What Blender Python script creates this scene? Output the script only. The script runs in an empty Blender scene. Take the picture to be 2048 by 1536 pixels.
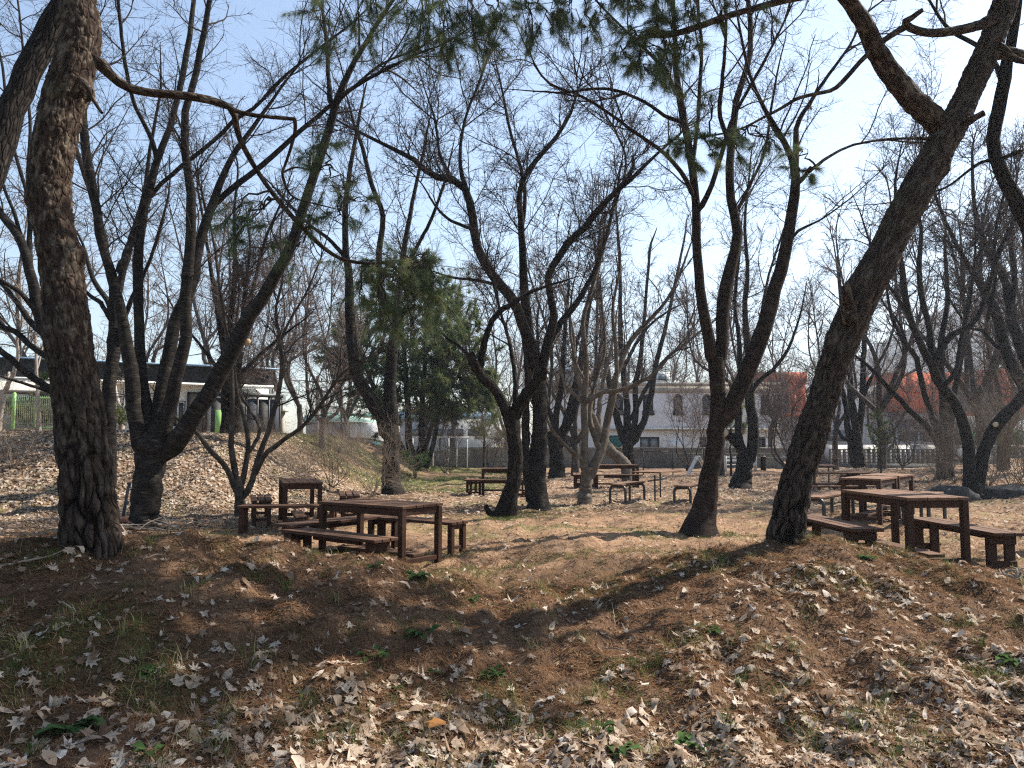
import bpy, bmesh, math, random
import numpy as np
from mathutils import Vector, Matrix, noise as mnoise

# ------------------------------------------------------------------ camera, sky, sun, exposure
scene = bpy.context.scene
C = scene.collection
R_ = math.radians
FPX = 1540.0                      # focal length in photo pixels (2048 wide)
CAM_Z = 1.5
PITCH = math.atan(116.0 / FPX)
cam_data = bpy.data.cameras.new('camera')
cam_data.sensor_width = 36.0
cam_data.lens = 36.0 * FPX / 2048.0
cam_data.clip_start = 0.05
cam_data.clip_end = 3000.0
cam = bpy.data.objects.new('camera', cam_data)
C.objects.link(cam)
cam.location = (0, 0, CAM_Z)
cam.rotation_euler = (math.pi / 2 + PITCH, 0, 0)
scene.camera = cam

SUN_DIR = Vector((0.90, 0.43, 0.0)).normalized()      # horizontal direction towards the sun
SUN_EL = R_(44)
world = bpy.data.worlds.new('World')
scene.world = world
world.use_nodes = True
wn = world.node_tree
wn.nodes.clear()
w_out = wn.nodes.new('ShaderNodeOutputWorld')
w_bg = wn.nodes.new('ShaderNodeBackground')
w_sky = wn.nodes.new('ShaderNodeTexSky')
w_sky.sky_type = 'NISHITA'
w_sky.sun_disc = False
w_sky.sun_elevation = SUN_EL
w_sky.sun_rotation = math.atan2(SUN_DIR.x, SUN_DIR.y)
w_sky.air_density = 1.15
w_sky.dust_density = 0.7
w_sky.ozone_density = 1.2
w_bg.inputs['Strength'].default_value = 0.095
wn.links.new(w_sky.outputs[0], w_bg.inputs['Color'])
wn.links.new(w_bg.outputs[0], w_out.inputs['Surface'])

sun_data = bpy.data.lights.new('sun', 'SUN')
sun_data.energy = 5.0
sun_data.angle = R_(0.6)
sun_data.color = (1.0, 0.93, 0.83)
sun = bpy.data.objects.new('sun', sun_data)
C.objects.link(sun)
sv = Vector((SUN_DIR.x * math.cos(SUN_EL), SUN_DIR.y * math.cos(SUN_EL), math.sin(SUN_EL)))
sun.rotation_euler = sv.to_track_quat('Z', 'Y').to_euler()
sun.location = (30, 20, 40)

scene.render.engine = 'CYCLES'
scene.view_settings.view_transform = 'Standard'
scene.view_settings.look = 'None'
scene.view_settings.exposure = 1.22
scene.view_settings.gamma = 1.0
scene.view_settings.use_curve_mapping = False
scene.cycles.max_bounces = 6
scene.cycles.diffuse_bounces = 3
scene.cycles.glossy_bounces = 2
scene.cycles.transmission_bounces = 4
scene.cycles.transparent_max_bounces = 8
scene.cycles.volume_bounces = 0
scene.cycles.use_denoising = False
scene.cycles.sample_clamp_indirect = 4.0
scene.cycles.pixel_filter_type = 'BLACKMAN_HARRIS'
scene.cycles.filter_width = 1.2

# ------------------------------------------------------------------ helpers
CT, ST = math.cos(PITCH), math.sin(PITCH)
def P(px, py, d):
    """World point of photo pixel (px, py) on the vertical plane y = d (used to measure positions off the photo)."""
    a = (px - 1024.0) / FPX
    b = (768.0 - py) / FPX
    dy = CT - b * ST
    dz = ST + b * CT
    k = d / dy
    return np.array((a * k, d, CAM_Z + dz * k))

def tag(o, label=None, cat=None, group=None, kind=None):
    if label: o['label'] = label
    if cat: o['category'] = cat
    if group: o['group'] = group
    if kind: o['kind'] = kind
    return o

def empty(name, loc=(0, 0, 0), rz=0.0, label=None, cat=None, group=None):
    o = bpy.data.objects.new(name, None)
    o.empty_display_size = 0.2
    o.location = loc
    o.rotation_euler = (0, 0, rz)
    C.objects.link(o)
    return tag(o, label, cat, group)

def mesh_np(name, V, faces, attrs=None, smooth=False):
    """V (n,3); faces: list of int arrays (m,k); attrs: {name: (n,) or (n,3)} per vertex."""
    me = bpy.data.meshes.new(name)
    V = np.ascontiguousarray(V, dtype=np.float32)
    me.vertices.add(len(V))
    me.vertices.foreach_set('co', V.ravel())
    faces = [np.asarray(f, dtype=np.int32) for f in faces if len(f)]
    loops = np.concatenate([f.ravel() for f in faces])
    tot = np.concatenate([np.full(len(f), f.shape[1], dtype=np.int32) for f in faces])
    start = np.concatenate(([0], np.cumsum(tot)[:-1])).astype(np.int32)
    me.loops.add(len(loops))
    me.loops.foreach_set('vertex_index', loops)
    me.polygons.add(len(tot))
    me.polygons.foreach_set('loop_start', start)
    if smooth:
        me.polygons.foreach_set('use_smooth', np.ones(len(tot), dtype=bool))
    for k, a in (attrs or {}).items():
        a = np.ascontiguousarray(a, dtype=np.float32)
        if a.ndim == 1:
            at = me.attributes.new(k, 'FLOAT', 'POINT'); at.data.foreach_set('value', a)
        else:
            at = me.attributes.new(k, 'FLOAT_VECTOR', 'POINT'); at.data.foreach_set('vector', a.ravel())
    me.update(calc_edges=True)
    return me

def obj(name, me, mat=None, parent=None, loc=None, rot=None):
    o = bpy.data.objects.new(name, me)
    C.objects.link(o)
    if mat is not None and me is not None and not len(me.materials):
        me.materials.append(mat)
    if parent is not None: o.parent = parent
    if loc is not None: o.location = loc
    if rot is not None: o.rotation_euler = rot
    return o

class MB:
    """Collects vertex / face blocks into one mesh."""
    def __init__(s): s.V = []; s.F = []; s.A = {}; s.n = 0
    def add(s, V, faces, **attrs):
        V = np.asarray(V, dtype=np.float64).reshape(-1, 3)
        for f in faces: s.F.append(np.asarray(f, dtype=np.int64) + s.n)
        s.V.append(V); s.n += len(V)
        for k, a in attrs.items(): s.A.setdefault(k, []).append(np.asarray(a, dtype=np.float64))
        return s
    def box(s, c, size, rz=0.0, ax=None):
        c = np.asarray(c, float); h = np.asarray(size, float) / 2
        v = np.array([(x, y, z) for x in (-1, 1) for y in (-1, 1) for z in (-1, 1)], float) * h
        if ax is not None: v = v @ np.asarray(ax, float)
        elif rz:
            cs, sn = math.cos(rz), math.sin(rz)
            v = np.stack((v[:, 0] * cs - v[:, 1] * sn, v[:, 0] * sn + v[:, 1] * cs, v[:, 2]), 1)
        q = np.array([(0, 1, 3, 2), (4, 6, 7, 5), (0, 4, 5, 1), (2, 3, 7, 6), (0, 2, 6, 4), (1, 5, 7, 3)])
        return s.add(v + c, [q])
    def mesh(s, name, smooth=False):
        at = {k: np.concatenate(v) for k, v in s.A.items()}
        return mesh_np(name, np.concatenate(s.V), s.F, at, smooth)

_bx = {}
def bevel_box(sx, sy, sz, c=0.004, name='board'):
    key = (round(sx, 3), round(sy, 3), round(sz, 3), c, name)
    if key in _bx: return _bx[key]
    bm = bmesh.new()
    bmesh.ops.create_cube(bm, size=1.0)
    for v in bm.verts: v.co = Vector((v.co.x * sx, v.co.y * sy, v.co.z * sz))
    bmesh.ops.bevel(bm, geom=bm.edges[:], offset=c, segments=1, affect='EDGES')
    me = bpy.data.meshes.new(name)
    bm.to_mesh(me); bm.free()
    _bx[key] = me
    return me

# ---- tubes and branching, all vectorised
def resample(pts, K):
    """Catmull-Rom through pts (n,c) -> (K,c), evenly in chord length of the first 3 columns."""
    pts = np.asarray(pts, float)
    n = len(pts)
    if n == 2:
        t = np.linspace(0, 1, K)[:, None]
        return pts[0] * (1 - t) + pts[1] * t
    ext = np.vstack((2 * pts[0] - pts[1], pts, 2 * pts[-1] - pts[-2]))
    out = []
    for i in range(n - 1):
        p0, p1, p2, p3 = ext[i], ext[i + 1], ext[i + 2], ext[i + 3]
        t = np.linspace(0, 1, 12, endpoint=False)[:, None]
        out.append(0.5 * (2 * p1 + (p2 - p0) * t + (2 * p0 - 5 * p1 + 4 * p2 - p3) * t ** 2 + (3 * p1 - p0 - 3 * p2 + p3) * t ** 3))
    out = np.vstack(out + [pts[-1:]])
    s = np.concatenate(([0], np.cumsum(np.linalg.norm(np.diff(out[:, :3], axis=0), axis=1))))
    u = np.linspace(0, s[-1], K)
    return np.stack([np.interp(u, s, out[:, c]) for c in range(out.shape[1])], 1)

def norm(a): return a / np.maximum(np.linalg.norm(a, axis=-1, keepdims=True), 1e-9)

def tube_batch(mb, Pt, Rd, sides, lump=0.0, rng=None):
    """Pt (N,K,3), Rd (N,K) -> quads in mb; attribute bark_co = unrolled bark coordinates."""
    N, K, _ = Pt.shape
    T = norm(np.gradient(Pt, axis=1))
    mean = norm(Pt[:, -1] - Pt[:, 0])
    ref = np.where(np.abs(mean[:, 2:3]) < 0.8, np.array([[0, 0, 1.0]]), np.array([[1.0, 0, 0]]))
    ref = norm(np.cross(mean, ref))
    U = norm(ref[:, None, :] - np.sum(T * ref[:, None, :], -1, keepdims=True) * T)
    W = np.cross(T, U)
    th = np.arange(sides) * 2 * np.pi / sides
    cs, sn = np.cos(th), np.sin(th)
    ring = U[:, :, None, :] * cs[None, None, :, None] + W[:, :, None, :] * sn[None, None, :, None]
    rad = Rd[:, :, None] * np.ones(sides)[None, None, :]
    if lump and rng is not None:
        for m in (2, 3, 5):
            ph = rng.uniform(0, 6.28, (N, 1, 1)); fr = rng.uniform(0.5, 3.0, (N, 1, 1))
            ss = np.linspace(0, 6.28, K)[None, :, None]
            rad = rad * (1 + lump / m * 1.4 * np.sin(m * th[None, None, :] + ph + fr * ss * m * 0.5))
    V = Pt[:, :, None, :] + ring * rad[..., None]
    seg = np.linalg.norm(np.diff(Pt, axis=1), axis=2)
    s = np.concatenate((np.zeros((N, 1)), np.cumsum(seg, 1)), 1)
    off = (np.arange(N) * 1.37)[:, None, None]
    bc = np.stack((Rd[:, :, None] * cs + off, Rd[:, :, None] * sn + off * 0.7, (s[:, :, None] + off) * np.ones(sides)), -1)
    idx = np.arange(N * K * sides).reshape(N, K, sides)
    a = idx[:, :-1, :]; b = np.roll(a, -1, 2); c = np.roll(idx[:, 1:, :], -1, 2); d = idx[:, 1:, :]
    F = np.stack((a, b, c, d), -1).reshape(-1, 4)
    mb.add(V.reshape(-1, 3), [F], bark_co=bc.reshape(-1, 3))

def grow(rng, Pt, Rd, spacing, t0, L0, L1, ang, up, K, r0, r1, jit, curve=0.0, tmax=1.0, cut=None):
    N, Kp, _ = Pt.shape
    L = np.linalg.norm(np.diff(Pt, axis=1), axis=2).sum(1)
    n = rng.poisson(np.maximum(L * (tmax - t0) / spacing, 0.0))
    par = np.repeat(np.arange(N), n)
    M = len(par)
    if M == 0: return np.zeros((0, K, 3)), np.zeros((0, K))
    t = rng.uniform(t0, tmax, M)
    f = t * (Kp - 1); i = np.minimum(f.astype(int), Kp - 2); w = (f - i)[:, None]
    pos = Pt[par, i] * (1 - w) + Pt[par, i + 1] * w
    tan = norm(Pt[par, i + 1] - Pt[par, i])
    rp = Rd[par, i] * (1 - w[:, 0]) + Rd[par, i + 1] * w[:, 0]
    rv = rng.normal(size=(M, 3)); rv -= np.sum(rv * tan, 1, keepdims=True) * tan; rv = norm(rv)
    a = R_(1) * rng.uniform(ang[0], ang[1], M)[:, None]
    d = norm(np.cos(a) * tan + np.sin(a) * rv + np.array([0, 0, up]))
    ln = rng.uniform(L0, L1, M) * (1 - 0.45 * t) * np.clip(L[par] / (2.0 * L1) + 0.35, 0.3, 1.15)
    Q = np.zeros((M, K, 3)); Q[:, 0] = pos
    for k in range(1, K):
        d = norm(d + rng.normal(size=(M, 3)) * jit + np.array([0, 0, curve]))
        Q[:, k] = Q[:, k - 1] + d * (ln / (K - 1))[:, None]
    ra = np.minimum(rng.uniform(0.6, 1.0, M) * r0, rp * 0.75)
    tt = np.linspace(0, 1, K)[None, :]
    RR = ra[:, None] * (1 - tt) + np.minimum(r1, ra)[:, None] * tt
    if cut is not None:
        keep = cut(Q)
        Q, RR = Q[keep], RR[keep]
    return Q, RR

# smooth pseudo random field: sums of sines
_rs = np.random.RandomState(5)
def sines(n, lo, hi, amp):
    wl = np.exp(_rs.uniform(math.log(lo), math.log(hi), n)); a = _rs.uniform(0, 6.283, n)
    return (np.cos(a) * 6.283 / wl, np.sin(a) * 6.283 / wl, _rs.uniform(0, 6.283, n), amp * (wl / hi) ** 0.8)
def field(S, x, y):
    r = np.zeros(np.broadcast(x, y).shape)
    for kx, ky, ph, a in zip(*S): r = r + a * np.sin(kx * x + ky * y + ph)
    return r
S_big = sines(7, 2.5, 8, 0.03); S_mid = sines(14, 0.5, 1.8, 0.018); S_small = sines(26, 0.14, 0.45, 0.0085)
S_mask = sines(12, 0.8, 4.0, 0.45); S_mask2 = sines(12, 0.5, 3.0, 0.45); S_mask3 = sines(10, 3.0, 11.0, 0.5)
def sstep(a, b, x):
    t = np.clip((x - a) / (b - a), 0, 1); return t * t * (3 - 2 * t)

_rx = np.array([-14, -8, -4.5, -3.0, -1.6, -0.9, -0.1, 0.7, 1.5, 2.2, 2.9, 3.6, 4.3, 5.2, 7.0, 14])
_rz = np.array([0.5, 0.6, 0.68, 0.73, 0.54, 0.40, 0.20, 0.20, 0.36, 0.52, 0.56, 0.42, 0.20, 0.08, 0.06, 0.05])
_ry = np.array([6.0, 6.0, 5.8, 5.8, 6.1, 6.3, 6.6, 6.8, 7.2, 7.5, 7.6, 7.5, 7.2, 7.0, 7.0, 7.0])
def gz(x, y, fine=True):
    x = np.asarray(x, float); y = np.asarray(y, float)
    crest = np.interp(x, _rx, _rz); yc = np.interp(x, _rx, _ry)
    dy = y - yc
    prof = np.where(dy < 0, np.exp(-(dy / 2.15) ** 2), np.exp(-(dy / 1.22) ** 2))
    z = crest * prof
    # leaf covered bank on the left, with a level yard on top of it
    edge = sstep(-4.3, -8.2, x - 0.06 * (y - 18)) * sstep(45, 36, y)
    z = z + 1.72 * edge * sstep(14.6, 20.6, y + 0.35 * np.sin(x * 0.9))
    z = z + 0.9 * sstep(11, 15, x) * sstep(15, 19, y) * sstep(40, 30, y) * 0.35
    near = sstep(70, 30, y)
    z = z + field(S_big, x, y) * (0.4 + 0.6 * near)
    if fine: z = z + field(S_mid, x, y) * near + field(S_small, x, y) * sstep(16, 10, y)
    return z
HAZE = 0.00055
# ------------------------------------------------------------------ materials
class NT:
    def __init__(s, name):
        s.m = bpy.data.materials.new(name); s.m.use_nodes = True
        s.t = s.m.node_tree; s.t.nodes.clear()
        s.out = s.t.nodes.new('ShaderNodeOutputMaterial')
    def n(s, typ, ins=None, **props):
        nd = s.t.nodes.new(typ)
        for k, v in props.items(): setattr(nd, k, v)
        for k, v in (ins or {}).items():
            sock = nd.inputs[k]
            if hasattr(v, 'is_output') and v.is_output: s.t.links.new(v, sock)
            elif isinstance(v, bpy.types.Node): s.t.links.new(v.outputs[0], sock)
            else: sock.default_value = v
        return nd
    def ramp(s, fac, stops, interp='LINEAR'):
        r = s.n('ShaderNodeValToRGB', {'Fac': fac}); cr = r.color_ramp; cr.interpolation = interp
        while len(cr.elements) < len(stops): cr.elements.new(0.5)
        for e, (p, c) in zip(cr.elements, stops):
            e.position = p; e.color = (c[0], c[1], c[2], 1) if hasattr(c, '__len__') else (c, c, c, 1)
        return r.outputs[0]
    def mix(s, fac, a, b, mode='MIX'):
        nd = s.n('ShaderNodeMix', data_type='RGBA', blend_type=mode)
        for k, v in ((0, fac), (6, a), (7, b)):
            if hasattr(v, 'is_output'): s.t.links.new(v, nd.inputs[k])
            elif k == 0: nd.inputs[0].default_value = v
            else: nd.inputs[k].default_value = (v[0], v[1], v[2], 1)
        return nd.outputs[2]
    def math(s, op, a, b=0.0, clamp=False):
        nd = s.n('ShaderNodeMath', operation=op, use_clamp=clamp)
        for k, v in ((0, a), (1, b)):
            if hasattr(v, 'is_output'): s.t.links.new(v, nd.inputs[k])
            else: nd.inputs[k].default_value = v
        return nd.outputs[0]
    def attr(s, name, out='Fac'): return s.n('ShaderNodeAttribute', attribute_name=name).outputs[out]
    def pos(s): return s.n('ShaderNodeNewGeometry').outputs['Position']
    def obj(s): return s.n('ShaderNodeTexCoord').outputs['Object']
    def scale(s, v, sc): return s.n('ShaderNodeMapping', {'Vector': v, 'Scale': sc}).outputs[0]
    def noise(s, v, scale, detail=4.0, rough=0.6, dist=0.0):
        return s.n('ShaderNodeTexNoise', {'Vector': v, 'Scale': scale, 'Detail': detail, 'Roughness': rough, 'Distortion': dist}).outputs[0]
    def voro(s, v, scale, feature='F1', out='Distance', rnd=1.0):
        return s.n('ShaderNodeTexVoronoi', {'Vector': v, 'Scale': scale, 'Randomness': rnd}, feature=feature).outputs[out]
    def bump(s, h, strength=0.5, dist=0.01): return s.n('ShaderNodeBump', {'Height': h, 'Strength': strength, 'Distance': dist}).outputs[0]
    def bsdf(s, col, rough=0.9, normal=None, spec=0.3, metal=0.0):
        b = s.n('ShaderNodeBsdfPrincipled', {'Roughness': rough, 'Specular IOR Level': spec, 'Metallic': metal})
        if hasattr(col, 'is_output'): s.t.links.new(col, b.inputs['Base Color'])
        else: b.inputs['Base Color'].default_value = (*col, 1)
        if normal is not None: s.t.links.new(normal, b.inputs['Normal'])
        s.t.links.new(b.outputs[0], s.out.inputs['Surface'])
        return s.m
    def thin(s, col, trans=0.4, tcol=None):
        """thin leaf: diffuse on top, some light through"""
        d = s.n('ShaderNodeBsdfDiffuse'); t = s.n('ShaderNodeBsdfTranslucent')
        for nd in (d, t): s.t.links.new(col, nd.inputs['Color'])
        if tcol is not None: s.t.links.new(tcol, t.inputs['Color'])
        mx = s.n('ShaderNodeMixShader', {0: trans}); s.t.links.new(d.outputs[0], mx.inputs[1]); s.t.links.new(t.outputs[0], mx.inputs[2])
        s.t.links.new(mx.outputs[0], s.out.inputs['Surface'])
        return s.m

def mat_bark_pine():
    a = NT('pine_bark'); bc = a.attr('bark_co', 'Vector'); pl = a.attr('plate'); up = a.attr('upness')
    n1 = a.noise(a.scale(bc, (1, 1, 0.45)), 22, 6, 0.65); n2 = a.noise(bc, 5, 3, 0.6)
    plate = a.ramp(n1, [(0.3, (0.020, 0.014, 0.011)), (0.55, (0.045, 0.032, 0.025)), (0.75, (0.10, 0.080, 0.066))])
    high = a.ramp(n1, [(0.3, (0.014, 0.008, 0.006)), (0.48, (0.030, 0.0175, 0.012)), (0.62, (0.055, 0.037, 0.026)), (0.78, (0.15, 0.12, 0.088))])
    col = a.mix(up, plate, high)
    vc = a.voro(a.scale(bc, (26, 26, 15)), 1.0, 'F1', 'Color'); cell = a.n('ShaderNodeSeparateColor', {0: vc}).outputs[0]
    flake = a.math('MULTIPLY', a.math('MULTIPLY', a.ramp(cell, [(0.58, 0.0), (0.72, 1.0)]), up), a.ramp(n1, [(0.4, 0.1), (0.6, 1.0)]))
    col = a.mix(a.math('MULTIPLY', flake, 0.8), col, (0.15, 0.118, 0.085))  # tan flakes, partly painted highlights for sun-caught scales
    stre = a.ramp(a.noise(a.scale(bc, (30, 30, 5)), 1.0, 5, 0.7), [(0.55, 0.0), (0.74, 0.65)])
    col = a.mix(stre, col, (0.15, 0.125, 0.105))  # pale streaks painted in place of light catching the plate edges
    fur = a.mix(n2, (0.003, 0.0022, 0.002), (0.009, 0.0055, 0.004))  # furrows are darker bark, blackened further to paint in crevice shade
    col = a.mix(a.ramp(pl, [(0.12, 0.0), (0.6, 1.0)]), fur, col)
    moss = a.ramp(a.noise(bc, 2.2, 4, 0.6), [(0.58, 0.0), (0.72, 0.35)])
    col = a.mix(moss, col, (0.05, 0.055, 0.028))
    edge = a.ramp(a.voro(a.scale(bc, (22, 22, 9)), 1.0, 'DISTANCE_TO_EDGE'), [(0.0, 0.0), (0.12, 1.0)])
    h = a.math('ADD', a.math('ADD', a.math('MULTIPLY', n1, 0.5), a.math('MULTIPLY', edge, 0.5)), a.math('MULTIPLY', a.noise(a.scale(bc, (1, 1, 0.35)), 70, 4), 0.3))
    return a.bsdf(col, 0.85, a.bump(h, 1.0, 0.02), 0.1)
def mat_bark_cherry(name, dark, mid, light, ringy=1.0):
    a = NT(name); bc = a.attr('bark_co', 'Vector')
    ring = a.noise(a.scale(bc, (5, 5, 46)), 1.0, 5, 0.65, 0.3)
    blot = a.noise(bc, 6, 5, 0.6); fine = a.noise(bc, 60, 3, 0.6)
    col = a.ramp(a.math('ADD', a.math('MULTIPLY', ring, 0.6 * ringy), a.math('MULTIPLY', blot, 1.0 - 0.6 * ringy)), [(0.3, dark), (0.52, mid), (0.72, light)])
    col = a.mix(a.ramp(a.noise(bc, 1.7, 4, 0.6), [(0.58, 0.0), (0.75, 0.5)]), col, (0.045, 0.05, 0.022))
    h = a.math('ADD', a.math('MULTIPLY', ring, 0.7), a.math('MULTIPLY', fine, 0.3))
    return a.bsdf(col, 0.9, a.bump(h, 1.0, 0.02), 0.08)
def mat_bark_rough(name, dark, mid, light):
    a = NT(name); bc = a.attr('bark_co', 'Vector')
    v = a.voro(a.scale(bc, (26, 26, 6)), 1.0, 'DISTANCE_TO_EDGE'); n = a.noise(a.scale(bc, (1, 1, 0.4)), 18, 5, 0.65)
    col = a.ramp(n, [(0.3, dark), (0.5, mid), (0.72, light)])
    col = a.mix(a.ramp(v, [(0.0, 0.0), (0.16, 1.0)]), dark, col)
    return a.bsdf(col, 0.9, a.bump(a.math('ADD', a.math('MULTIPLY', a.ramp(v, [(0, 0), (0.2, 1)]), 0.6), a.math('MULTIPLY', n, 0.5)), 1.0, 0.025), 0.08)
def mat_twig(name, c0, c1):
    a = NT(name); bc = a.attr('bark_co', 'Vector')
    return a.bsdf(a.mix(a.noise(bc, 3.0, 3), c0, c1), 0.85, None, 0.1)
def mat_wood(name, c0, c1, c2, worn):
    a = NT(name); o = a.obj()
    rnd = a.n('ShaderNodeObjectInfo').outputs['Random']
    sh = a.n('ShaderNodeVectorMath', {0: o, 1: (0, 0, 0)}, operation='ADD')
    cmb = a.n('ShaderNodeCombineXYZ', {'X': a.math('MULTIPLY', rnd, 37.0), 'Y': a.math('MULTIPLY', rnd, 11.0)}); a.t.links.new(cmb.outputs[0], sh.inputs[1])
    g = a.noise(a.scale(sh.outputs[0], (2.5, 30, 30)), 1.0, 6, 0.7, 1.5); b = a.noise(sh.outputs[0], 3.5, 4, 0.6)
    col = a.ramp(g, [(0.3, c0), (0.5, c1), (0.72, c2)])
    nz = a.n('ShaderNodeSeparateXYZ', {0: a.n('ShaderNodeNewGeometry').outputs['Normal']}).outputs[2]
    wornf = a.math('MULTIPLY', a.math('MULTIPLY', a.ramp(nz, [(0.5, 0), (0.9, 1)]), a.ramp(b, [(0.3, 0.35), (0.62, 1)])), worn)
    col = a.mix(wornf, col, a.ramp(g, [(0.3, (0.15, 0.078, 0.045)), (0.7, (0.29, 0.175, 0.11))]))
    col = a.mix(a.math('MULTIPLY', rnd, 0.35), col, (0.035, 0.02, 0.014))
    return a.bsdf(col, 0.75, a.bump(g, 0.5, 0.005), 0.15)
def mat_noise(name, c0, c1, scale=4.0, rough=0.85, bump=0.2, spec=0.3, metal=0.0, sc=(1, 1, 1), bscale=60):
    a = NT(name); o = a.scale(a.obj(), sc)
    n = a.noise(o, scale, 6, 0.65)
    return a.bsdf(a.ramp(n, [(0.3, c0), (0.7, c1)]), rough, a.bump(a.noise(o, bscale, 4), bump, 0.004), spec, metal)
def mat_concrete():
    a = NT('old_concrete_block'); o = a.pos()
    rnd = a.n('ShaderNodeObjectInfo').outputs['Random']
    n = a.noise(o, 1.3, 6, 0.7); st = a.noise(a.scale(o, (3.5, 3.5, 0.5)), 1.0, 5, 0.65)
    col = a.ramp(a.math('ADD', a.math('MULTIPLY', n, 0.5), a.math('MULTIPLY', st, 0.5)), [(0.34, (0.085, 0.082, 0.075)), (0.52, (0.19, 0.185, 0.17)), (0.68, (0.29, 0.28, 0.26))])
    col = a.mix(a.math('MULTIPLY', rnd, 0.45), col, (0.11, 0.105, 0.095))
    return a.bsdf(col, 0.92, a.bump(a.noise(o, 50, 4), 0.4, 0.006), 0.2)
def mat_wall(name, c, dirt, streak=1.0):
    a = NT(name); o = a.pos()
    n = a.noise(a.scale(o, (1.2, 1.2, 0.22)), 2.0, 6, 0.68); b = a.noise(o, 0.8, 4, 0.6)
    f = a.math('MULTIPLY', a.ramp(a.math('MULTIPLY', n, a.math('ADD', b, 0.55)), [(0.42, 0.0), (0.75, 1.0)]), streak)
    return a.bsdf(a.mix(f, c, dirt), 0.8, a.bump(a.noise(o, 30, 3), 0.1, 0.004), 0.25)
def mat_glass(name, c):
    a = NT(name); n = a.noise(a.obj(), 1.5, 3)
    return a.bsdf(a.ramp(n, [(0.3, c), (0.75, tuple(x * 1.7 for x in c))]), 0.12, None, 0.6)
def mat_leaf():
    a = NT('dry_leaf'); t = a.attr('tint'); g = a.attr('gloss')
    col = a.ramp(t, [(0.0, (0.10, 0.060, 0.038)), (0.25, (0.20, 0.135, 0.09)), (0.5, (0.34, 0.255, 0.18)), (0.75, (0.50, 0.41, 0.32)), (0.95, (0.66, 0.59, 0.50)), (1.0, (0.42, 0.19, 0.06))])
    n = a.noise(a.pos(), 45, 3, 0.6)
    col = a.mix(a.ramp(n, [(0.4, 0.0), (0.72, 0.45)]), col, (0.22, 0.14, 0.09))
    return a.thin(col, 0.22)
def mat_green(name, stops, trans=0.4):
    a = NT(name); t = a.attr('tint')
    return a.thin(a.ramp(t, stops), trans)
def mat_ground():
    a = NT('forest_floor'); o = a.pos()
    ne, gr, pa = a.attr('m_needle'), a.attr('m_green'), a.attr('m_pale')
    n1 = a.noise(o, 3.0, 6, 0.65); n2 = a.noise(o, 26, 5, 0.7); n3 = a.noise(o, 110, 3, 0.6)
    soil = a.ramp(a.math('ADD', a.math('MULTIPLY', n2, 0.55), a.math('MULTIPLY', n3, 0.45)), [(0.32, (0.06, 0.034, 0.021)), (0.5, (0.20, 0.116, 0.066)), (0.66, (0.36, 0.24, 0.15))])
    need = a.ramp(a.math('ADD', a.math('MULTIPLY', n2, 0.45), a.math('MULTIPLY', n3, 0.55)), [(0.3, (0.026, 0.016, 0.011)), (0.5, (0.092, 0.053, 0.032)), (0.68, (0.21, 0.13, 0.078))])
    tan = a.ramp(a.math('ADD', a.math('MULTIPLY', n2, 0.5), a.math('MULTIPLY', n3, 0.5)), [(0.3, (0.15, 0.082, 0.047)), (0.5, (0.37, 0.222, 0.128)), (0.68, (0.56, 0.40, 0.26))])
    col = a.mix(a.ramp(n1, [(0.35, 0.0), (0.65, 1.0)]), soil, tan)
    col = a.mix(ne, col, need)
    v = a.voro(a.scale(o, (1, 1, 0.6)), 9.0, 'F1', 'Color'); vd = a.voro(a.scale(o, (1, 1, 0.6)), 9.0)
    spk = a.math('MULTIPLY', a.ramp(vd, [(0.25, 1.0), (0.45, 0.0)]), pa)
    leafc = a.ramp(a.n('ShaderNodeSeparateColor', {0: v}).outputs[0], [(0.0, (0.14, 0.09, 0.06)), (0.5, (0.42, 0.32, 0.22)), (1.0, (0.60, 0.51, 0.40))])
    col = a.mix(spk, col, leafc)
    grass = a.ramp(n2, [(0.3, (0.045, 0.068, 0.018)), (0.55, (0.125, 0.175, 0.045)), (0.72, (0.25, 0.26, 0.10))])
    col = a.mix(a.math('MULTIPLY', gr, a.ramp(a.noise(o, 5.0, 5, 0.7), [(0.35, 0.15), (0.6, 1.0)])), col, grass)
    h = a.math('ADD', a.math('MULTIPLY', n2, 0.55), a.math('MULTIPLY', n3, 0.45))
    return a.bsdf(col, 0.95, a.bump(h, 1.0, 0.035), 0.1)

M_pine = mat_bark_pine()
M_cherry = mat_bark_cherry('cherry_bark', (0.006, 0.005, 0.0045), (0.019, 0.016, 0.014), (0.10, 0.084, 0.070))
M_cherry2 = mat_bark_cherry('red_cherry_bark', (0.007, 0.005, 0.0045), (0.024, 0.0155, 0.012), (0.095, 0.068, 0.053), 0.8)
M_rough = mat_bark_rough('furrowed_bark', (0.008, 0.0065, 0.006), (0.024, 0.019, 0.0155), (0.070, 0.058, 0.047))
M_pale = mat_bark_cherry('smooth_pale_bark', (0.06, 0.046, 0.035), (0.125, 0.10, 0.078), (0.22, 0.185, 0.15), 0.25)
M_far = mat_bark_cherry('far_paled_bark', (0.03, 0.025, 0.022), (0.075, 0.063, 0.055), (0.16, 0.138, 0.12), 0.4)  # lighter copy for distant trees, aerial paleness put into the bark colour
M_grey_bark = mat_bark_cherry('grey_brown_bark', (0.024, 0.019, 0.015), (0.062, 0.050, 0.040), (0.15, 0.125, 0.10), 0.3)
M_birch = mat_bark_cherry('white_bark', (0.16, 0.12, 0.095), (0.40, 0.34, 0.29), (0.60, 0.54, 0.48), 0.4)
M_twig = mat_twig('twig_bark', (0.022, 0.017, 0.015), (0.060, 0.045, 0.038))
M_twig_far = mat_twig('far_paled_twig', (0.085, 0.065, 0.058), (0.20, 0.155, 0.135))  # twigs brightened for distance in the colour itself
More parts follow.
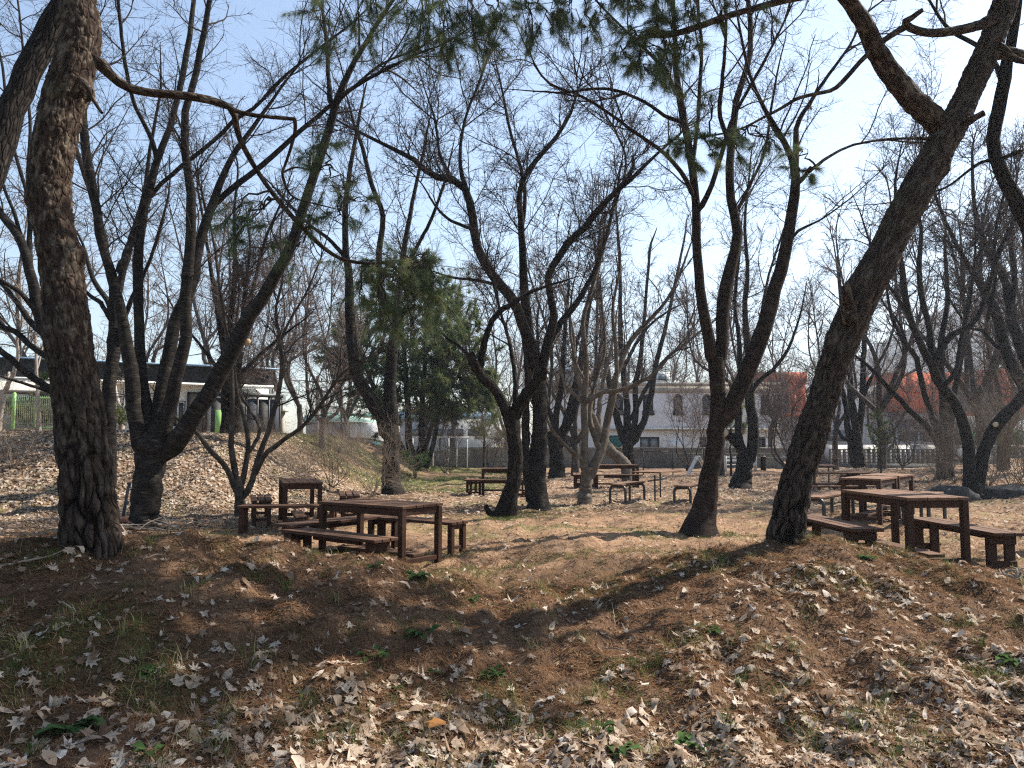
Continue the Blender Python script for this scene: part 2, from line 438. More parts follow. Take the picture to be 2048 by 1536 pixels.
M_twig_pale = mat_twig('pale_twig_bark', (0.13, 0.10, 0.078), (0.26, 0.21, 0.16))
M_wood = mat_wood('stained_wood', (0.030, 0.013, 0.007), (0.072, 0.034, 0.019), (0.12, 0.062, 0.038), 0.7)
M_wood_leg = mat_wood('stained_wood_shaded', (0.018, 0.0075, 0.0042), (0.044, 0.019, 0.0105), (0.075, 0.034, 0.019), 0.15)  # darkened copy of the plank wood, backlit shade put into the colour
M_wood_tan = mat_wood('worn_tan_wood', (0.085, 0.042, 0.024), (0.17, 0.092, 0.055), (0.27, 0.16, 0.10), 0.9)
M_metal = mat_noise('black_painted_steel', (0.010, 0.012, 0.014), (0.028, 0.032, 0.036), 5, 0.4, 0.05, 0.5)
M_leaf = mat_leaf()
M_needle = mat_green('pine_needle', [(0.0, (0.065, 0.09, 0.05)), (0.5, (0.135, 0.17, 0.085)), (0.85, (0.21, 0.235, 0.11)), (1.0, (0.24, 0.17, 0.08))], 0.45)
M_fir = mat_green('conifer_spray', [(0.0, (0.04, 0.062, 0.03)), (0.5, (0.09, 0.125, 0.055)), (1.0, (0.19, 0.205, 0.085))], 0.4)
M_needle_dry = mat_green('dry_pine_needle', [(0.0, (0.07, 0.036, 0.020)), (0.5, (0.175, 0.092, 0.048)), (1.0, (0.36, 0.24, 0.14))], 0.15)
M_grass = mat_green('grass_blade', [(0.0, (0.03, 0.055, 0.018)), (0.5, (0.075, 0.11, 0.03)), (0.8, (0.17, 0.18, 0.06)), (1.0, (0.36, 0.30, 0.16))], 0.35)
M_weed = mat_green('weed_leaf', [(0.0, (0.03, 0.062, 0.022)), (1.0, (0.09, 0.145, 0.05))], 0.3)
M_stick = mat_twig('dead_wood', (0.14, 0.105, 0.08), (0.34, 0.28, 0.22))
M_ground = mat_ground()
M_conc = mat_concrete()
M_white = mat_wall('white_render', (0.80, 0.80, 0.81), (0.55, 0.53, 0.50), 0.35)
M_panel = mat_wall('pale_panel', (0.83, 0.84, 0.82), (0.56, 0.54, 0.50), 0.4)
M_grey = mat_wall('grey_render', (0.42, 0.43, 0.45), (0.26, 0.255, 0.25), 0.7)
M_tan = mat_wall('stained_band', (0.48, 0.43, 0.36), (0.28, 0.25, 0.21), 0.8)
M_orange = mat_wall('orange_cladding', (0.52, 0.105, 0.040), (0.34, 0.085, 0.045), 0.4)
M_slate = mat_wall('slate_cladding', (0.05, 0.056, 0.075), (0.035, 0.038, 0.045), 0.6)
M_fascia = mat_noise('dark_corrugated_sheet', (0.014, 0.015, 0.017), (0.050, 0.048, 0.046), 3, 0.7, 0.2, 0.3, 0, (1, 1, 4))
M_bluesheet = mat_noise('pale_blue_roof_sheet', (0.20, 0.38, 0.58), (0.34, 0.50, 0.66), 2, 0.5, 0.05)
M_teal = mat_wall('teal_sheet', (0.06, 0.25, 0.30), (0.05, 0.16, 0.19), 0.5)
M_mint = mat_noise('mint_roof_sheet', (0.22, 0.40, 0.34), (0.36, 0.52, 0.45), 1.2, 0.5, 0.1)
M_frame = mat_noise('dark_window_frame', (0.016, 0.018, 0.02), (0.03, 0.032, 0.034), 5, 0.5, 0.05)
M_lframe = mat_noise('pale_window_frame', (0.42, 0.48, 0.50), (0.55, 0.60, 0.62), 5, 0.5, 0.05)
M_glass = mat_glass('dark_glass', (0.035, 0.042, 0.048))
M_glass2 = mat_glass('greenish_glass', (0.09, 0.15, 0.15))
M_curtain = mat_glass('curtained_glass', (0.17, 0.185, 0.185))
M_brownscr = mat_noise('brown_board', (0.13, 0.105, 0.08), (0.24, 0.195, 0.15), 3, 0.85, 0.2)
M_greenp = mat_noise('green_painted_steel', (0.24, 0.46, 0.12), (0.34, 0.56, 0.19), 3, 0.5, 0.05)
M_wire = mat_noise('green_wire', (0.20, 0.33, 0.22), (0.30, 0.44, 0.30), 3, 0.5, 0.05)
M_screen = mat_noise('green_net_screen', (0.01, 0.145, 0.085), (0.02, 0.21, 0.125), 1.2, 0.7, 0.3)
M_awning = mat_noise('dark_green_canvas', (0.008, 0.075, 0.062), (0.014, 0.11, 0.09), 3, 0.7, 0.2)
M_whitep = mat_noise('white_paint', (0.60, 0.60, 0.58), (0.76, 0.76, 0.74), 5, 0.5, 0.05)
M_pole = mat_noise('pole_concrete', (0.20, 0.195, 0.18), (0.33, 0.32, 0.30), 2, 0.85, 0.2)
M_hill = mat_noise('wooded_hillside', (0.030, 0.034, 0.024), (0.095, 0.085, 0.065), 0.035, 0.95, 0.6, 0.1, 0, (1, 1, 1), 0.25)
M_stone = mat_noise('dark_stone', (0.018, 0.017, 0.016), (0.065, 0.060, 0.055), 4, 0.9, 0.6)
M_rope = mat_noise('white_globe', (0.72, 0.70, 0.66), (0.8, 0.78, 0.74), 4, 0.4, 0.0)
M_cut = mat_noise('cut_wood', (0.40, 0.29, 0.18), (0.60, 0.47, 0.32), 8, 0.8, 0.2)
M_clay = mat_noise('terracotta_slab', (0.20, 0.085, 0.05), (0.30, 0.14, 0.09), 4, 0.85, 0.2)
# ------------------------------------------------------------------ ground and hill
def build_ground():
    rows = np.concatenate((np.linspace(-16, 2.2, 22)[:-1], np.linspace(2.2, 10.5, 150)[:-1], np.linspace(10.5, 32, 80)[:-1],
                           32 * (1050 / 32) ** np.linspace(0, 1, 38)))
    u = np.linspace(-1, 1, 280); u = 0.55 * u + 0.45 * u ** 3
    half = np.where(rows < 0, 14.0, 1.15 * np.abs(rows) + 9.0)
    X = u[None, :] * half[:, None]; Y = np.repeat(rows[:, None], len(u), 1)
    Z = gz(X, Y)
    V = np.stack((X, Y, Z), -1).reshape(-1, 3)
    idx = np.arange(len(V)).reshape(X.shape)
    F = np.stack((idx[:-1, :-1], idx[:-1, 1:], idx[1:, 1:], idx[1:, :-1]), -1).reshape(-1, 4)
    x, y = V[:, 0], V[:, 1]
    m1 = field(S_mask, x, y); m2 = field(S_mask2, x, y); m3 = field(S_mask3, x, y)
    needle = np.clip(sstep(9.6, 8.2, y + 0.5 * m1) + 0.35 * sstep(14, 9, y) * sstep(-0.2, 1.0, m1), 0, 1) * (0.75 + 0.25 * sstep(-0.6, 0.6, m2))
    needle *= 1 - 0.55 * sstep(-1, 3, x) * sstep(4.4, 3.3, y)
    green = sstep(0.15, 0.9, m2) * 0.45
    lawn = sstep(22.5, 27, y) * sstep(1.5, -2.0, x - 0.05 * (y - 25)) * sstep(-10.5, -7.0, x + 0.12 * (y - 25))
    mid = 0.5 * sstep(0.1, 0.8, m2) * sstep(10, 12, y) * sstep(24, 20, y)
    green = np.maximum(np.maximum(green * sstep(14, 9.5, y), mid), lawn * sstep(-1.0, 0.4, m3 + 0.4 * m2) * 0.95)
    pale = np.clip(0.15 + 0.6 * sstep(-0.2, 0.7, m3), 0, 1) * sstep(9, 12, y)
    bank = sstep(-4.3, -7.0, x - 0.06 * (y - 18)) * sstep(14, 15.5, y) * sstep(60, 40, y)
    back = sstep(15.5, 19, y)
    needle = np.maximum(needle, back * .45)
    pale = np.maximum(pale, back * .9)
    pale = np.maximum(pale, bank * 0.95) * (1 - 0.6 * lawn)
    needle = np.maximum(needle, bank * (.35 + .5 * sstep(-.2, .6, m2)))
    green = np.maximum(green, bank * .6 * sstep(.5, 1.0, m1) * sstep(17.5, 15.5, y))
    me = mesh_np('ground', V, [F], {'m_needle': needle, 'm_green': green, 'm_pale': pale}, True)
    return tag(obj('ground', me, M_ground), kind='structure')
ground = build_ground()

def build_hill():
    xs = np.linspace(-60, 780, 150); ys = np.linspace(470, 980, 80)
    X, Y = np.meshgrid(xs, ys)
    rng = np.random.RandomState(3)
    crest = np.interp(X, [-60, 100, 200, 290, 385, 465, 590, 780], [3, 10, 34, 66, 118, 152, 165, 130])
    Z = crest * np.exp(-((Y - 700) / 130.0) ** 2) + rng.normal(size=X.shape) * 1.6 * (crest > 12) - 1.2
    idx = np.arange(X.size).reshape(X.shape)
    F = np.stack((idx[:-1, :-1], idx[:-1, 1:], idx[1:, 1:], idx[1:, :-1]), -1).reshape(-1, 4)
    me = mesh_np('hill', np.stack((X, Y, Z), -1).reshape(-1, 3), [F], None, True)
    tag(obj('hill', me, M_hill), kind='structure')
build_hill()

# ------------------------------------------------------------------ walls and buildings
class Frame2:
    """Local frame of a facade: s along the wall, n out of it (towards the camera), z up."""
    def __init__(s, o, ang): s.o = np.array(o, float); s.a = ang; s.u = np.array((math.cos(ang), math.sin(ang), 0)); s.nv = np.array((math.sin(ang), -math.cos(ang), 0))
    def at(s, a, z, n=0.0): return s.o + s.u * a + s.nv * n + np.array((0, 0, z))

def wall_mesh(name, fr, s0, s1, z0, z1, holes, depth=0.18, thick=0.25, base=None):
    """facade with real openings (s0,s1,z0,z1) and reveals, local to base"""
    b = np.zeros(3) if base is None else np.asarray(base)
    xs = sorted({s0, s1, *[h[0] for h in holes], *[h[1] for h in holes]}); zs = sorted({z0, z1, *[h[2] for h in holes], *[h[3] for h in holes]})
    mb = MB()
    def quad(*p): mb.add(np.array(p) - b, [np.array([(0, 1, 2, 3)])])
    for i in range(len(xs) - 1):
        for j in range(len(zs) - 1):
            cx, cz = (xs[i] + xs[i + 1]) / 2, (zs[j] + zs[j + 1]) / 2
            if any(h[0] < cx < h[1] and h[2] < cz < h[3] for h in holes): continue
            quad(fr.at(xs[i], zs[j]), fr.at(xs[i + 1], zs[j]), fr.at(xs[i + 1], zs[j + 1]), fr.at(xs[i], zs[j + 1]))
    for h in holes:
        a, c, e, f = h[:4]
        quad(fr.at(a, e), fr.at(a, e, -depth), fr.at(c, e, -depth), fr.at(c, e)); quad(fr.at(a, f, -depth), fr.at(a, f), fr.at(c, f), fr.at(c, f, -depth))
        quad(fr.at(a, e, -depth), fr.at(a, e), fr.at(a, f), fr.at(a, f, -depth)); quad(fr.at(c, e), fr.at(c, e, -depth), fr.at(c, f, -depth), fr.at(c, f))
    return mb.mesh(name)

def fbox(fr, s0, s1, z0, z1, n0, n1, base):
    """box between s0..s1, z0..z1, n0..n1 as an 8-vertex block"""
    mb = MB(); p = [fr.at(s, z, n) - base for s in (s0, s1) for n in (n0, n1) for z in (z0, z1)]
    q = np.array([(0, 1, 3, 2), (4, 6, 7, 5), (0, 4, 5, 1), (2, 3, 7, 6), (0, 2, 6, 4), (1, 5, 7, 3)])
    return mb.add(np.array(p), [q])
def part(name, fr, s0, s1, z0, z1, n0, n1, mat, par):
    base = np.array(par_loc(par))
    return obj(name, fbox(fr, s0, s1, z0, z1, n0, n1, base).mesh(name), mat, par)
def par_loc(o):
    v = Vector(o.location)
    while o.parent: o = o.parent; v += Vector(o.location)
    return v
def window(fr, s0, s1, z0, z1, par, mframe, mglass, bars=1, depth=0.14, fw=0.05, rows=0):
    base = np.array(par_loc(par)); mb = MB()
    def fb(*a): m = fbox(fr, *a, base); mb.add(m.V[0], m.F)
    fb(s0 + .004, s1 - .004, z0 + .004, z0 + fw, -depth + .004, -depth + .07); fb(s0 + .004, s1 - .004, z1 - fw, z1 - .004, -depth + .004, -depth + .07)
    fb(s0 + .004, s0 + fw, z0 + fw, z1 - fw, -depth + .004, -depth + .07); fb(s1 - fw, s1 - .004, z0 + fw, z1 - fw, -depth + .004, -depth + .07)
    for k in range(bars):
        c = s0 + (s1 - s0) * (k + 1) / (bars + 1); fb(c - fw * .5, c + fw * .5, z0 + fw, z1 - fw, -depth + .006, -depth + .06)
    for k in range(rows):
        c = z0 + (z1 - z0) * (k + 1) / (rows + 1); fb(s0 + fw, s1 - fw, c - fw * .4, c + fw * .4, -depth + .008, -depth + .055)
    w = obj('window', mb.mesh('window'), mframe, par)
    for k in range(bars + 1):
        a = s0 + fw + (s1 - s0 - fw) * k / (bars + 1); c = s0 + (s1 - s0 - fw) * (k + 1) / (bars + 1)
        g = obj('pane', fbox(fr, a + .003, c - .003, z0 + fw + .003, z1 - fw - .003, -depth + .012, -depth + .022, base).mesh('pane'), mglass, w)
    return w

def left_building():
    p0 = np.array((-16.6, 24.3, 0.0)); p1 = np.array((-9.05, 28.4, 0.0))
    ang = math.atan2(p1[1] - p0[1], p1[0] - p0[0]); L = float(np.linalg.norm(p1 - p0)); fr = Frame2(p0, ang)
    t = empty('shed_building', p0 + np.array((0, 0, 1.6)), 0, 'low pale-walled building with dark corrugated roof edge on top of the leafy bank', 'building')
    zb, ze, zt = 1.2, 3.48, 4.15
    # photo columns to distance along the wall
    def s_of(px):
        k = (px - 1024) / FPX; return (k * p0[1] - p0[0]) / (fr.u[0] - k * fr.u[1])
    # windows, boards, porch
    s_a = s_of(342); s_b = s_of(371)
    holes = [(s_a, s_b, 2.0, 2.95)]
    s_w0 = s_of(120); base = np.array(t.location)
    # separate wall panels with visible joints
    edges = list(np.linspace(s_w0, s_of(446), 9)); edges = [e for e in edges if not (s_a - .25 < e < s_b + .25)]
    for a, b in zip(edges[:-1], edges[1:]):
        hs = [h for h in holes if a < h[0] and h[1] < b]
        obj('wall_panel', wall_mesh('wall_panel', fr, a + .006, b - .006, zb, ze, hs, 0.16, base=base), M_panel, t)
    obj('wall', fbox(fr, -6.0, L + 0.1, zb, ze - .02, -5.0, -0.2, base).mesh('wall'), M_panel, t)
    window(fr, s_a, s_b, 2.0, 2.95, t, M_lframe, M_glass, 1)
    # brown boards in a dark frame
    for z0, z1 in ((1.5, 2.36), (2.40, 3.20)):
        part('brown_board', fr, s_of(376), s_of(411), z0, z1, 0.01, 0.05, M_brownscr, t)
    part('board_frame', fr, s_of(373), s_of(376) - .002, 1.4, 3.26, 0.01, 0.09, M_frame, t); part('board_frame', fr, s_of(411) + .002, s_of(414), 1.4, 3.26, 0.01, 0.09, M_frame, t)
    part('board_frame', fr, s_of(376), s_of(411), 3.204, 3.26, 0.01, 0.085, M_frame, t)
    # porch of dark screens
    s0, s1 = s_of(416), s_of(553)
    for k in range(6):
        a = s0 + (s1 - s0) * k / 6; b = s0 + (s1 - s0) * (k + 1) / 6
        part('dark_screen', fr, a + .03, b - .03, 1.35, 3.04, 0.55, 0.60, M_slate if k % 2 else M_fascia, t)
        part('porch_post', fr, b - .028, b + .028, 1.3, 3.1, 0.52, 0.64, M_frame, t)
    part('porch_beam', fr, s0, s1 + .1, 3.104, 3.24, 0.5, 0.66, M_frame, t)
    part('green_door', fr, s_of(425), s_of(446), 1.42, 2.62, 0.68, 0.73, M_greenp, t)
    # eave, fascia of corrugated sheet, roof
    part('gutter', fr, -6.2, L + .15, 3.484, 3.56, -0.1, 0.42, M_panel, t)
    nf = 150; xs = np.linspace(-6.3, L + .2, nf); mb = MB()
    zz = np.array([3.565, zt]); n = 0.33 + 0.03 * np.sign(np.sin(np.arange(nf) * 1.6))
    V = np.array([fr.at(s, z, m) - base for s, m in zip(xs, n) for z in zz]); i = np.arange(nf - 1) * 2
    mb.add(V, [np.stack((i, i + 2, i + 3, i + 1), 1)])
    obj('fascia', mb.mesh('fascia'), M_fascia, t)
    for k in range(9):
        a = -6.4 + (L + 6.7) * k / 9; b = -6.4 + (L + 6.7) * (k + 1) / 9
        part('roof_sheet', fr, a + .01, b - .01, zt + .004, zt + .05 + .012 * (k % 2), -5.2, 0.44, M_bluesheet, t)
    part('side_block', fr, s_of(557), s_of(567), 1.1, 2.6, -.6, 0.3, M_tan, t)
    part('side_roof', fr, s_of(555), s_of(572), 2.604, 2.67, -0.7, .45, M_tan, t)
    # dark lower shed to the left
    part('dark_shed_wall', fr, -6.0, s_of(118), 1.3, 3.0, 0.6, 0.7, M_slate, t)
    part('dark_shed_roof', fr, -6.1, s_of(120), 3.004, 3.1, 0.3, 1.1, M_fascia, t)
left_building()

def mesh_fence():
    y0 = 20.9
    t = empty('wire_fence', (-14.2, y0, 1.7), 0, 'green welded wire fence with round posts on top of the bank', 'fence')
    def rel(p): return np.asarray(p) - np.array(t.location)
    zt, zb = 2.75, 1.75
    for x in (-16.2, -13.53, -10.9):
        mb = MB(); tube_batch(mb, np.array([[rel((x, y0, 1.45)), rel((x, y0, 2.2)), rel((x, y0, 2.82)), rel((x, y0, 2.85))]]), np.array([[.05, .05, .05, .012]]), 10)
        obj('post', mb.mesh('post', True), M_greenp, t)
    f = MB()
    pts = resample([rel((-12.92, y0 - .02, 1.86)), rel((-12.92, y0 - .02, 2.62)), rel((-12.86, y0 - .02, 2.68)), rel((-10.95, y0 - .02, 2.68))], 24)
    tube_batch(f, pts[None], np.full((1, 24), .026), 8); tube_batch(f, np.array([[rel((-12.92, y0 - .02, 1.88)), rel((-10.95, y0 - .02, 1.88))]]), np.full((1, 2), .026), 8)
    obj('gate_frame', f.mesh('gate_frame', True), M_greenp, t)
    w = MB()
    xs = np.arange(-17.0, -10.9, 0.055)
    for k, x in enumerate(xs): w.box(rel((x, y0, (zt + zb) / 2)), (.006, .006, zt - zb))
    for z in np.linspace(zb, zt - .02, 9): w.box(rel((-13.95, y0 + .006, z)), (6.1, .006, .007))
    for z in (zt - .09, zt - .13): w.box(rel((-13.95, y0 + .012, z)), (6.1, .006, .007))
    o = obj('wire_mesh', w.mesh('wire_mesh'), M_wire, t); o['kind'] = 'stuff'
mesh_fence()

def block_wall():
    """old concrete block wall, the blocks laid in courses, each its own piece"""
    y0 = 45.0; bl, bh = 1.02, 0.25
    t = empty('block_wall', (0, y0, 0), 0, 'long grey concrete block wall in front of the white building', 'wall')
    n = 0; x0, x1 = -3.2, 15.4
    for c in range(5):
        x = x0 - (bl / 2 if c % 2 else 0)
        while x < x1:
            b = obj('block', bevel_box(bl - .018, .20, bh - .018, .012, 'block'), M_conc, t, (x + bl / 2, random.Random(n).uniform(-.006, .006), -.15 + bh * (c + .5)))
            n += 1; x += bl
    part('coping', Frame2((0, y0, 0), 0), x0 - .5, x1 + .5, 1.104, 1.19, -.13, .13, M_conc, t)
    part('mortar', Frame2((0, y0, 0), 0), x0 - .4, x1 + .3, -.2, 1.09, -.085, .085, M_conc, t)
    t2 = empty('garden_wall', (-10, 46.2, 0), 0, 'shaded brownish block wall along the back of the green lawn', 'wall')
    fr2 = Frame2((0, 46.2, 0), 0)
    for c in range(4):
        x = -11.6 - (.6 if c % 2 else 0); k = 0
        while x < -3.8:
            obj('block', bevel_box(1.18, .20, .262, .012, 'block'), M_conc, t2, (x + .6 + 10, random.Random(k + c).uniform(-.01, .01), -.1 + .28 * (c + .5))); x += 1.2; k += 1
    part('mortar', fr2, -11.6, -4.0, -.2, 1.0, -.08, .08, M_conc, t2)
block_wall()

def lattice_wall():
    """low wall of piled openwork blocks, light showing through"""
    y0 = 46.0; x0 = 18.9; p = 0.292; q = 0.192
    t = empty('lattice_wall', (x0, y0, 0), 0, 'openwork lattice wall of grey blocks with white light showing through', 'wall')
    n = 22
    me = bevel_box(.115, .2, .86, .01, 'upright_block'); mh = bevel_box(p * 2 - .02, .16, .055, .008, 'cross_slab')
    for k in range(n + 1): obj('upright_block', me, M_conc, t, (k * p, 0, .66))
    for r in range(5):
        for k in range(n // 2): obj('cross_slab', mh, M_conc, t, (p * (2 * k + 1), 0, .29 + q * (r + .0)))
    part('foot', Frame2((0, y0, 0), 0), x0 - .1, x0 + n * p + .1, -.2, .226, -.15, .15, M_conc, t)
    part('end_pier', Frame2((0, y0, 0), 0), x0 - .9, x0 - .12, -.2, 1.2, -.2, .2, M_slate, t)
    t2 = empty('low_white_wall', (22, 52, 0), 0, 'low white wall behind the openwork lattice wall', 'wall')
    fr = Frame2((0, 52.0, 0), 0)
    for k in range(6): part('wall_section', fr, 20.6 + 2.1 * k, 20.6 + 2.1 * k + 2.085, -.2, 1.28, -.1, .1, M_whitep, t2)
    part('coping', fr, 20.5, 33.4, 1.284, 1.36, -.14, .14, M_whitep, t2)
lattice_wall()

def white_building():
    y0 = 52.0; fr = Frame2((0, y0, 0), 0)
    t = empty('white_building', (10, y0, 0), 0, 'two-storey white building with arched upper windows behind the block wall', 'building')
    base = np.array(t.location)
    X = lambda px: (px - 1024) / FPX * y0
    Z = lambda py, d=y0: CAM_Z + (884 - py) / FPX * d
    x0, x1 = X(1090), X(1560)
    arch = [(X(a), X(b)) for a, b in ((1168, 1188), (1226, 1247), (1286, 1307), (1347, 1366), (1405, 1424), (1464, 1483), (1522, 1541))]
    za, zb2 = Z(831), Z(788)
    obj('upper_wall', wall_mesh('upper_wall', fr, x0, x1, Z(857), Z(772), [(a, b, za, zb2) for a, b in arch], .22, base=base), M_white, t)
    for a, b in arch:                                        # arch spandrels close the corners of each opening
        r = (b - a) / 2; cx = (a + b) / 2; mb = MB(); zc = zb2 - r
        th = np.linspace(0, np.pi, 13)
        for sgn in (1, -1):
            tt = np.linspace(0, np.pi / 2, 7); arc = [(cx + sgn * r * math.cos(v), zc + r * math.sin(v)) for v in tt]
            pts = [fr.at(s, z, -.002) - base for s, z in arc]; corner = fr.at(cx + sgn * r, zb2, -.002) - base
            mb.add(np.array(pts + [corner]), [np.array([(i, i + 1, 7) if sgn > 0 else (i + 1, i, 7) for i in range(6)])])
            ptb = [fr.at(s, z, -.2) - base for s, z in arc]
            mb.add(np.array(pts + ptb), [np.array([(i, i + 7, i + 8, i + 1) for i in range(6)])])
        obj('arch_head', mb.mesh('arch_head'), M_white, t)
        window(fr, a, b, za, zb2, t, M_frame, M_glass, 0, .2, .08, 1)
        part('window_rail', fr, a - .05, b + .05, za + .02, za + .32, .02, .06, M_frame, t)
    part('ledge', fr, x0 - .1, x1, Z(861), Z(857) - .003, -.1, .22, M_tan, t)
    holes = [(X(1130), X(1161), Z(897), Z(875)), (X(1232), X(1240), Z(905), Z(876)), (X(1279), X(1318), Z(900), Z(874)), (X(1398), X(1426), Z(903), Z(874)), (X(1500), X(1530), Z(900), Z(874))]
    obj('lower_wall', wall_mesh('lower_wall', fr, x0, x1, -.8, Z(861) - .003, holes, .2, base=base), M_panel, t)
    for h in (holes[0], holes[2], holes[3], holes[4]): window(fr, *h, t, M_frame, M_curtain if h is holes[2] else M_glass, 1, .16, .09)
    part('shutter', fr, X(1335), X(1365), Z(902), Z(880), .01, .05, M_panel, t)
    part('doorway', fr, holes[1][0] + .01, holes[1][1] - .01, holes[1][2], holes[1][3], -.19, -.15, M_frame, t)
    mb = MB(); a, b = X(1218), X(1241); zt_, zd = Z(871), Z(886)
    V = np.array([fr.at(a, zt_, .02), fr.at(b, zt_, .02), fr.at(b, zd, .9), fr.at(a, zd, .9), fr.at(a, zd - .22, .9), fr.at(b, zd - .22, .9), fr.at(a, zd - .2, .02), fr.at(b, zd - .2, .02)]) - base
    mb.add(V, [np.array([(0, 3, 2, 1), (3, 4, 5, 2)]), np.array([(0, 6, 4), (0, 4, 3), (1, 5, 7), (1, 2, 5)])])
    obj('awning', mb.mesh('awning'), M_awning, t)
    part('parapet', fr, x0 - .1, x1 + .1, Z(772) + .003, Z(765), -.3, .1, M_tan, t)
    part('frieze_band', fr, x0, x1, Z(786), Z(773), .012, .04, M_tan, t)
    part('rear_wall', fr, x0, x1, -.8, Z(772), -8, -.24, M_white, t)
    part('roof_slab', fr, x0, x1, Z(772) + .003, Z(770), -8, -.32, M_grey, t)
    # roof rooms
    part('roof_room', fr, X(1118), X(1205), Z(764), Z(738), -5, -1.2, M_tan, t)
    part('roof_room_top', fr, X(1112), X(1212), Z(738) + .004, Z(733), -5.2, -1.0, M_white, t)
    rr = part('roof_tank_room', fr, X(1125), X(1150), Z(732), Z(704), -4.4, -2, M_panel, t)
    fr3 = Frame2((0, y0, 0), 0)
    part('roof_room', fr, X(1318), X(1350), Z(764), Z(740), -4, -1.5, M_panel, t); part('roof_window', fr, X(1326), X(1342), Z(757), Z(747), -1.49, -1.45, M_glass2, t)
    for k in range(9): part('roof_rail', fr, X(1120) + k * .36, X(1120) + k * .36 + .03, Z(732) + .003, Z(726), -1.15, -1.12, M_lframe, t)
white_building()

def orange_building():
    y0 = 74.0; X = lambda px: (px - 1024) / FPX * y0; Z = lambda py: CAM_Z + (884 - py) / FPX * y0
    fr = Frame2((0, y0, 0), 0)
    t = empty('orange_building', (30, y0, 0), 0, 'modern grey building with orange cladding boxes behind the right-hand trees', 'building'); base = np.array(t.location)
    hole = [(X(1520), X(1562), Z(823), Z(796))]
    obj('grey_wall', wall_mesh('grey_wall', fr, X(1480), X(1640), -1, Z(828), [(X(1592), X(1622), Z(878), Z(850))], .3, base=base), M_grey, t)
    window(fr, X(1592), X(1622), Z(878), Z(850), t, M_frame, M_glass, 2, .25, .1)
    obj('slate_wall', wall_mesh('slate_wall', fr, X(1500), X(1578), Z(828) + .01, Z(766), hole, .3, base=base), M_slate, t)
    window(fr, *hole[0], t, M_lframe, M_glass2, 2, .25, .1, 1)
    part('orange_sill', fr, X(1496), X(1606), Z(834), Z(826), .02, .35, M_orange, t)
    part('orange_box', fr, X(1512), X(1612), Z(765), Z(745), -2, .5, M_orange, t)
    for k, (a, b) in enumerate(((1578, 1590), (1592, 1612))): part('orange_panel', fr, X(a), X(b), Z(825), Z(766), .03, .12, M_orange, t)
    part('grey_block', fr, X(1642), X(1790), -1, Z(770), -8, -1.0, M_grey, t)
    hol = [(X(1700), X(1770), Z(884), Z(858))]
    part('dark_opening', fr, X(1660), X(1715), Z(882), Z(860), -.98, -.9, M_glass, t)
    part('rear_wall', fr, X(1480), X(1640), -1, Z(770), -9, -.4, M_grey, t)
    # large orange box and the right wing
    ob = part('orange_box', fr, X(1784), X(1905), Z(823), Z(746), -6, .6, M_orange, t)
    for k in range(5):
        s = X(1784) + (X(1905) - X(1784)) * k / 5
        part('cladding_panel', fr, s + .03, s + (X(1905) - X(1784)) / 5 - .03, Z(821), Z(748), .61, .66, M_orange, t)
    part('lower_storey', fr, X(1780), X(2080), -1, Z(826), -6, -.2, M_grey, t)
    for a, b in ((1795, 1835), (1840, 1880), (1886, 1905)): part('dark_glazing', fr, X(a), X(b), Z(882), Z(838), -.19, -.12, M_glass, t)
    part('slate_wall', fr, X(1906), X(1995), Z(822), Z(770), -5, -.3, M_slate, t)
    part('orange_fascia', fr, X(1906), X(2000), Z(769), Z(746), -5, .2, M_orange, t)
    part('orange_sill', fr, X(1920), X(2010), Z(832), Z(823), -.3, .2, M_orange, t)
    mb = MB(); pr = [(1988, 736), (2016, 740), (2044, 830), (2012, 832)]
    V = np.array([fr.at(X(a), Z(b), n) - base for n in (.5, -5) for a, b in pr]); mb.add(V, [np.array([(3, 2, 1, 0), (4, 5, 6, 7), (0, 1, 5, 4), (1, 2, 6, 5), (2, 3, 7, 6), (3, 0, 4, 7)])])
    obj('orange_fin', mb.mesh('orange_fin'), M_orange, t)
    part('white_wing', fr, X(2018), X(2110), Z(830), Z(742), -6, -.6, M_panel, t)
    part('purple_sign', fr, X(1975), X(1986), Z(836), Z(824), -.18, -.1, mat_noise('purple_sign_paint', (.16, .05, .18), (.2, .07, .22)), t)
orange_building()

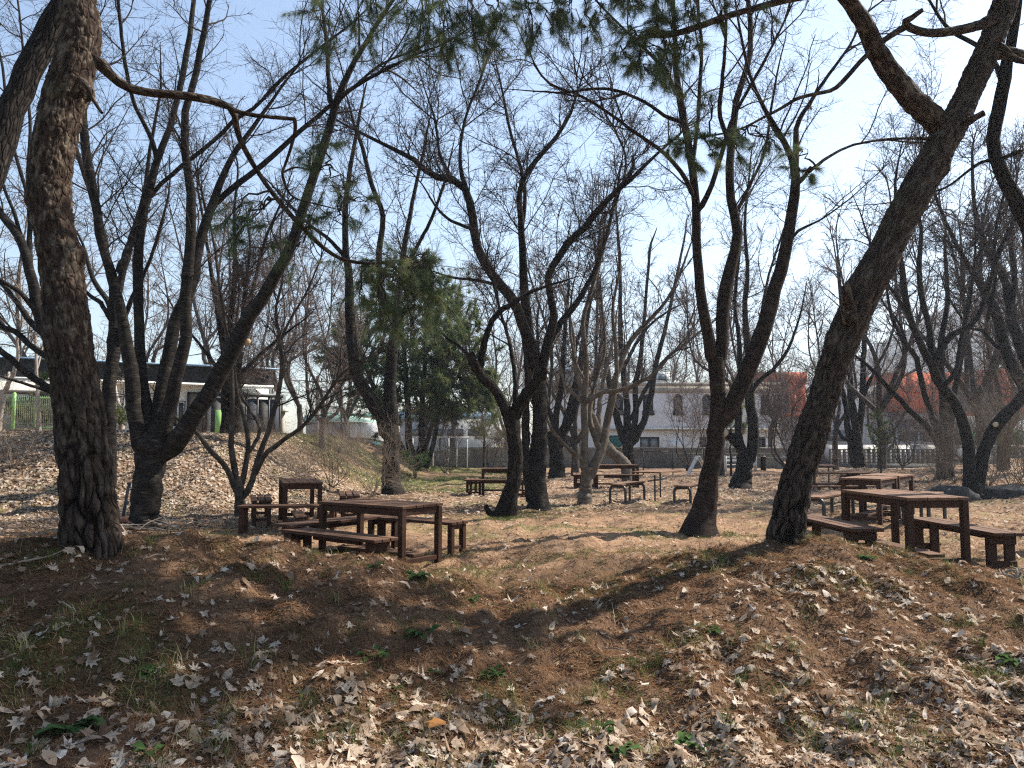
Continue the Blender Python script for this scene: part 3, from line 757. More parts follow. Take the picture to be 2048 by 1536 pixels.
def factory():
    y0 = 70.0; X = lambda px: (px - 1024) / FPX * y0; Z = lambda py: CAM_Z + (884 - py) / FPX * y0
    fr = Frame2((0, y0, 0), 0)
    t = empty('factory_building', (-16, y0, 0), 0, 'pale factory hall with a teal band and mint green roof beyond the lawn', 'building'); base = np.array(t.location)
    for k in range(5):
        a = X(612) + (X(722) - X(612)) * k / 5; b = X(612) + (X(722) - X(612)) * (k + 1) / 5
        part('wall_panel', fr, a + .02, b - .02, Z(896) , Z(844), -8, 0, M_grey if k < 4 else M_panel, t)
        part('teal_band', fr, a + .02, b - .02, Z(895), Z(881), .01, .08, M_teal, t)
    part('lower_wall', fr, X(612), X(722), -1.2, Z(896) - .01, -8, .05, M_white, t)
    part('white_corner', fr, X(723), X(762), Z(897), Z(846), -8, .2, M_panel, t); part('teal_corner', fr, X(723), X(762), Z(896), Z(884), .21, .28, M_teal, t)
    mb = MB(); V = np.array([fr.at(X(s), Z(z), n) - base for n in (.5, -10) for s, z in ((600, 836), (662, 824), (735, 838), (735, 844), (600, 844))])
    mb.add(V, [np.array([(4, 3, 2, 1, 0)]), np.array([(0, 1, 6, 5), (1, 2, 7, 6), (2, 3, 8, 7)])]); obj('roof', mb.mesh('roof'), M_mint, t)
    part('roof_edge', fr, X(636), X(735), Z(826), Z(820), -14, -9, M_mint, t)
    t2 = empty('white_low_shed', (-14, 60, 0), 0, 'low white shed with an orange-brown front beside the teal factory', 'building')
    f2 = Frame2((0, 60.0, 0), 0); X2 = lambda px: (px - 1024) / FPX * 60; Z2 = lambda py: CAM_Z + (884 - py) / FPX * 60
    part('wall', f2, X2(672), X2(706), -.8, Z2(904), -3, 0, M_white, t2); part('front', f2, X2(707), X2(775), -.8, Z2(906), -3, -.1, M_brownscr, t2); part('roof', f2, X2(668), X2(780), Z2(904) + .004, Z2(899), -3.3, .4, M_panel, t2)
    t3 = empty('blue_roofed_hall', (-9, 88, 0), 0, 'grey hall with a pale blue roof edge seen behind the dark conifer', 'building')
    f3 = Frame2((0, 88.0, 0), 0); X3 = lambda px: (px - 1024) / FPX * 88; Z3 = lambda py: CAM_Z + (884 - py) / FPX * 88
    part('wall', f3, X3(800), X3(990), -1, Z3(838), -8, 0, M_grey, t3); part('roof_edge', f3, X3(790), X3(990), Z3(838) + .01, Z3(824), -8.4, .4, M_bluesheet, t3)
    for k in range(4): part('window_band', f3, X3(810) + k * 2.4, X3(810) + k * 2.4 + 1.9, Z3(872), Z3(858), .02, .1, M_glass, t3)
factory()

def screens_and_poles():
    y0 = 48.5; X = lambda px, d=y0: (px - 1024) / FPX * d; Z = lambda py, d=y0: CAM_Z + (884 - py) / FPX * d
    fr = Frame2((0, y0, 0), 0)
    t = empty('green_net_fence', (29, y0, 0), 0, 'green netting fence along the road at far right', 'fence')
    for k in range(4):
        a = X(1905) + k * 1.45; part('net_panel', fr, a + .02, a + 1.43, Z(889), Z(861), -.02, .02, M_screen, t)
        part('post', fr, a - .03, a + .018, -.3, Z(858), -.05, .05, M_pole, t)
    part('rail', fr, X(1900), X(1905) + 5.9, Z(897), Z(890), -.1, .1, M_whitep, t)
    for i, px in enumerate((1964, 2024, 2043)):
        g = empty('globe_lamp', (X(px), y0 - .3, Z(888)), 0, ('white globe lamp standing higher above the green netting', 'white globe lamp low in front of the green netting, nearer the thick leaning trunk', 'white globe lamp low in front of the green netting, nearer the picture edge')[i], 'lamp', 'globe lamps along the green netting')
        zt = (Z(853) if i == 0 else Z(886)) - g.location.z
        bm = bmesh.new(); bmesh.ops.create_uvsphere(bm, u_segments=12, v_segments=8, radius=.085, matrix=Matrix.Translation((0, 0, zt))); me = bpy.data.meshes.new('globe'); bm.to_mesh(me); bm.free()
        obj('globe', me, M_rope, g)
        mb = MB(); tube_batch(mb, np.array([[(0, 0, -1.6), (0, 0, -.4), (0, 0, zt - .07)]]), np.full((1, 3), .025), 6); obj('stem', mb.mesh('stem'), M_pole, g)
    # utility poles
    def upole(px, d, ytop, lab, r=.15):
        x = X(px, d); t = empty('utility_pole', (x, d, 0), 0, lab, 'utility pole')
        zt = Z(ytop, d); mb = MB(); tube_batch(mb, np.array([[(0, 0, -.5), (0, 0, zt * .5), (0, 0, zt)]]), np.array([[r, r * .85, r * .65]]), 14); obj('shaft', mb.mesh('shaft', True), M_pole, t)
        for k, dz in enumerate((.35, 1.0)):
            obj('crossarm', bevel_box(1.5, .09, .09, .008, 'crossarm'), M_pole, t, (0, -.2, zt - dz))
            for q in (-.65, -.3, .3, .65):
                mb = MB(); tube_batch(mb, np.array([[(q, -.2, zt - dz + .04), (q, -.2, zt - dz + .12), (q, -.2, zt - dz + .2)]]), np.array([[.03, .05, .03]]), 8); obj('insulator', mb.mesh('insulator'), M_stone, t)
    upole(1984, 52, 560, 'tall concrete utility pole rising before the hazy hill', .2)
    upole(634, 48, 752, 'concrete utility pole in the gap right of the low building', .15)
    upole(1128, 60, 660, 'pale utility pole behind the roof of the white building', .12)
    # wires
    for i, (a, b) in enumerate((((X(1984, 52), 51.8, Z(578, 52)), (46, 40, 9.6)), ((X(1984, 52), 51.8, Z(600, 52)), (46, 40, 9.0)), ((X(1984, 52), 51.8, Z(742, 52)), (46, 44, 5.8)))):
        p = np.array([np.array(a) * (1 - s) + np.array(b) * s - np.array((0, 0, 1.2 * s * (1 - s))) for s in np.linspace(0, 1, 16)])
        base = p[0].copy(); mb = MB(); tube_batch(mb, (p - base)[None], np.full((1, 16), .012), 4)
        tag(obj('overhead_wire', mb.mesh('overhead_wire'), M_frame, None, base), ('topmost overhead wire leaving the tall pole', 'second overhead wire leaving the tall pole', 'lowest overhead wire low on the tall pole')[i], 'wire', 'overhead wires')
    # clothes-line like white frame on the lawn
    d = 43.0; t = empty('pergola_frame', (X(905, d), d, 0), 0, 'thin white post and rail frame standing on the far lawn', 'frame')
    zt = Z(876, d)
    for px, dd in ((801, 0), (817, 2), (867, 0), (892, 2), (906, 3), (914, 0), (935, 0)):
        mb = MB(); x = X(px, d) - t.location.x; mb.box((x, dd, zt / 2 - .1), (.055, .055, zt + .2)); obj('post', mb.mesh('post'), M_whitep, t)
    mb = MB(); mb.box(((X(801, d) + X(937, d)) / 2 - t.location.x, 0, zt + .035), (X(937, d) - X(799, d), .055, .06)); obj('rail', mb.mesh('rail'), M_whitep, t)
    # black mesh panel
    d = 33.0; t = empty('mesh_panel', (X(1284, d), d, 0), 0, 'black framed wire mesh panel standing by the block wall', 'panel')
    w = X(1345, d) - X(1286, d); h0, h1 = Z(938, d), Z(903, d); fx = X(1285, d) - t.location.x
    for a in (fx, fx + w): mb = MB(); mb.box((a, 0, (h1 + h0) / 2 - .1), (.04, .04, h1 - h0 + .3)); obj('upright', mb.mesh('upright'), M_metal, t)
    for z in (h0 + .06, h1): mb = MB(); mb.box((fx + w / 2, 0, z), (w + .04, .036, .04)); obj('rail', mb.mesh('rail'), M_metal, t)
    mb = MB()
    for k in range(26):
        for s in (1, -1):
            xa = fx + w * k / 25; n_ = int(6)
            mb.box((min(max(xa, fx), fx + w), s * .004, (h0 + h1) / 2), (.006, .004, h1 - h0 - .06))
    for k in range(18): mb.box((fx + w / 2, 0, h0 + (h1 - h0) * k / 18), (w, .004, .006))
    o = obj('wire_mesh', mb.mesh('wire_mesh'), M_metal, t); o['kind'] = 'stuff'
    # white A-frame board
    d = 36.0; t = empty('folding_sign', (X(1394, d), d, 0), 0, 'white folding board leaning open near the block wall', 'sign board')
    for s in (-1, 1):
        o = obj('panel', bevel_box(.05, .6, .95, .006, 'panel'), M_whitep, t, (s * .24, 0, .43)); o.rotation_euler = (0, -s * R_(28), 0)
    mb = MB(); mb.box((0, 0, .12), (.62, .03, .03)); obj('brace', mb.mesh('brace'), M_whitep, t)
    # white slatted bench frame by the wall
    d = 40.0; t = empty('white_bench', (X(1475, d), d, 0), 0, 'old white slatted bench by the wall behind the forked tree', 'bench')
    for px in (1448, 1508): mb = MB(); mb.box((X(px, d) - t.location.x, 0, .35), (.06, .4, .9)); obj('frame', mb.mesh('frame'), M_whitep, t)
    for k, (z, yy) in enumerate(((.32, -.12), (.34, .04), (.55, .16), (.72, .18))): obj('slat', bevel_box(1.55, .1 if k < 2 else .03, .03 if k < 2 else .1, .005, 'slat'), M_whitep, t, (0, yy, z))
    # stump post
    d = 41.0; t = empty('wooden_post', (X(1524, d), d, 0), 0, 'short dark wooden post with pale top before the block wall', 'post')
    mb = MB(); tube_batch(mb, np.array([[(0, 0, -.3), (0, 0, .3), (.01, 0, .72)]]), np.array([[.16, .145, .14]]), 12, .1, np.random.RandomState(1)); obj('shaft', mb.mesh('shaft', True), M_rough, t)
    mb = MB(); tube_batch(mb, np.array([[(.01, 0, .715), (.01, 0, .745), (.01, 0, .75)]]), np.array([[.138, .13, .005]]), 12); obj('top', mb.mesh('top'), M_cut, t)
    # metal stake and clay slab by the bank
    x, yv = (254 - 1024) / FPX * 15.2, 15.2; z = float(gz(x, yv))
    mb = MB(); mb.box((0, 0, .25), (.05, .03, .7), 0).box((0, 0.02, .62), (.06, .012, .1)); o = obj('metal_stake', mb.mesh('metal_stake'), M_slate, None, (x, yv, z)); o.rotation_euler = (0, R_(8), 0); tag(o, 'thin grey metal stake leaning in the leaves at the bank foot', 'stake')
    o = obj('terracotta_slab', bevel_box(.55, .34, .08, .01, 'terracotta_slab'), M_clay, None, (x - .02, yv - .35, float(gz(x, yv - .35)) + .04), (0, 0, .2)); tag(o, 'flat terracotta slab lying at the foot of the bank', 'slab')
screens_and_poles()
# ------------------------------------------------------------------ trees
def limb_world(pts, d, dd0, dd1, ext, K, rng, wob=0.10, round_start=True):
    pts = np.asarray(pts, float); n = len(pts)
    cum = np.concatenate(([0], np.cumsum(np.linalg.norm(np.diff(pts[:, :2], axis=0), axis=1)))); tt = cum / cum[-1]
    W = []
    for (px, py, w), t in zip(pts, tt):
        dd = d + dd0 + (dd1 - dd0) * t
        W.append((*P(px, py, dd), 0.5 * w * dd / FPX))
    W = np.array(W)
    if ext > 0:                                   # the limb goes on past the last measured point
        v = W[-1, :3] - W[-2, :3]; v = v / np.linalg.norm(v)
        for k in (1, 2):
            v = v + rng.normal(size=3) * 0.12 + np.array((0, 0, 0.06)); v /= np.linalg.norm(v)
            W = np.vstack((W, np.append(W[-1, :3] + v * ext / 2, W[-1, 3] * (0.68 if k == 1 else 0.45))))
    v = W[0, :3] - W[1, :3]; W = np.vstack((np.append(W[0, :3] + v / np.linalg.norm(v) * W[0, 3] * .9, W[0, 3] * .12), W)) if round_start else W
    Q = resample(W, K)
    Q[2:-1, :3] += rng.normal(size=(K - 3, 3)) * (wob * Q[2:-1, 3:4])
    return Q[:, :3], np.maximum(Q[:, 3], 0.003)

ALL_TREES = []
def make_tree(name, label, d, trunk, limbs, mat, twig=None, sp=(0.42, 0.24, 0.13), Ls=((0.7, 2.4), (0.35, 1.05), (0.12, 0.38)), ext=1.2, seed=1,
              t0=0.3, up=0.22, group=None, flare=1.35, stubs=(), ang=(28, 72), r=(0.02, 0.007, 0.0032), buds=True, trunk_sp=False, cat='tree', zmin=1.4):
    rng = np.random.RandomState(seed)
    twig = twig or M_twig
    tp, tr = limb_world(trunk, d, 0, 0, 0, 26, rng, 0.05, False)
    # run the trunk down into the ground, with a root flare
    z0 = float(gz(tp[0, 0], tp[0, 1]))
    tp[0, 2] = min(tp[0, 2], z0 + .02)
    base = np.array((tp[0, 0], tp[0, 1], z0))
    low = np.clip(1 - (tp[:, 2] - z0) / 0.45, 0, 1)
    tr = tr * (1 + (flare - 1) * 0.5 * low ** 2)
    tp = np.vstack((tp[:1] + (tp[:1] - tp[2:3]) * np.array([[.3, .3, 0]]) - np.array([[0, 0, 0.3]]), tp)); tr = np.concatenate(([tr[0] * flare], tr))
    LP, LR, T0 = [tp[:27]], [tr[:27]], [0.55]
    Pl, Rl = [], []
    for L in limbs:
        pts, o = L[0], (L[1] if len(L) > 1 else {})
        q, rr = limb_world(pts, d, o.get('dd0', 0), o.get('dd', rng.uniform(-1.0, 1.0)), o.get('ext', ext), 27, rng)
        Pl.append(q); Rl.append(rr); T0.append(o.get('t0', t0))
    root = empty(name, base, 0, label, cat, group)
    mb = MB()
    tube_batch(mb, (tp - base)[None], tr[None], 20, 0.07, rng)
    # closing cap for a cut trunk
    tube_batch(mb, np.array([[tp[-1] - base, tp[-1] - base + (tp[-1] - tp[-2]) * .15]]), np.array([[tr[-1], 0.002]]), 20)
    if Pl: tube_batch(mb, np.array(Pl) - base, np.array(Rl), 10, 0.06, rng)
    obj('trunk', mb.mesh('trunk', True), mat, root)
    for (px, py, w, qx, qy) in stubs:
        a, b = P(px, py, d - .02) - base, P(qx, qy, d - .12) - base; rr = .5 * w * d / FPX
        m2 = MB(); tube_batch(m2, np.array([[a, (a + b) / 2, b]]), np.array([[rr * 1.25, rr, rr]]), 10); obj('stub', m2.mesh('stub', True), mat, root)
        v = (b - a) / np.linalg.norm(b - a); m3 = MB(); tube_batch(m3, np.array([[b - v * .01, b + v * .004, b + v * .006]]), np.array([[rr * .98, rr * .96, .003]]), 10); obj('cut_face', m3.mesh('cut_face'), M_cut, root)
    # branches and twigs
    crown = MB()
    keep = lambda Q: Q[:, 0, 2] > zmin
    q1s, r1s = [], []
    src = [(q, rr, t) for q, rr, t in zip(Pl, Rl, T0[1:])]
    if trunk_sp: src.append((tp, tr, 0.6))
    for q, rr, t in src:
        a, b = grow(rng, q[None], rr[None], sp[0], t, Ls[0][0], Ls[0][1], ang, up, 9, r[0], r[1], 0.13, 0.05, 1.0, keep); q1s.append(a); r1s.append(b)
    q1 = np.concatenate(q1s); r1 = np.concatenate(r1s)
    pend = np.array(Pl) if Pl else np.zeros((0, 27, 3)); prr = np.array(Rl) if Pl else np.zeros((0, 27))
    tube_batch(crown, q1 - base, r1, 5)
    r3t = max(r[2], .00026 * d)
    q2, r2 = grow(rng, q1, r1, sp[1] * .62, 0.12, *Ls[1], (25, 80), 0.05, 6, max(r[1], .0005 * d), r3t, 0.16, 0.03)
    if len(pend):
        qa, ra = grow(rng, pend[:, 10:], prr[:, 10:], sp[1] * 1.5, 0.1, *Ls[1], (30, 85), 0.1, 6, r[1], r3t, 0.16, 0.03, 1.0, keep)
        q2 = np.concatenate((q2, qa)); r2 = np.concatenate((r2, ra))
    tube_batch(crown, q2 - base, r2, 3)
    q3, r3 = grow(rng, q2, r2, sp[2] * .42, 0.1, *Ls[2], (30, 85), 0.05, 2, r3t, r3t * 0.6, 0.25)
    tube_batch(crown, q3 - base, r3, 3)
    tag(obj('crown', crown.mesh('crown'), twig, root), kind='stuff')
    ALL_TREES.append((name, len(q1), len(q2), len(q3)))
    return root

# --- near cherry on the left (many limbs from a low crotch)
make_tree('cherry_tree', 'large dark cherry with five limbs fanning from a low crotch right of the nearest pine', 13.5,
    [(290, 1056, 58), (292, 1010, 55), (296, 960, 56), (303, 915, 58), (306, 880, 60), (305, 862, 40)],
    [([(285, 915, 34), (277, 868, 34), (271, 823, 31), (258, 706, 25), (242, 628, 20), (223, 550, 20), (208, 500, 18), (190, 400, 18), (172, 300, 17), (166, 240, 15), (168, 150, 13), (176, 60, 10)], {'dd': -.6}),
     ([(296, 895, 26), (290, 800, 22), (279, 706, 21), (277, 648, 20), (277, 560, 20), (277, 500, 18), (290, 410, 17), (306, 350, 16), (316, 315, 15), (336, 265, 13), (348, 218, 12), (365, 156, 12), (375, 98, 11), (388, 0, 9)], {'dd': 1.0}),
     ([(309, 885, 34), (317, 820, 29), (332, 740, 26), (348, 665, 24), (363, 609, 24), (385, 560, 23), (398, 488, 20), (422, 422, 17), (441, 363, 14), (470, 305, 12), (505, 255, 9), (548, 195, 6)], {'dd': 1.3}),
     ([(320, 905, 36), (332, 840, 30), (348, 775, 27), (364, 715, 25), (372, 660, 23), (370, 600, 22), (377, 530, 20), (381, 469, 19), (382, 390, 18), (373, 332, 16), (369, 273, 16), (372, 215, 15), (386, 176, 14), (399, 109, 13), (414, 31, 11), (422, -5, 10)], {'dd': -.5}),
     ([(330, 915, 40), (375, 850, 38), (414, 792, 34), (453, 722, 32), (482, 665, 30), (512, 618, 27), (545, 560, 24), (582, 492, 22), (610, 410, 20), (633, 340, 18), (653, 273, 17), (667, 219, 15), (696, 148, 12), (733, 84, 10), (781, 8, 8)], {'dd': -1.2, 't0': .42}),
     ([(316, 330, 9), (304, 280, 9), (270, 211, 8), (254, 148, 8), (244, 78, 7), (236, 0, 6)], {'dd0': .8, 'dd': .2}),
     ([(293, 405, 10), (318, 372, 9), (363, 332, 9), (430, 280, 8), (470, 240, 8), (512, 213, 7), (560, 160, 6), (640, 95, 5), (700, 50, 4)], {'dd0': .6, 'dd': 1.4}),
     ([(391, 508, 13), (422, 420, 12), (465, 377, 12), (512, 340, 11), (570, 290, 10), (640, 228, 9), (690, 190, 7), (760, 130, 5), (840, 95, 4)], {'dd0': .9, 'dd': 2.0}),
     ([(661, 208, 11), (657, 150, 9), (654, 90, 8), (645, 0, 7)], {'dd0': -1.0, 'dd': -.4}),
     ([(668, 212, 10), (700, 180, 8), (760, 145, 7), (830, 110, 5)], {'dd0': -1.0, 'dd': -1.6}),
     ([(238, 543, 14), (256, 500, 14), (272, 460, 13), (296, 400, 12)], {'dd0': -.3, 'dd': .9, 'ext': .3})],
    M_cherry, seed=11, stubs=[(484, 672, 17, 494, 684)], sp=(0.40, 0.22, 0.125))

# --- trees half hidden behind the nearest pine
make_tree('cherry_tree', 'ringed dark trunk standing close behind the nearest pine, left of the five-limbed cherry', 17,
    [(219, 900, 28), (218, 855, 27), (219, 784, 25), (227, 706, 24), (230, 648, 23), (228, 600, 20)],
    [([(228, 620, 17), (222, 560, 15), (205, 470, 13), (180, 380, 11), (150, 290, 9), (130, 200, 7), (118, 90, 5)], {}),
     ([(229, 640, 14), (215, 600, 12), (196, 575, 10), (180, 540, 8), (170, 500, 6)], {}),
     ([(229, 640, 16), (240, 570, 14), (262, 480, 12), (285, 400, 9), (300, 300, 7), (320, 190, 5)], {}),
     ([(222, 640, 10), (200, 605, 9), (178, 590, 8), (150, 560, 6)], {}),
     ([(232, 700, 12), (246, 650, 10), (262, 600, 9), (300, 520, 7), (330, 420, 5)], {})],
    M_cherry, seed=12)
make_tree('cherry_tree', 'dark tree hidden behind the nearest pine with branches sweeping to the left edge', 16,
    [(150, 905, 36), (146, 850, 32), (138, 800, 30), (126, 750, 26), (112, 690, 22)],
    [([(118, 790, 16), (85, 768, 14), (60, 752, 14), (30, 725, 13), (0, 700, 12), (-40, 660, 9)], {'dd': -.5, 't0': .5}),
     ([(120, 735, 14), (92, 712, 13), (60, 690, 12), (32, 664, 11), (0, 650, 10), (-40, 610, 8)], {'dd': .5}),
     ([(110, 700, 16), (85, 668, 13), (58, 640, 12), (30, 600, 10), (0, 562, 9), (-40, 520, 7)], {'dd': 1}),
     ([(108, 690, 22), (80, 640, 24), (66, 570, 21), (52, 510, 19), (28, 460, 17), (0, 425, 15), (-30, 360, 12)], {'dd': 0}),
     ([(60, 545, 12), (59, 480, 10), (60, 420, 8), (56, 340, 7), (60, 250, 6), (48, 120, 5), (35, 0, 4)], {'dd': .8}),
     ([(44, 490, 9), (30, 430, 7), (10, 380, 6), (-10, 300, 5)], {}),
     ([(70, 620, 11), (40, 585, 9), (0, 560, 8), (-40, 540, 6)], {'dd': -.6}),
     ([(114, 790, 8), (85, 778, 7), (50, 768, 6), (0, 752, 5)], {'dd': -.8, 't0': .6}),
     ([(110, 690, 14), (100, 600, 11), (75, 480, 9), (52, 380, 7), (22, 270, 6), (4, 130, 5)], {})],
    M_cherry, seed=13, sp=(0.5, 0.26, 0.14))

# --- slender grey tree right of the big cherry
make_tree('slender_tree', 'slender grey forked tree at the bank foot between the big cherry and the left tables', 15.6,
    [(481, 1022, 23), (480, 1000, 20), (478, 975, 19), (474, 955, 17)],
    [([(474, 985, 12), (457, 945, 11), (440, 920, 10), (422, 902, 10), (400, 874, 9), (383, 855, 8), (352, 836, 6), (330, 800, 4)], {'t0': .5, 'dd': -.6, 'ext': .4}),
     ([(475, 965, 13), (463, 900, 12), (465, 823, 10), (462, 720, 8), (450, 640, 7), (438, 560, 6), (425, 470, 5), (405, 390, 4)], {'dd': .4}),
     ([(480, 980, 12), (492, 930, 10), (496, 880, 9), (486, 830, 8), (472, 770, 6), (470, 690, 5), (478, 600, 4)], {'dd': .9}),
     ([(486, 1000, 13), (505, 960, 12), (520, 905, 11), (534, 870, 10), (550, 815, 9), (563, 745, 8), (560, 680, 7), (551, 620, 6), (565, 560, 5), (560, 480, 4)], {'dd': -.4}),
     ([(507, 955, 11), (528, 913, 10), (559, 886, 9), (602, 855, 8), (637, 815, 7), (668, 768, 6), (690, 742, 5), (720, 725, 4)], {'dd': -.9}),
     ([(552, 700, 6), (580, 640, 5), (610, 590, 4), (640, 520, 3)], {}),
     ([(498, 905, 8), (520, 860, 7), (500, 820, 5), (482, 790, 4)], {})],
    M_grey_bark, M_twig, seed=14, sp=(0.30, 0.2, 0.12), Ls=((.5, 1.5), (.3, .8), (.1, .35)), zmin=1.1)
make_tree('bushy_tree', 'brown twiggy tree on the bank before the low building, behind the slender grey tree', 21.5,
    [(455, 885, 30), (456, 830, 26), (455, 760, 24), (452, 700, 20)],
    [([(452, 720, 15), (440, 650, 12), (425, 560, 9), (410, 460, 6), (395, 370, 4)], {}), ([(455, 720, 15), (462, 640, 12), (470, 540, 9), (468, 430, 6), (476, 340, 4)], {}),
     ([(458, 730, 14), (480, 660, 11), (505, 580, 8), (530, 480, 6), (560, 410, 4)], {}), ([(452, 780, 10), (430, 730, 8), (400, 690, 6), (360, 640, 4)], {}), ([(458, 790, 10), (490, 740, 8), (530, 700, 6), (580, 660, 4)], {}),
     ([(470, 860, 18), (473, 800, 16), (476, 740, 14), (482, 670, 12), (490, 590, 8), (500, 500, 5)], {})],
    M_rough, M_twig_far, seed=15, sp=(0.3, 0.17, 0.11), t0=.05, Ls=((.6, 1.7), (.3, .9), (.12, .4)), zmin=2.4)

# --- tree behind the left picnic tables
make_tree('cherry_tree', 'dark twin-stemmed tree just behind the left picnic tables', 21.6,
    [(785, 992, 42), (782, 950, 36), (783, 910, 34), (783, 870, 33), (782, 845, 31)],
    [([(783, 860, 30), (783, 823, 26), (780, 784, 25), (784, 722, 22), (792, 640, 18), (800, 560, 14), (812, 480, 11), (830, 380, 8), (850, 290, 6)], {'dd': .8}),
     ([(776, 880, 28), (763, 835, 28), (742, 805, 27), (716, 755, 25), (706, 706, 22), (700, 628, 19), (697, 550, 16), (692, 500, 14), (690, 430, 12), (700, 340, 9), (716, 250, 7)], {'dd': -.6}),
     ([(762, 600, 11), (758, 508, 13), (766, 430, 11), (744, 371, 10), (724, 293, 8), (706, 240, 6)], {'dd0': .5, 'dd': .2}),
     ([(694, 520, 9), (660, 480, 8), (620, 450, 6), (570, 400, 5)], {}),
     ([(800, 570, 10), (830, 500, 8), (862, 440, 7), (890, 360, 5)], {})],
    M_cherry, M_twig, seed=16, sp=(0.45, 0.26, 0.16), flare=1.5, zmin=3.0)

# --- the leaning furrowed tree and the tall one beside it
make_tree('leaning_tree', 'leaning furrowed tree with a low curved stub beside the central tall trunk', 15.3,
    [(1008, 1037, 44), (1018, 1000, 35), (1027, 965, 31), (1031, 920, 29), (1029, 880, 29), (1024, 845, 32), (1024, 820, 34)],
    [([(1018, 835, 24), (1003, 800, 21), (985, 775, 20), (962, 750, 20), (945, 722, 19), (940, 706, 17)], {'ext': 0, 'dd': -.5, 't0': .5}),
     ([(962, 735, 14), (964, 712, 14), (972, 672, 13), (985, 640, 12), (1005, 618, 11), (1026, 608, 9), (1060, 585, 7), (1100, 570, 5)], {'dd0': -.3, 'dd': -.8, 'ext': .6}),
     ([(1028, 830, 27), (1048, 797, 25), (1068, 772, 22), (1090, 738, 17)], {'ext': 0, 'dd': -.3, 't0': .6}),
     ([(940, 712, 7), (915, 690, 6), (890, 672, 5), (868, 640, 4), (850, 600, 3)], {'dd0': -.4}),
     ([(1030, 820, 12), (1030, 760, 10), (1020, 690, 8), (1000, 620, 6), (985, 560, 5)], {}),
     ([(998, 1028, 13), (985, 1030, 12), (975, 1020, 11), (972, 1012, 10)], {'ext': 0, 't0': .99, 'dd': -.1})],
    M_rough, seed=17, sp=(0.36, 0.22, 0.13), flare=1.3, zmin=1.8)
make_tree('tall_tree', 'tall dark central tree with a great arched limb reaching up and left', 18,
    [(1077, 1012, 42), (1076, 980, 36), (1074, 940, 34), (1078, 890, 33), (1080, 830, 30), (1077, 780, 29), (1073, 745, 26)],
    [([(1062, 1005, 20), (1056, 960, 18), (1051, 900, 17), (1052, 830, 16), (1055, 760, 13), (1050, 700, 10)], {'dd': -.2, 'ext': .4, 't0': .7}),
     ([(1077, 775, 26), (1066, 706, 23), (1048, 660, 22), (1024, 598, 21), (988, 555, 20), (957, 500, 19), (943, 430, 18), (934, 383, 16), (904, 360, 15), (862, 352, 13), (836, 324, 11), (785, 297, 8), (731, 270, 6)], {'dd': -1.5, 't0': .25}),
     ([(1074, 765, 24), (1060, 680, 21), (1050, 600, 19), (1046, 520, 16), (1042, 450, 14), (1040, 383, 12), (1062, 332, 10), (1094, 297, 9), (1135, 240, 7), (1153, 188, 5)], {'dd': .3}),
     ([(1078, 770, 24), (1092, 700, 20), (1108, 640, 18), (1100, 590, 15), (1098, 547, 15), (1133, 492, 15), (1168, 457, 14), (1196, 422, 13), (1227, 387, 11), (1266, 355, 9), (1317, 305, 6)], {'dd': -.9}),
     ([(1085, 720, 15), (1112, 660, 14), (1150, 610, 13), (1180, 560, 10), (1205, 500, 8), (1230, 400, 6)], {'dd': .6}),
     ([(1042, 470, 9), (1050, 390, 8), (1040, 330, 7), (1020, 260, 6), (1000, 160, 4)], {'dd0': .3, 'dd': .8}),
     ([(936, 390, 10), (920, 320, 8), (930, 240, 6), (960, 160, 5), (985, 90, 3)], {'dd0': -1.2, 'dd': -.7}),
     ([(905, 360, 9), (880, 310, 7), (870, 240, 5), (850, 180, 3)], {'dd0': -1.3}),
     ([(1196, 424, 6), (1225, 418, 5), (1252, 330, 4), (1235, 270, 4), (1205, 215, 3)], {}),
     ([(1227, 390, 8), (1260, 350, 7), (1268, 318, 6)], {'ext': 0}),
     ([(1000, 570, 7), (950, 560, 6), (905, 555, 5), (860, 540, 3)], {'dd0': -.9}),
     ([(950, 460, 8), (900, 440, 6), (870, 410, 5), (845, 370, 3)], {'dd0': -1.1})],
    M_cherry, seed=18, sp=(0.26, 0.17, 0.12), zmin=4.2)

make_tree('pale_tree', 'smooth pale tree forking low near the middle, right of the tall central tree', 19,
    [(1169, 1008, 30), (1171, 980, 25), (1174, 955, 24), (1176, 935, 24)],
    [([(1170, 955, 16), (1168, 900, 15), (1169, 850, 15), (1168, 808, 15), (1170, 770, 13), (1172, 720, 11), (1168, 680, 10), (1166, 640, 9), (1180, 590, 8), (1200, 520, 6), (1210, 440, 4)], {'dd': .5}),
     ([(1169, 806, 11), (1185, 796, 10), (1210, 784, 9), (1243, 780, 8), (1274, 767, 7), (1310, 745, 6), (1350, 700, 4)], {'dd': -.8}),
     ([(1168, 930, 10), (1160, 916, 9), (1146, 905, 9), (1132, 893, 8), (1115, 874, 7), (1102, 856, 6), (1088, 820, 4)], {'dd': -.6, 'ext': .3, 't0': .6}),
     ([(1177, 960, 22), (1190, 928, 21), (1204, 903, 20), (1211, 860, 16), (1222, 800, 14), (1236, 740, 12), (1262, 680, 10), (1300, 640, 8), (1340, 590, 6), (1370, 520, 4)], {'dd': .8}),
     ([(1214, 850, 11), (1232, 770, 10), (1232, 700, 8), (1225, 620, 6), (1240, 530, 5), (1235, 450, 3)], {}),
     ([(1200, 900, 13), (1185, 860, 11), (1180, 820, 9), (1192, 760, 8), (1210, 700, 6), (1205, 620, 5)], {'dd': 1.2}),
     ([(1168, 760, 7), (1150, 720, 6), (1140, 650, 5), (1145, 580, 3)], {})],
    M_pale, M_twig, seed=19, sp=(0.45, 0.26, 0.15), flare=1.15, zmin=2.6)
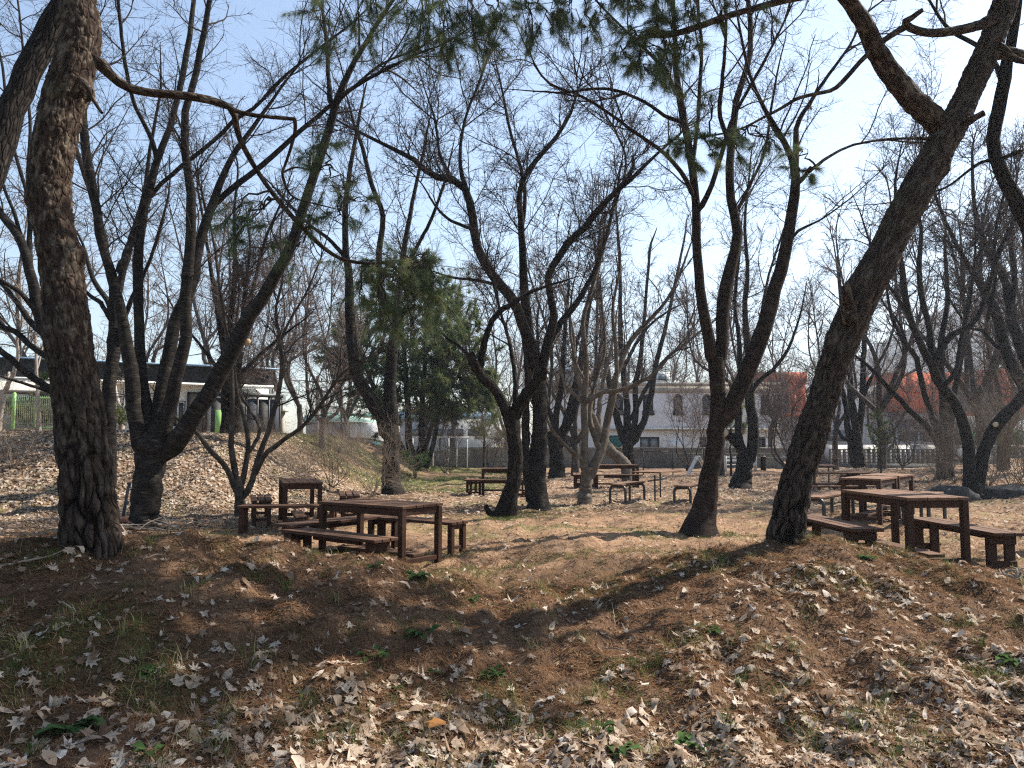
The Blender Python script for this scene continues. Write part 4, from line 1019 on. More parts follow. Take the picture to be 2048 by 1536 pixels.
make_tree('leaning_pale_tree', 'pale trunk leaning steeply left behind the smooth pale tree', 30,
    [(1256, 936, 24), (1240, 918, 22), (1222, 902, 21), (1206, 880, 19), (1194, 855, 17)],
    [([(1198, 865, 17), (1186, 838, 16), (1176, 815, 15), (1165, 780, 12), (1150, 730, 10), (1145, 660, 7), (1130, 600, 5)], {}), ([(1196, 860, 11), (1200, 800, 9), (1215, 730, 7), (1230, 660, 5)], {}), ([(1178, 820, 9), (1150, 790, 8), (1130, 770, 6), (1118, 720, 4)], {})],
    M_pale, M_twig, seed=20, sp=(0.6, 0.35, 0.2), zmin=3.2)
make_tree('thick_tree', 'thick-trunked tree with a swollen cut crown left of the smooth pale tree', 32,
    [(1114, 957, 34), (1114, 930, 29), (1112, 900, 28), (1108, 878, 32), (1104, 862, 34)],
    [([(1118, 895, 22), (1132, 850, 19), (1146, 800, 18), (1158, 740, 15), (1168, 680, 12), (1180, 600, 9), (1200, 500, 6)], {}), ([(1108, 880, 16), (1112, 830, 14), (1122, 780, 12), (1128, 700, 9), (1135, 600, 6)], {}), ([(1130, 860, 14), (1150, 820, 12), (1155, 770, 10), (1150, 700, 8), (1170, 640, 6)], {}), ([(1112, 850, 11), (1090, 800, 9), (1080, 740, 7), (1075, 650, 5)], {})],
    M_rough, M_twig, seed=21, sp=(0.5, 0.3, 0.2), zmin=4)
make_tree('vase_tree', 'dark vase-shaped tree with four steep limbs before the white building', 39,
    [(1258, 946, 28), (1258, 920, 22), (1256, 895, 21), (1257, 875, 23)],
    [([(1250, 890, 15), (1235, 840, 14), (1224, 800, 12), (1216, 750, 11), (1206, 690, 9), (1200, 600, 7), (1190, 500, 5)], {}),
     ([(1257, 880, 15), (1252, 800, 13), (1246, 740, 12), (1240, 660, 10), (1240, 560, 7), (1235, 450, 5)], {}),
     ([(1262, 880, 14), (1272, 830, 12), (1270, 780, 11), (1282, 710, 9), (1290, 620, 7), (1300, 500, 5)], {}),
     ([(1264, 890, 16), (1288, 840, 14), (1302, 790, 12), (1312, 730, 10), (1332, 650, 8), (1352, 560, 6), (1370, 470, 4)], {}),
     ([(1262, 840, 9), (1280, 800, 9), (1296, 770, 8), (1330, 720, 7), (1380, 680, 5), (1430, 640, 4)], {}), ([(1246, 740, 8), (1270, 690, 7), (1300, 650, 5), (1340, 620, 4)], {})],
    M_cherry, M_twig, seed=22, sp=(0.6, 0.4, 0.25), r=(.02, .009, .005), zmin=4.5)

# --- big reddish cherry right of centre
make_tree('cherry_tree', 'big reddish-dark cherry with mossy flared foot between the black-legged table and the leaning pine', 13.4,
    [(1398, 1057, 66), (1405, 1030, 52), (1414, 980, 40), (1424, 930, 36), (1431, 880, 34), (1435, 840, 32), (1436, 790, 30), (1433, 740, 30), (1431, 715, 32)],
    [([(1427, 735, 25), (1418, 690, 24), (1408, 640, 23), (1402, 586, 21), (1395, 520, 19), (1394, 440, 18), (1390, 390, 16), (1383, 320, 15), (1364, 225, 14), (1354, 156, 12), (1350, 80, 10), (1346, 0, 8)], {'dd': -.5}),
     ([(1437, 740, 25), (1444, 680, 24), (1447, 610, 26), (1456, 560, 25), (1467, 520, 22), (1476, 470, 20), (1466, 410, 18), (1458, 352, 17), (1465, 273, 16), (1474, 195, 14), (1498, 117, 12), (1500, 40, 10), (1494, 0, 9)], {'dd': .9}),
     ([(1444, 850, 33), (1468, 800, 34), (1496, 740, 33), (1518, 690, 32), (1538, 630, 28), (1551, 570, 26), (1567, 508, 24), (1579, 440, 22), (1591, 375, 20), (1587, 328, 16), (1559, 265, 11), (1530, 220, 9), (1500, 150, 7), (1480, 60, 5)], {'dd': -.4, 't0': .45}),
     ([(1590, 350, 14), (1592, 300, 12), (1594, 250, 10), (1620, 205, 9), (1650, 160, 7), (1700, 90, 5), (1730, 30, 4)], {'dd0': -.3, 'dd': .4}),
     ([(1396, 425, 12), (1412, 395, 11), (1428, 359, 10), (1444, 305, 9), (1460, 250, 8), (1490, 190, 7), (1530, 120, 6), (1570, 40, 4)], {'dd0': -.4, 'dd': -1.2}),
     ([(1388, 398, 10), (1370, 355, 10), (1346, 324, 9), (1316, 297, 8), (1266, 262, 7), (1219, 227, 6), (1161, 191, 5), (1106, 172, 5), (1075, 140, 4), (1063, 113, 3)], {'dd0': -.4, 'dd': -1.4}),
     ([(1352, 190, 9), (1336, 150, 8), (1297, 105, 7), (1250, 60, 5), (1200, 10, 4)], {'dd0': -.4}),
     ([(1366, 245, 9), (1330, 232, 8), (1290, 205, 7), (1230, 180, 6), (1180, 178, 5), (1130, 185, 4)], {'dd0': -.5, 'dd': -.9}),
     ([(1384, 330, 9), (1395, 250, 8), (1400, 170, 8), (1403, 90, 7), (1396, 0, 6)], {'dd0': -.4, 'dd': .4}),
     ([(1462, 300, 10), (1440, 230, 9), (1445, 160, 8), (1452, 60, 6), (1450, 0, 5)], {'dd0': .8}),
     ([(1470, 430, 8), (1500, 370, 7), (1530, 300, 6), (1545, 200, 5), (1560, 120, 3)], {'dd0': .8, 'dd': 1.4}),
     ([(1590, 372, 10), (1622, 340, 8), (1665, 309, 6), (1711, 289, 5), (1770, 280, 4)], {'dd0': -.4, 'dd': -.6}),
     ([(1570, 490, 7), (1600, 460, 6), (1640, 440, 4), (1690, 405, 3)], {'dd0': -.4})],
    M_cherry2, seed=23, sp=(0.42, 0.24, 0.14), flare=1.5, zmin=3.4)

# --- forked trees to the right
make_tree('forked_tree', 'dark forked tree with a broad split foot right of the big reddish cherry', 25,
    [(1480, 978, 48), (1484, 955, 36), (1489, 935, 33), (1493, 912, 30)],
    [([(1486, 930, 22), (1484, 905, 20), (1475, 885, 19), (1462, 873, 18), (1452, 868, 17)], {'ext': 0, 't0': .95}),
     ([(1495, 935, 22), (1505, 890, 22), (1507, 850, 20), (1501, 810, 19), (1498, 769, 18), (1496, 700, 14), (1490, 630, 11), (1495, 540, 8), (1490, 440, 6), (1500, 340, 4)], {}),
     ([(1486, 915, 16), (1478, 870, 15), (1476, 820, 14), (1480, 760, 12), (1478, 680, 9), (1470, 600, 7), (1480, 500, 5)], {}),
     ([(1498, 790, 11), (1520, 760, 9), (1550, 735, 8), (1580, 690, 6), (1600, 630, 4)], {}), ([(1496, 700, 8), (1520, 640, 7), (1535, 560, 5), (1560, 480, 4)], {})],
    M_cherry, M_twig, seed=24, sp=(0.5, 0.3, 0.18), stubs=[(1456, 870, 17, 1450, 866)], flare=1.1, zmin=4)
make_tree('twin_stem_tree', 'two dark stems before the lattice wall, close right of the leaning pine', 38,
    [(1724, 950, 26), (1721, 925, 20), (1717, 900, 19), (1713, 870, 18)],
    [([(1715, 890, 16), (1710, 840, 15), (1702, 800, 13), (1700, 740, 10), (1690, 660, 8), (1680, 560, 5)], {}), ([(1716, 885, 14), (1722, 830, 13), (1726, 770, 12), (1728, 690, 10), (1738, 600, 7), (1740, 500, 5)], {}),
     ([(1708, 930, 16), (1704, 900, 15), (1697, 860, 13), (1690, 800, 10), (1670, 740, 7)], {}), ([(1724, 800, 8), (1750, 740, 6), (1780, 680, 5), (1800, 600, 4)], {}), ([(1712, 860, 9), (1692, 880, 7), (1675, 860, 6)], {'ext': .3})],
    M_cherry, M_twig, seed=25, sp=(0.6, 0.4, 0.25), r=(.02, .009, .005), zmin=4)
make_tree('cherry_tree', 'mossy twin-stemmed tree with pale cut scars beside the thicket on the right', 20,
    [(1946, 1003, 46), (1946, 985, 38), (1945, 972, 34)],
    [([(1937, 990, 24), (1940, 945, 23), (1938, 900, 22), (1930, 855, 21), (1911, 812, 20), (1880, 768, 20), (1862, 728, 18), (1838, 679, 14), (1817, 625, 13), (1806, 550, 11), (1795, 460, 8), (1790, 370, 6)], {'dd': -.5, 't0': .5}),
     ([(1866, 738, 14), (1880, 704, 13), (1903, 671, 12), (1950, 642, 10), (1977, 575, 9), (2000, 500, 7), (2040, 420, 5)], {'dd0': -.3, 'dd': -1}),
     ([(1864, 730, 14), (1860, 667, 12), (1847, 609, 12), (1838, 550, 10), (1842, 460, 8), (1830, 380, 6), (1845, 280, 4)], {'dd0': -.2, 'dd': .6}),
     ([(1952, 990, 26), (1958, 945, 25), (1970, 894, 24), (1992, 852, 24), (2024, 815, 21), (2050, 786, 19), (2090, 730, 15), (2110, 640, 11)], {'dd': .3, 't0': .6}),
     ([(1885, 775, 10), (1912, 740, 9), (1922, 680, 8), (1940, 600, 6), (1950, 500, 4)], {'dd0': -.3}),
     ([(1975, 640, 8), (1990, 560, 7), (1990, 470, 5), (2010, 380, 4)], {}),
     ([(1818, 628, 8), (1790, 590, 7), (1760, 540, 5), (1735, 470, 4)], {})],
    M_cherry, M_twig, seed=26, sp=(0.40, 0.24, 0.15), stubs=[(1930, 858, 10, 1929, 854), (1993, 852, 11, 1991, 849)], zmin=3.0)
make_tree('spreading_tree', 'dark tree with long curving branches bent left, behind the mossy twin-stemmed tree', 26,
    [(1890, 975, 36), (1890, 945, 32), (1889, 910, 31), (1888, 880, 30)],
    [([(1888, 900, 18), (1872, 880, 14), (1848, 847, 12), (1826, 828, 11), (1802, 802, 10), (1770, 769, 9), (1745, 740, 7), (1715, 715, 5)], {'dd': -1}),
     ([(1886, 885, 14), (1866, 838, 12), (1850, 790, 11), (1838, 740, 10), (1832, 715, 10), (1806, 680, 8), (1786, 640, 7), (1775, 590, 5)], {'dd': -.5}),
     ([(1890, 885, 20), (1888, 830, 18), (1884, 770, 15), (1880, 700, 12), (1895, 600, 9), (1890, 500, 6)], {}),
     ([(1893, 890, 16), (1902, 840, 14), (1910, 780, 11), (1925, 700, 9), (1935, 600, 7), (1960, 500, 5)], {}),
     ([(1834, 720, 7), (1815, 690, 6), (1800, 650, 5), (1770, 610, 4)], {})],
    M_cherry, M_twig, seed=27, sp=(0.45, 0.28, 0.17), zmin=3.4)
make_tree('curving_tree', 'tree at far right with several grey limbs curving up to the left', 23,
    [(2112, 980, 40), (2108, 920, 36), (2100, 870, 34), (2090, 830, 30)],
    [([(2092, 850, 26), (2060, 790, 24), (2030, 740, 22), (2010, 690, 20), (1990, 620, 18), (1962, 570, 14), (1930, 520, 10), (1890, 440, 7), (1860, 360, 5)], {'dd': -.5}),
     ([(2090, 840, 24), (2068, 760, 22), (2044, 700, 21), (2025, 650, 20), (2018, 600, 18), (2004, 550, 15), (1975, 500, 11), (1950, 420, 8), (1945, 330, 6)], {'dd': .5}),
     ([(2020, 620, 11), (2030, 560, 10), (2022, 480, 8), (2030, 380, 6)], {}), ([(2012, 700, 10), (1990, 690, 8), (1965, 660, 7), (1940, 655, 5), (1900, 600, 4)], {}),
     ([(2095, 850, 20), (2090, 760, 16), (2075, 660, 12), (2060, 560, 9), (2050, 450, 6)], {})],
    M_cherry, M_twig, seed=28, sp=(0.36, 0.22, 0.14), zmin=3.2)
make_tree('right_edge_tree', 'thick bare trunk bending in from the right edge behind the leaning pine', 10.5,
    [(2128, 1060, 52), (2124, 950, 46), (2120, 820, 42), (2112, 700, 40), (2090, 580, 38), (2066, 480, 36)],
    [([(2080, 540, 36), (2060, 460, 34), (2030, 395, 31), (2003, 350, 29), (1988, 315, 27), (1987, 270, 26), (1998, 215, 25), (2008, 164, 24), (2019, 98, 22), (2032, 30, 19), (2040, -30, 17)], {'dd': -.6, 't0': .5}),
     ([(2004, 165, 12), (1992, 130, 10), (1960, 95, 9), (1900, 60, 8), (1870, 20, 6), (1850, -20, 5)], {'dd0': -.5, 'dd': .5}),
     ([(2046, 300, 9), (2000, 318, 7), (1960, 325, 6), (1920, 355, 5), (1880, 380, 4)], {'dd0': -.4, 'dd': 0, 't0': .2})],
    M_rough, seed=29, sp=(0.5, 0.3, 0.16), zmin=3.4)

# --- thick grey trunk in the upper left corner, leaning in behind the nearest pine
make_tree('leaning_pine_trunk', 'thick grey-barked trunk leaning in at the upper left edge behind the nearest pine', 7.6,
    [(-190, 1075, 74), (-170, 900, 66), (-130, 700, 62), (-80, 520, 58), (-25, 360, 54)],
    [([(-40, 400, 56), (-4, 310, 53), (22, 234, 50), (50, 158, 50), (88, 78, 50), (128, 15, 48), (180, -70, 44), (240, -160, 36)], {'dd': .6, 't0': .9, 'ext': 1.5})],
    M_rough, seed=30, sp=(0.8, 0.4, 0.25), zmin=5)

# --- pale birch-like saplings on the bank
for i, (pts, limbs, lab, dd) in enumerate((
    ([(243, 872, 13), (243, 845, 11), (242, 825, 10)], [([(243, 830, 8), (233, 790, 6), (228, 740, 5), (236, 670, 4)], {}), ([(244, 835, 7), (256, 800, 5), (262, 740, 4), (250, 660, 3)], {}), ([(242, 835, 5), (222, 812, 4), (210, 780, 3)], {})], 'small pale birch-like tree against the white wall of the low building', 23.0),
    ([(-4, 850, 14), (2, 810, 12), (8, 780, 11)], [([(6, 790, 9), (26, 750, 8), (36, 710, 6), (34, 680, 5), (44, 640, 4), (40, 560, 3)], {}), ([(8, 785, 8), (16, 765, 6), (18, 745, 5)], {'ext': 0}), ([(36, 715, 5), (55, 680, 4), (62, 640, 3)], {})], 'white-barked young tree at the left edge before the green fence', 20.0),
    ([(78, 862, 8), (76, 800, 7), (73, 740, 6), (72, 690, 5)], [([(72, 700, 5), (70, 640, 4), (66, 560, 3), (58, 480, 2)], {}), ([(74, 740, 4), (86, 690, 3), (95, 640, 2)], {})], 'thin straight pale sapling in front of the green fence gate', 20.2))):
    make_tree('birch_sapling', lab, dd, pts, limbs, M_birch, M_twig_pale, seed=40 + i, sp=(0.35, 0.22, 0.16), Ls=((.4, 1.1), (.25, .6), (.1, .3)), zmin=2.2, flare=1.2, ext=.6, group='pale saplings on the bank')

# --- generic winter trees behind, a few kinds, copied with their trunk and crown
def bg_kind(seed, h, r0, nst, spread, low, mat, twig, sp, pale=False):
    rng = np.random.RandomState(seed)
    tp = np.array([(0, 0, -.3), (.0, 0, 0), (rng.uniform(-.06, .06), rng.uniform(-.06, .06), low * .6), (rng.uniform(-.15, .15), rng.uniform(-.15, .15), low)])
    tp4 = resample(np.column_stack((tp, [r0 * 1.15, r0 * .95, r0 * .8, r0 * .72])), 14)
    Q, Rr = [], []
    for k in range(nst):
        a = 6.283 * (k + rng.uniform(-.2, .2)) / nst; s = spread * rng.uniform(.6, 1.2); hh = h * rng.uniform(.8, 1.05)
        o = tp[3] - np.array((0, 0, .1)); v = np.array((math.cos(a), math.sin(a), 0))
        pts = [o, o + v * s * .28 + (0, 0, hh * .16), o + v * s * .55 + (0, 0, hh * .4), o + v * s * (.75 + rng.uniform(-.15, .15)) + (0, 0, hh * .68), o + v * s * rng.uniform(.8, 1.15) + (0, 0, hh - low)]
        pts = np.array(pts); pts[1:] += rng.normal(size=(4, 3)) * .14 * s
        q = resample(np.column_stack((pts, [r0 * .58, r0 * .44, r0 * .28, r0 * .14, r0 * .045])), 20); Q.append(q[:, :3]); Rr.append(q[:, 3])
    Q, Rr = np.array(Q), np.array(Rr)
    t, c = MB(), MB()
    tube_batch(t, tp4[None, :, :3], tp4[None, :, 3], 10, .08, rng); tube_batch(t, Q, Rr, 8, .05, rng)
    q1, r1 = grow(rng, Q, Rr, sp[0], .12, .9, 2.6, (25, 70), .25, 8, r0 * .2, .010, .13, .05)
    tube_batch(c, q1, r1, 5)
    q2, r2 = grow(rng, q1, r1, sp[1], .1, .5, 1.3, (25, 80), .1, 5, .011, .006, .16, .03); tube_batch(c, q2, r2, 3)
    q3, r3 = grow(rng, q2, r2, sp[2], .1, .25, .7, (25, 65), .12, 2, .0055, .0035, .2); tube_batch(c, q3, r3, 3)
    return (t.mesh('trunk', True), mat, c.mesh('crown'), twig)
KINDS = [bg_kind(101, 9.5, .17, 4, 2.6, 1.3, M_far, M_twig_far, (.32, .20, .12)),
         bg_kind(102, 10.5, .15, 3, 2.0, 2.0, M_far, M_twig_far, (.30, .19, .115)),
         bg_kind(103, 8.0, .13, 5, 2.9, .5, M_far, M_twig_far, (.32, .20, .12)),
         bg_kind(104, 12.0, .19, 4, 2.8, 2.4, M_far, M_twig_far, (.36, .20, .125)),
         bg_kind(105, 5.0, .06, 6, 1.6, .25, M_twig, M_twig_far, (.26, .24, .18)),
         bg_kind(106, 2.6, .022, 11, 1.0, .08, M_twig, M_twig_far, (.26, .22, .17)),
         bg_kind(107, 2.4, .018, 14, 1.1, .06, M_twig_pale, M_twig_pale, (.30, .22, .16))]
def bg_tree(k, x, y, s, rz, name, label, cat='tree', group=None):
    tm, m1, cm, m2 = KINDS[k]
    z = float(gz(x, y))
    t = empty(name, (x, y, z), rz, label, cat, group); t.scale = (s, s, s)
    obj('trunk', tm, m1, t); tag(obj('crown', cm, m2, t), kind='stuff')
    return t
def bgp(k, px, d, s, rz, name, label, cat='tree', group=None): return bg_tree(k, (px - 1024) / FPX * d, d, s, rz, name, label, cat, group)

bgp(1, 560, 30, .85, .3, 'bare_tree', 'bare tree beyond the right end of the low building')
bgp(0, 645, 26, .72, 1.2, 'bare_tree', 'crooked bare tree left of the twin-stemmed tree, in front of the factory')
bgp(6, 690, 24, .7, .4, 'bare_shrub', 'small bare shrub at the foot of the bank left of the twin-stemmed tree', 'shrub')
bgp(5, 668, 21.5, .75, .9, 'bare_shrub', 'low fan of bare stems behind the small left table', 'shrub')
bgp(5, 893, 36, 1.15, .3, 'bare_shrub', 'fan-shaped bare shrub alone on the lawn right of the dark conifer', 'shrub')
bgp(4, 980, 40, .7, 2.1, 'bare_shrub', 'bare grey shrub at the lawn edge by the shaded wall', 'shrub')
bgp(6, 748, 20.5, .8, 3.3, 'bare_shrub', 'thin pale stems rising right beside the twin-stemmed dark trunk', 'shrub')
bgp(3, 850, 52, 1.2, 1.0, 'bare_tree', 'bare tree behind the shaded wall right of the conifer')
bgp(0, 1010, 50, 1.3, 2.4, 'bare_tree', 'bare tree behind the shaded wall, left of the leaning furrowed tree')
bgp(4, 1372, 42, 1.1, .8, 'bare_tree', 'small bare multi-stemmed tree before the third arched window from the right')
bgp(2, 1575, 36, .75, .6, 'bare_tree', 'thin bare tree in front of the grey lower storey left of the leaning pine')
bgp(4, 1590, 40, 1.1, 2.6, 'bare_shrub', 'bare grey bush by the block wall left of the leaning pine', 'shrub')
bgp(1, 1668, 40, 1.15, 3.6, 'bare_tree', 'bare tree directly behind the leaning pine')
bgp(3, 1760, 35, 1.15, 2.0, 'bare_tree', 'tall bare tree rising right of the leaning pine above the lattice wall')
bgp(0, 2000, 33, 1.3, 1.0, 'bare_tree', 'tall bare tree above the thicket at right')
bgp(0, 1765, 44, .85, .9, 'bare_tree', 'bare tree behind the lattice wall left of the big orange box')
bgp(4, 1800, 43, 1.0, 1.9, 'bare_shrub', 'tall bare bush in front of the lattice wall', 'shrub')
bgp(2, 1930, 43, .9, 5.1, 'bare_tree', 'bare tree before the green netting')
bgp(3, 2010, 36, .8, .2, 'bare_tree', 'bare tree behind the tall utility pole side of the netting')
bgp(3, 1960, 30, 1.15, 3.0, 'bare_tree', 'tall bare tree filling the upper right corner behind the leaning pine')
bgp(1, 2090, 28, 1.2, 1.1, 'bare_tree', 'tall bare tree at the right edge beyond the thicket')
bgp(1, 905, 47, 1.35, 4.8, 'bare_tree', 'tall bare tree rising above the dark conifer')
bgp(0, 1150, 34, 1.25, 3.9, 'bare_tree', 'bare tree rising above the thick cut trunk')
bgp(3, 430, 36, 1.1, 2.0, 'bare_tree', 'bare tree behind the roof of the low building')
bgp(1, 320, 37, 1.1, .5, 'bare_tree', 'bare tree behind the left part of the low roof')
bgp(0, 60, 32, 1.2, 1.0, 'bare_tree', 'bare tree behind the blue roof edge at far left')
bgp(1, 1440, 35, 1.15, 2.7, 'bare_tree', 'bare tree behind the big reddish cherry')
rg = np.random.RandomState(77)
for i in range(24):                                   # the far belt of trees beyond the buildings
    d = rg.uniform(85, 150); px = -60 + 2200 * (i + rg.uniform(0, 1)) / 24
    k = [0, 1, 3][i % 3]
    if i % 2 == 0 and px < 1500: d = rg.uniform(62, 84)
    bgp(k, px, d, rg.uniform(.85, 1.2), rg.uniform(0, 6), 'distant_tree', 'bare grey-brown tree in the far belt beyond the buildings', 'tree', 'far belt of trees')
for i, (k, px, d, s, lab) in enumerate(((1, 600, 40, 1.25, 'tall bare tree seen through the gap above the left tables'), (3, 690, 58, 1.4, 'tall bare tree behind the factory, left of the conifer top'), (0, 1240, 57, 1.3, 'bare tree rising behind the roof of the white building, left of the vase-shaped tree'),
                                   (1, 1345, 58, 1.3, 'bare tree rising behind the right roof room of the white building'), (3, 1420, 60, 1.3, 'bare tree behind the right end of the white building roof'), (1, 1540, 48, 1.2, 'tall bare tree between the white and the orange building'), (0, 1100, 58, 1.3, 'bare tree behind the left roof room of the white building'))):
    bgp(k, px, d, s, i * 1.7, 'bare_tree', lab)
# thicket on the right
for i, (px, d, s, lab) in enumerate(((1965, 22.5, 1.0, 'tangled bare thicket bush right behind the mossy twin-stemmed tree'), (2010, 21.5, 1.05, 'tangled bare thicket bush right of the mossy twin-stemmed tree'), (2050, 21, 1.1, 'tangled bare thicket bush cut by the right edge'),
                                   (2085, 20.5, 1.1, 'tangled bare thicket bush beyond the right edge'), (1905, 24, .8, 'tangled bare bush at the foot of the spreading dark tree'), (1870, 25.5, .7, 'low bare bush left of the spreading dark tree'))):
    bgp(6, px, d, s, i * 1.3, 'thicket_bush', lab, 'shrub', 'bare thicket at the right')
# dry brush on top of the bank and stems at the left edge
for i, (px, d, s, lab) in enumerate(((30, 17.5, .8, 'bare arching stems at the left edge of the leafy bank'), (590, 19.5, .4, 'dry brush at the right end of the bank'), (540, 19.8, .4, 'dry brush below the dark porch of the low building'), (495, 20.2, .35, 'dry brush below the green door of the low building'),
                                   (395, 20.3, .3, 'dry brush on the bank crest under the brown boards'), (130, 20.0, .4, 'dry brush on the bank crest below the green fence'), (262, 20.6, .3, 'dry brush on the bank crest below the white wall'), (612, 21.5, .5, 'straw-coloured brush beyond the right end of the bank'))):
    bgp(6, px, d, s, i * 2.1 + .4, 'dry_brush', lab, 'shrub', 'dry brush on the bank')
# ------------------------------------------------------------------ pines and conifers
def tufts(mb, pos, dirs, n, length, width, rng, droop=0.25, spread=0.75, tint=(0, .9), bend=True):
    N = len(pos)
    if N == 0: return
    d = norm(np.repeat(dirs, n, 0) + rng.normal(size=(N * n, 3)) * spread + np.array([0, 0, -droop * .5]))
    p = np.repeat(pos, n, 0) + rng.normal(size=(N * n, 3)) * length * .06
    ln = length * rng.uniform(.65, 1.15, (N * n, 1))
    side = norm(np.cross(d, rng.normal(size=(N * n, 3)))) * width * .5
    tip = p + d * ln + np.array([0, 0, -1]) * ln * droop * rng.uniform(.2, 1, (N * n, 1))
    V = np.stack((p - side, p + side, tip), 1)
    t = np.repeat(rng.uniform(*tint, N), n) + rng.uniform(-.12, .12, N * n)
    mb.add(V.reshape(-1, 3), [np.arange(N * n * 3).reshape(-1, 3)], tint=np.repeat(np.clip(t, 0, 1), 3))

def pine_trunk(name, pts, d, lumps, K, S, seed, base_flare, dd=0.0, upscale=1.0):
    """near pine trunk with real bark plates: pts of (px, py, width)"""
    rng = np.random.RandomState(seed)
    W = []
    cum = np.concatenate(([0], np.cumsum(np.linalg.norm(np.diff(np.array(pts)[:, :2], axis=0), axis=1)))); cum = cum / cum[-1]
    for (px, py, w), t in zip(pts, cum): W.append((*P(px, py, d + dd * t), .5 * w * .87 * (d + dd * t) / FPX))
    W = np.array(W); z0 = float(gz(W[0, 0], W[0, 1]))
    W = np.vstack((np.append(W[0, :3] + (W[0, :3] - W[1, :3]) * .3 - (0, 0, .25), W[0, 3] * base_flare), W))
    Q = resample(W, K); Pt, Rd = Q[:, :3], Q[:, 3]
    T = norm(np.gradient(Pt, axis=0)); ref = norm(np.cross(T, np.array([0, 1.0, 0]))); U = ref; Wv = norm(np.cross(T, U))
    th = np.arange(S) * 2 * np.pi / S
    seg = np.concatenate(([0], np.cumsum(np.linalg.norm(np.diff(Pt, axis=0), axis=1))))
    V = np.zeros((K, S, 3)); plate = np.zeros((K, S)); bco = np.zeros((K, S, 3)); upn = np.zeros((K, S))
    H = seg[-1]
    for k in range(K):
        r = Rd[k]; f = min(max((seg[k] - .45) / 2.2, 0), 1)                     # 0 = low furrowed bark, 1 = upper flaky bark
        for j in range(S):
            c, s_ = math.cos(th[j]), math.sin(th[j])
            q = Vector((c * r, s_ * r, seg[k]))
            wv = mnoise.noise_vector(q * 6.0) * .03
            lo = mnoise.voronoi(Vector(((q.x + wv.x) / .058, (q.y + wv.y) / .058, (q.z + wv.z * 2) / .30)))[0]
            e = min(max((lo[1] - lo[0] - .02) * 3.2, 0), 1)
            hi = mnoise.voronoi(Vector(((q.x + wv.x) / .045, (q.y + wv.y) / .045, (q.z + wv.z) / .075)))[0]
            e2 = min(max((hi[1] - hi[0]) * 3.2, 0), 1)
            dsp = (1 - f) * (.030 * (e ** .8) - .02) + f * (.012 * (e2 ** .6) - .006)
            dsp += .012 * mnoise.noise(q * 4.0) + .009 * mnoise.noise(q * 20.0) + .005 * mnoise.noise(q * 55)
            for (ls, la, lw, lh) in lumps:
                da = math.atan2(math.sin(th[j] - la), math.cos(th[j] - la))
                dsp += lh * math.exp(-((seg[k] - ls) / lw) ** 2 - (da * r / (lw * 1.2)) ** 2)
            V[k, j] = Pt[k] + (U[k] * c + Wv[k] * s_) * (r + dsp)
            plate[k, j] = (1 - f) * e + f * (.35 + .65 * e2); bco[k, j] = (c * r, s_ * r, seg[k]); upn[k, j] = f * upscale
    base = np.array((W[1, 0], W[1, 1], z0))
    idx = np.arange(K * S).reshape(K, S)
    F = np.stack((idx[:-1], np.roll(idx[:-1], -1, 1), np.roll(idx[1:], -1, 1), idx[1:]), -1).reshape(-1, 4)
    me = mesh_np('trunk', V.reshape(-1, 3) - base, [F], {'bark_co': bco.reshape(-1, 3), 'plate': plate.ravel(), 'upness': upn.ravel()}, True)
    return me, base, Pt, Rd

def pine_limbs(root, base, limbs, d, seed, sides=14):
    rng = np.random.RandomState(seed); out = []
    for pts, dd0, dd1, ext in limbs:
        q, r = limb_world(pts, d, dd0, dd1, ext, 40, rng, .035)
        mb = MB(); tube_batch(mb, (q - base)[None], r[None], sides, .09, rng)
        n = mb.n; mb.A['plate'] = [np.full(n, .8)]; mb.A['upness'] = [np.ones(n)]
        obj('branch', mb.mesh('branch', True), M_pine, root); out.append((q, r))
    return out

def pine_foliage(root, base, limbs, spots, seed, dens=1.0):
    """needle sprays around spots (px, py, d, radius_px, count), each carried by twigs from the nearest branch"""
    rng = np.random.RandomState(seed); tw, nd = MB(), MB()
    cloud = np.concatenate([q[len(q) // 3:] for q, r in limbs])
    for (px, py, d, rp, cnt) in spots:
        c = P(px, py, d); rad = rp * d / FPX
        a = cloud[np.argmin(np.linalg.norm(cloud - c, axis=1))]
        s = np.linspace(0, 1, 9)[:, None]; main = a * (1 - s) + c * s + rng.normal(size=(9, 3)) * .03 * np.sin(s * np.pi) + np.array([0, 0, .12]) * np.sin(s * np.pi) * np.linalg.norm(c - a)
        tube_batch(tw, (main - base)[None], np.linspace(.011, .005, 9)[None], 5)
        n = max(3, int(cnt * dens))
        off = rng.normal(size=(n, 3)) * np.array([.75, .6, .5]) * rad
        end = c + off
        st = main[rng.randint(4, 9, n)]
        u = np.linspace(0, 1, 5)[None, :, None]
        Q = st[:, None] * (1 - u) + end[:, None] * u + rng.normal(size=(n, 5, 3)) * .02 * np.sin(u * np.pi); Q[:, :, 2] -= (.10 * rad * u[..., 0] ** 2)
        tube_batch(tw, Q - base, np.repeat(np.linspace(.0042, .0022, 5)[None], n, 0), 4)
        dr = norm(Q[:, -1] - Q[:, -3])
        for f in (1.0, .86, .72, .58): tufts(nd, Q[:, 0] * (1 - f) + Q[:, -1] * f - base, dr, 44, .115, .0023, rng, .35, .8)
    return tw, nd

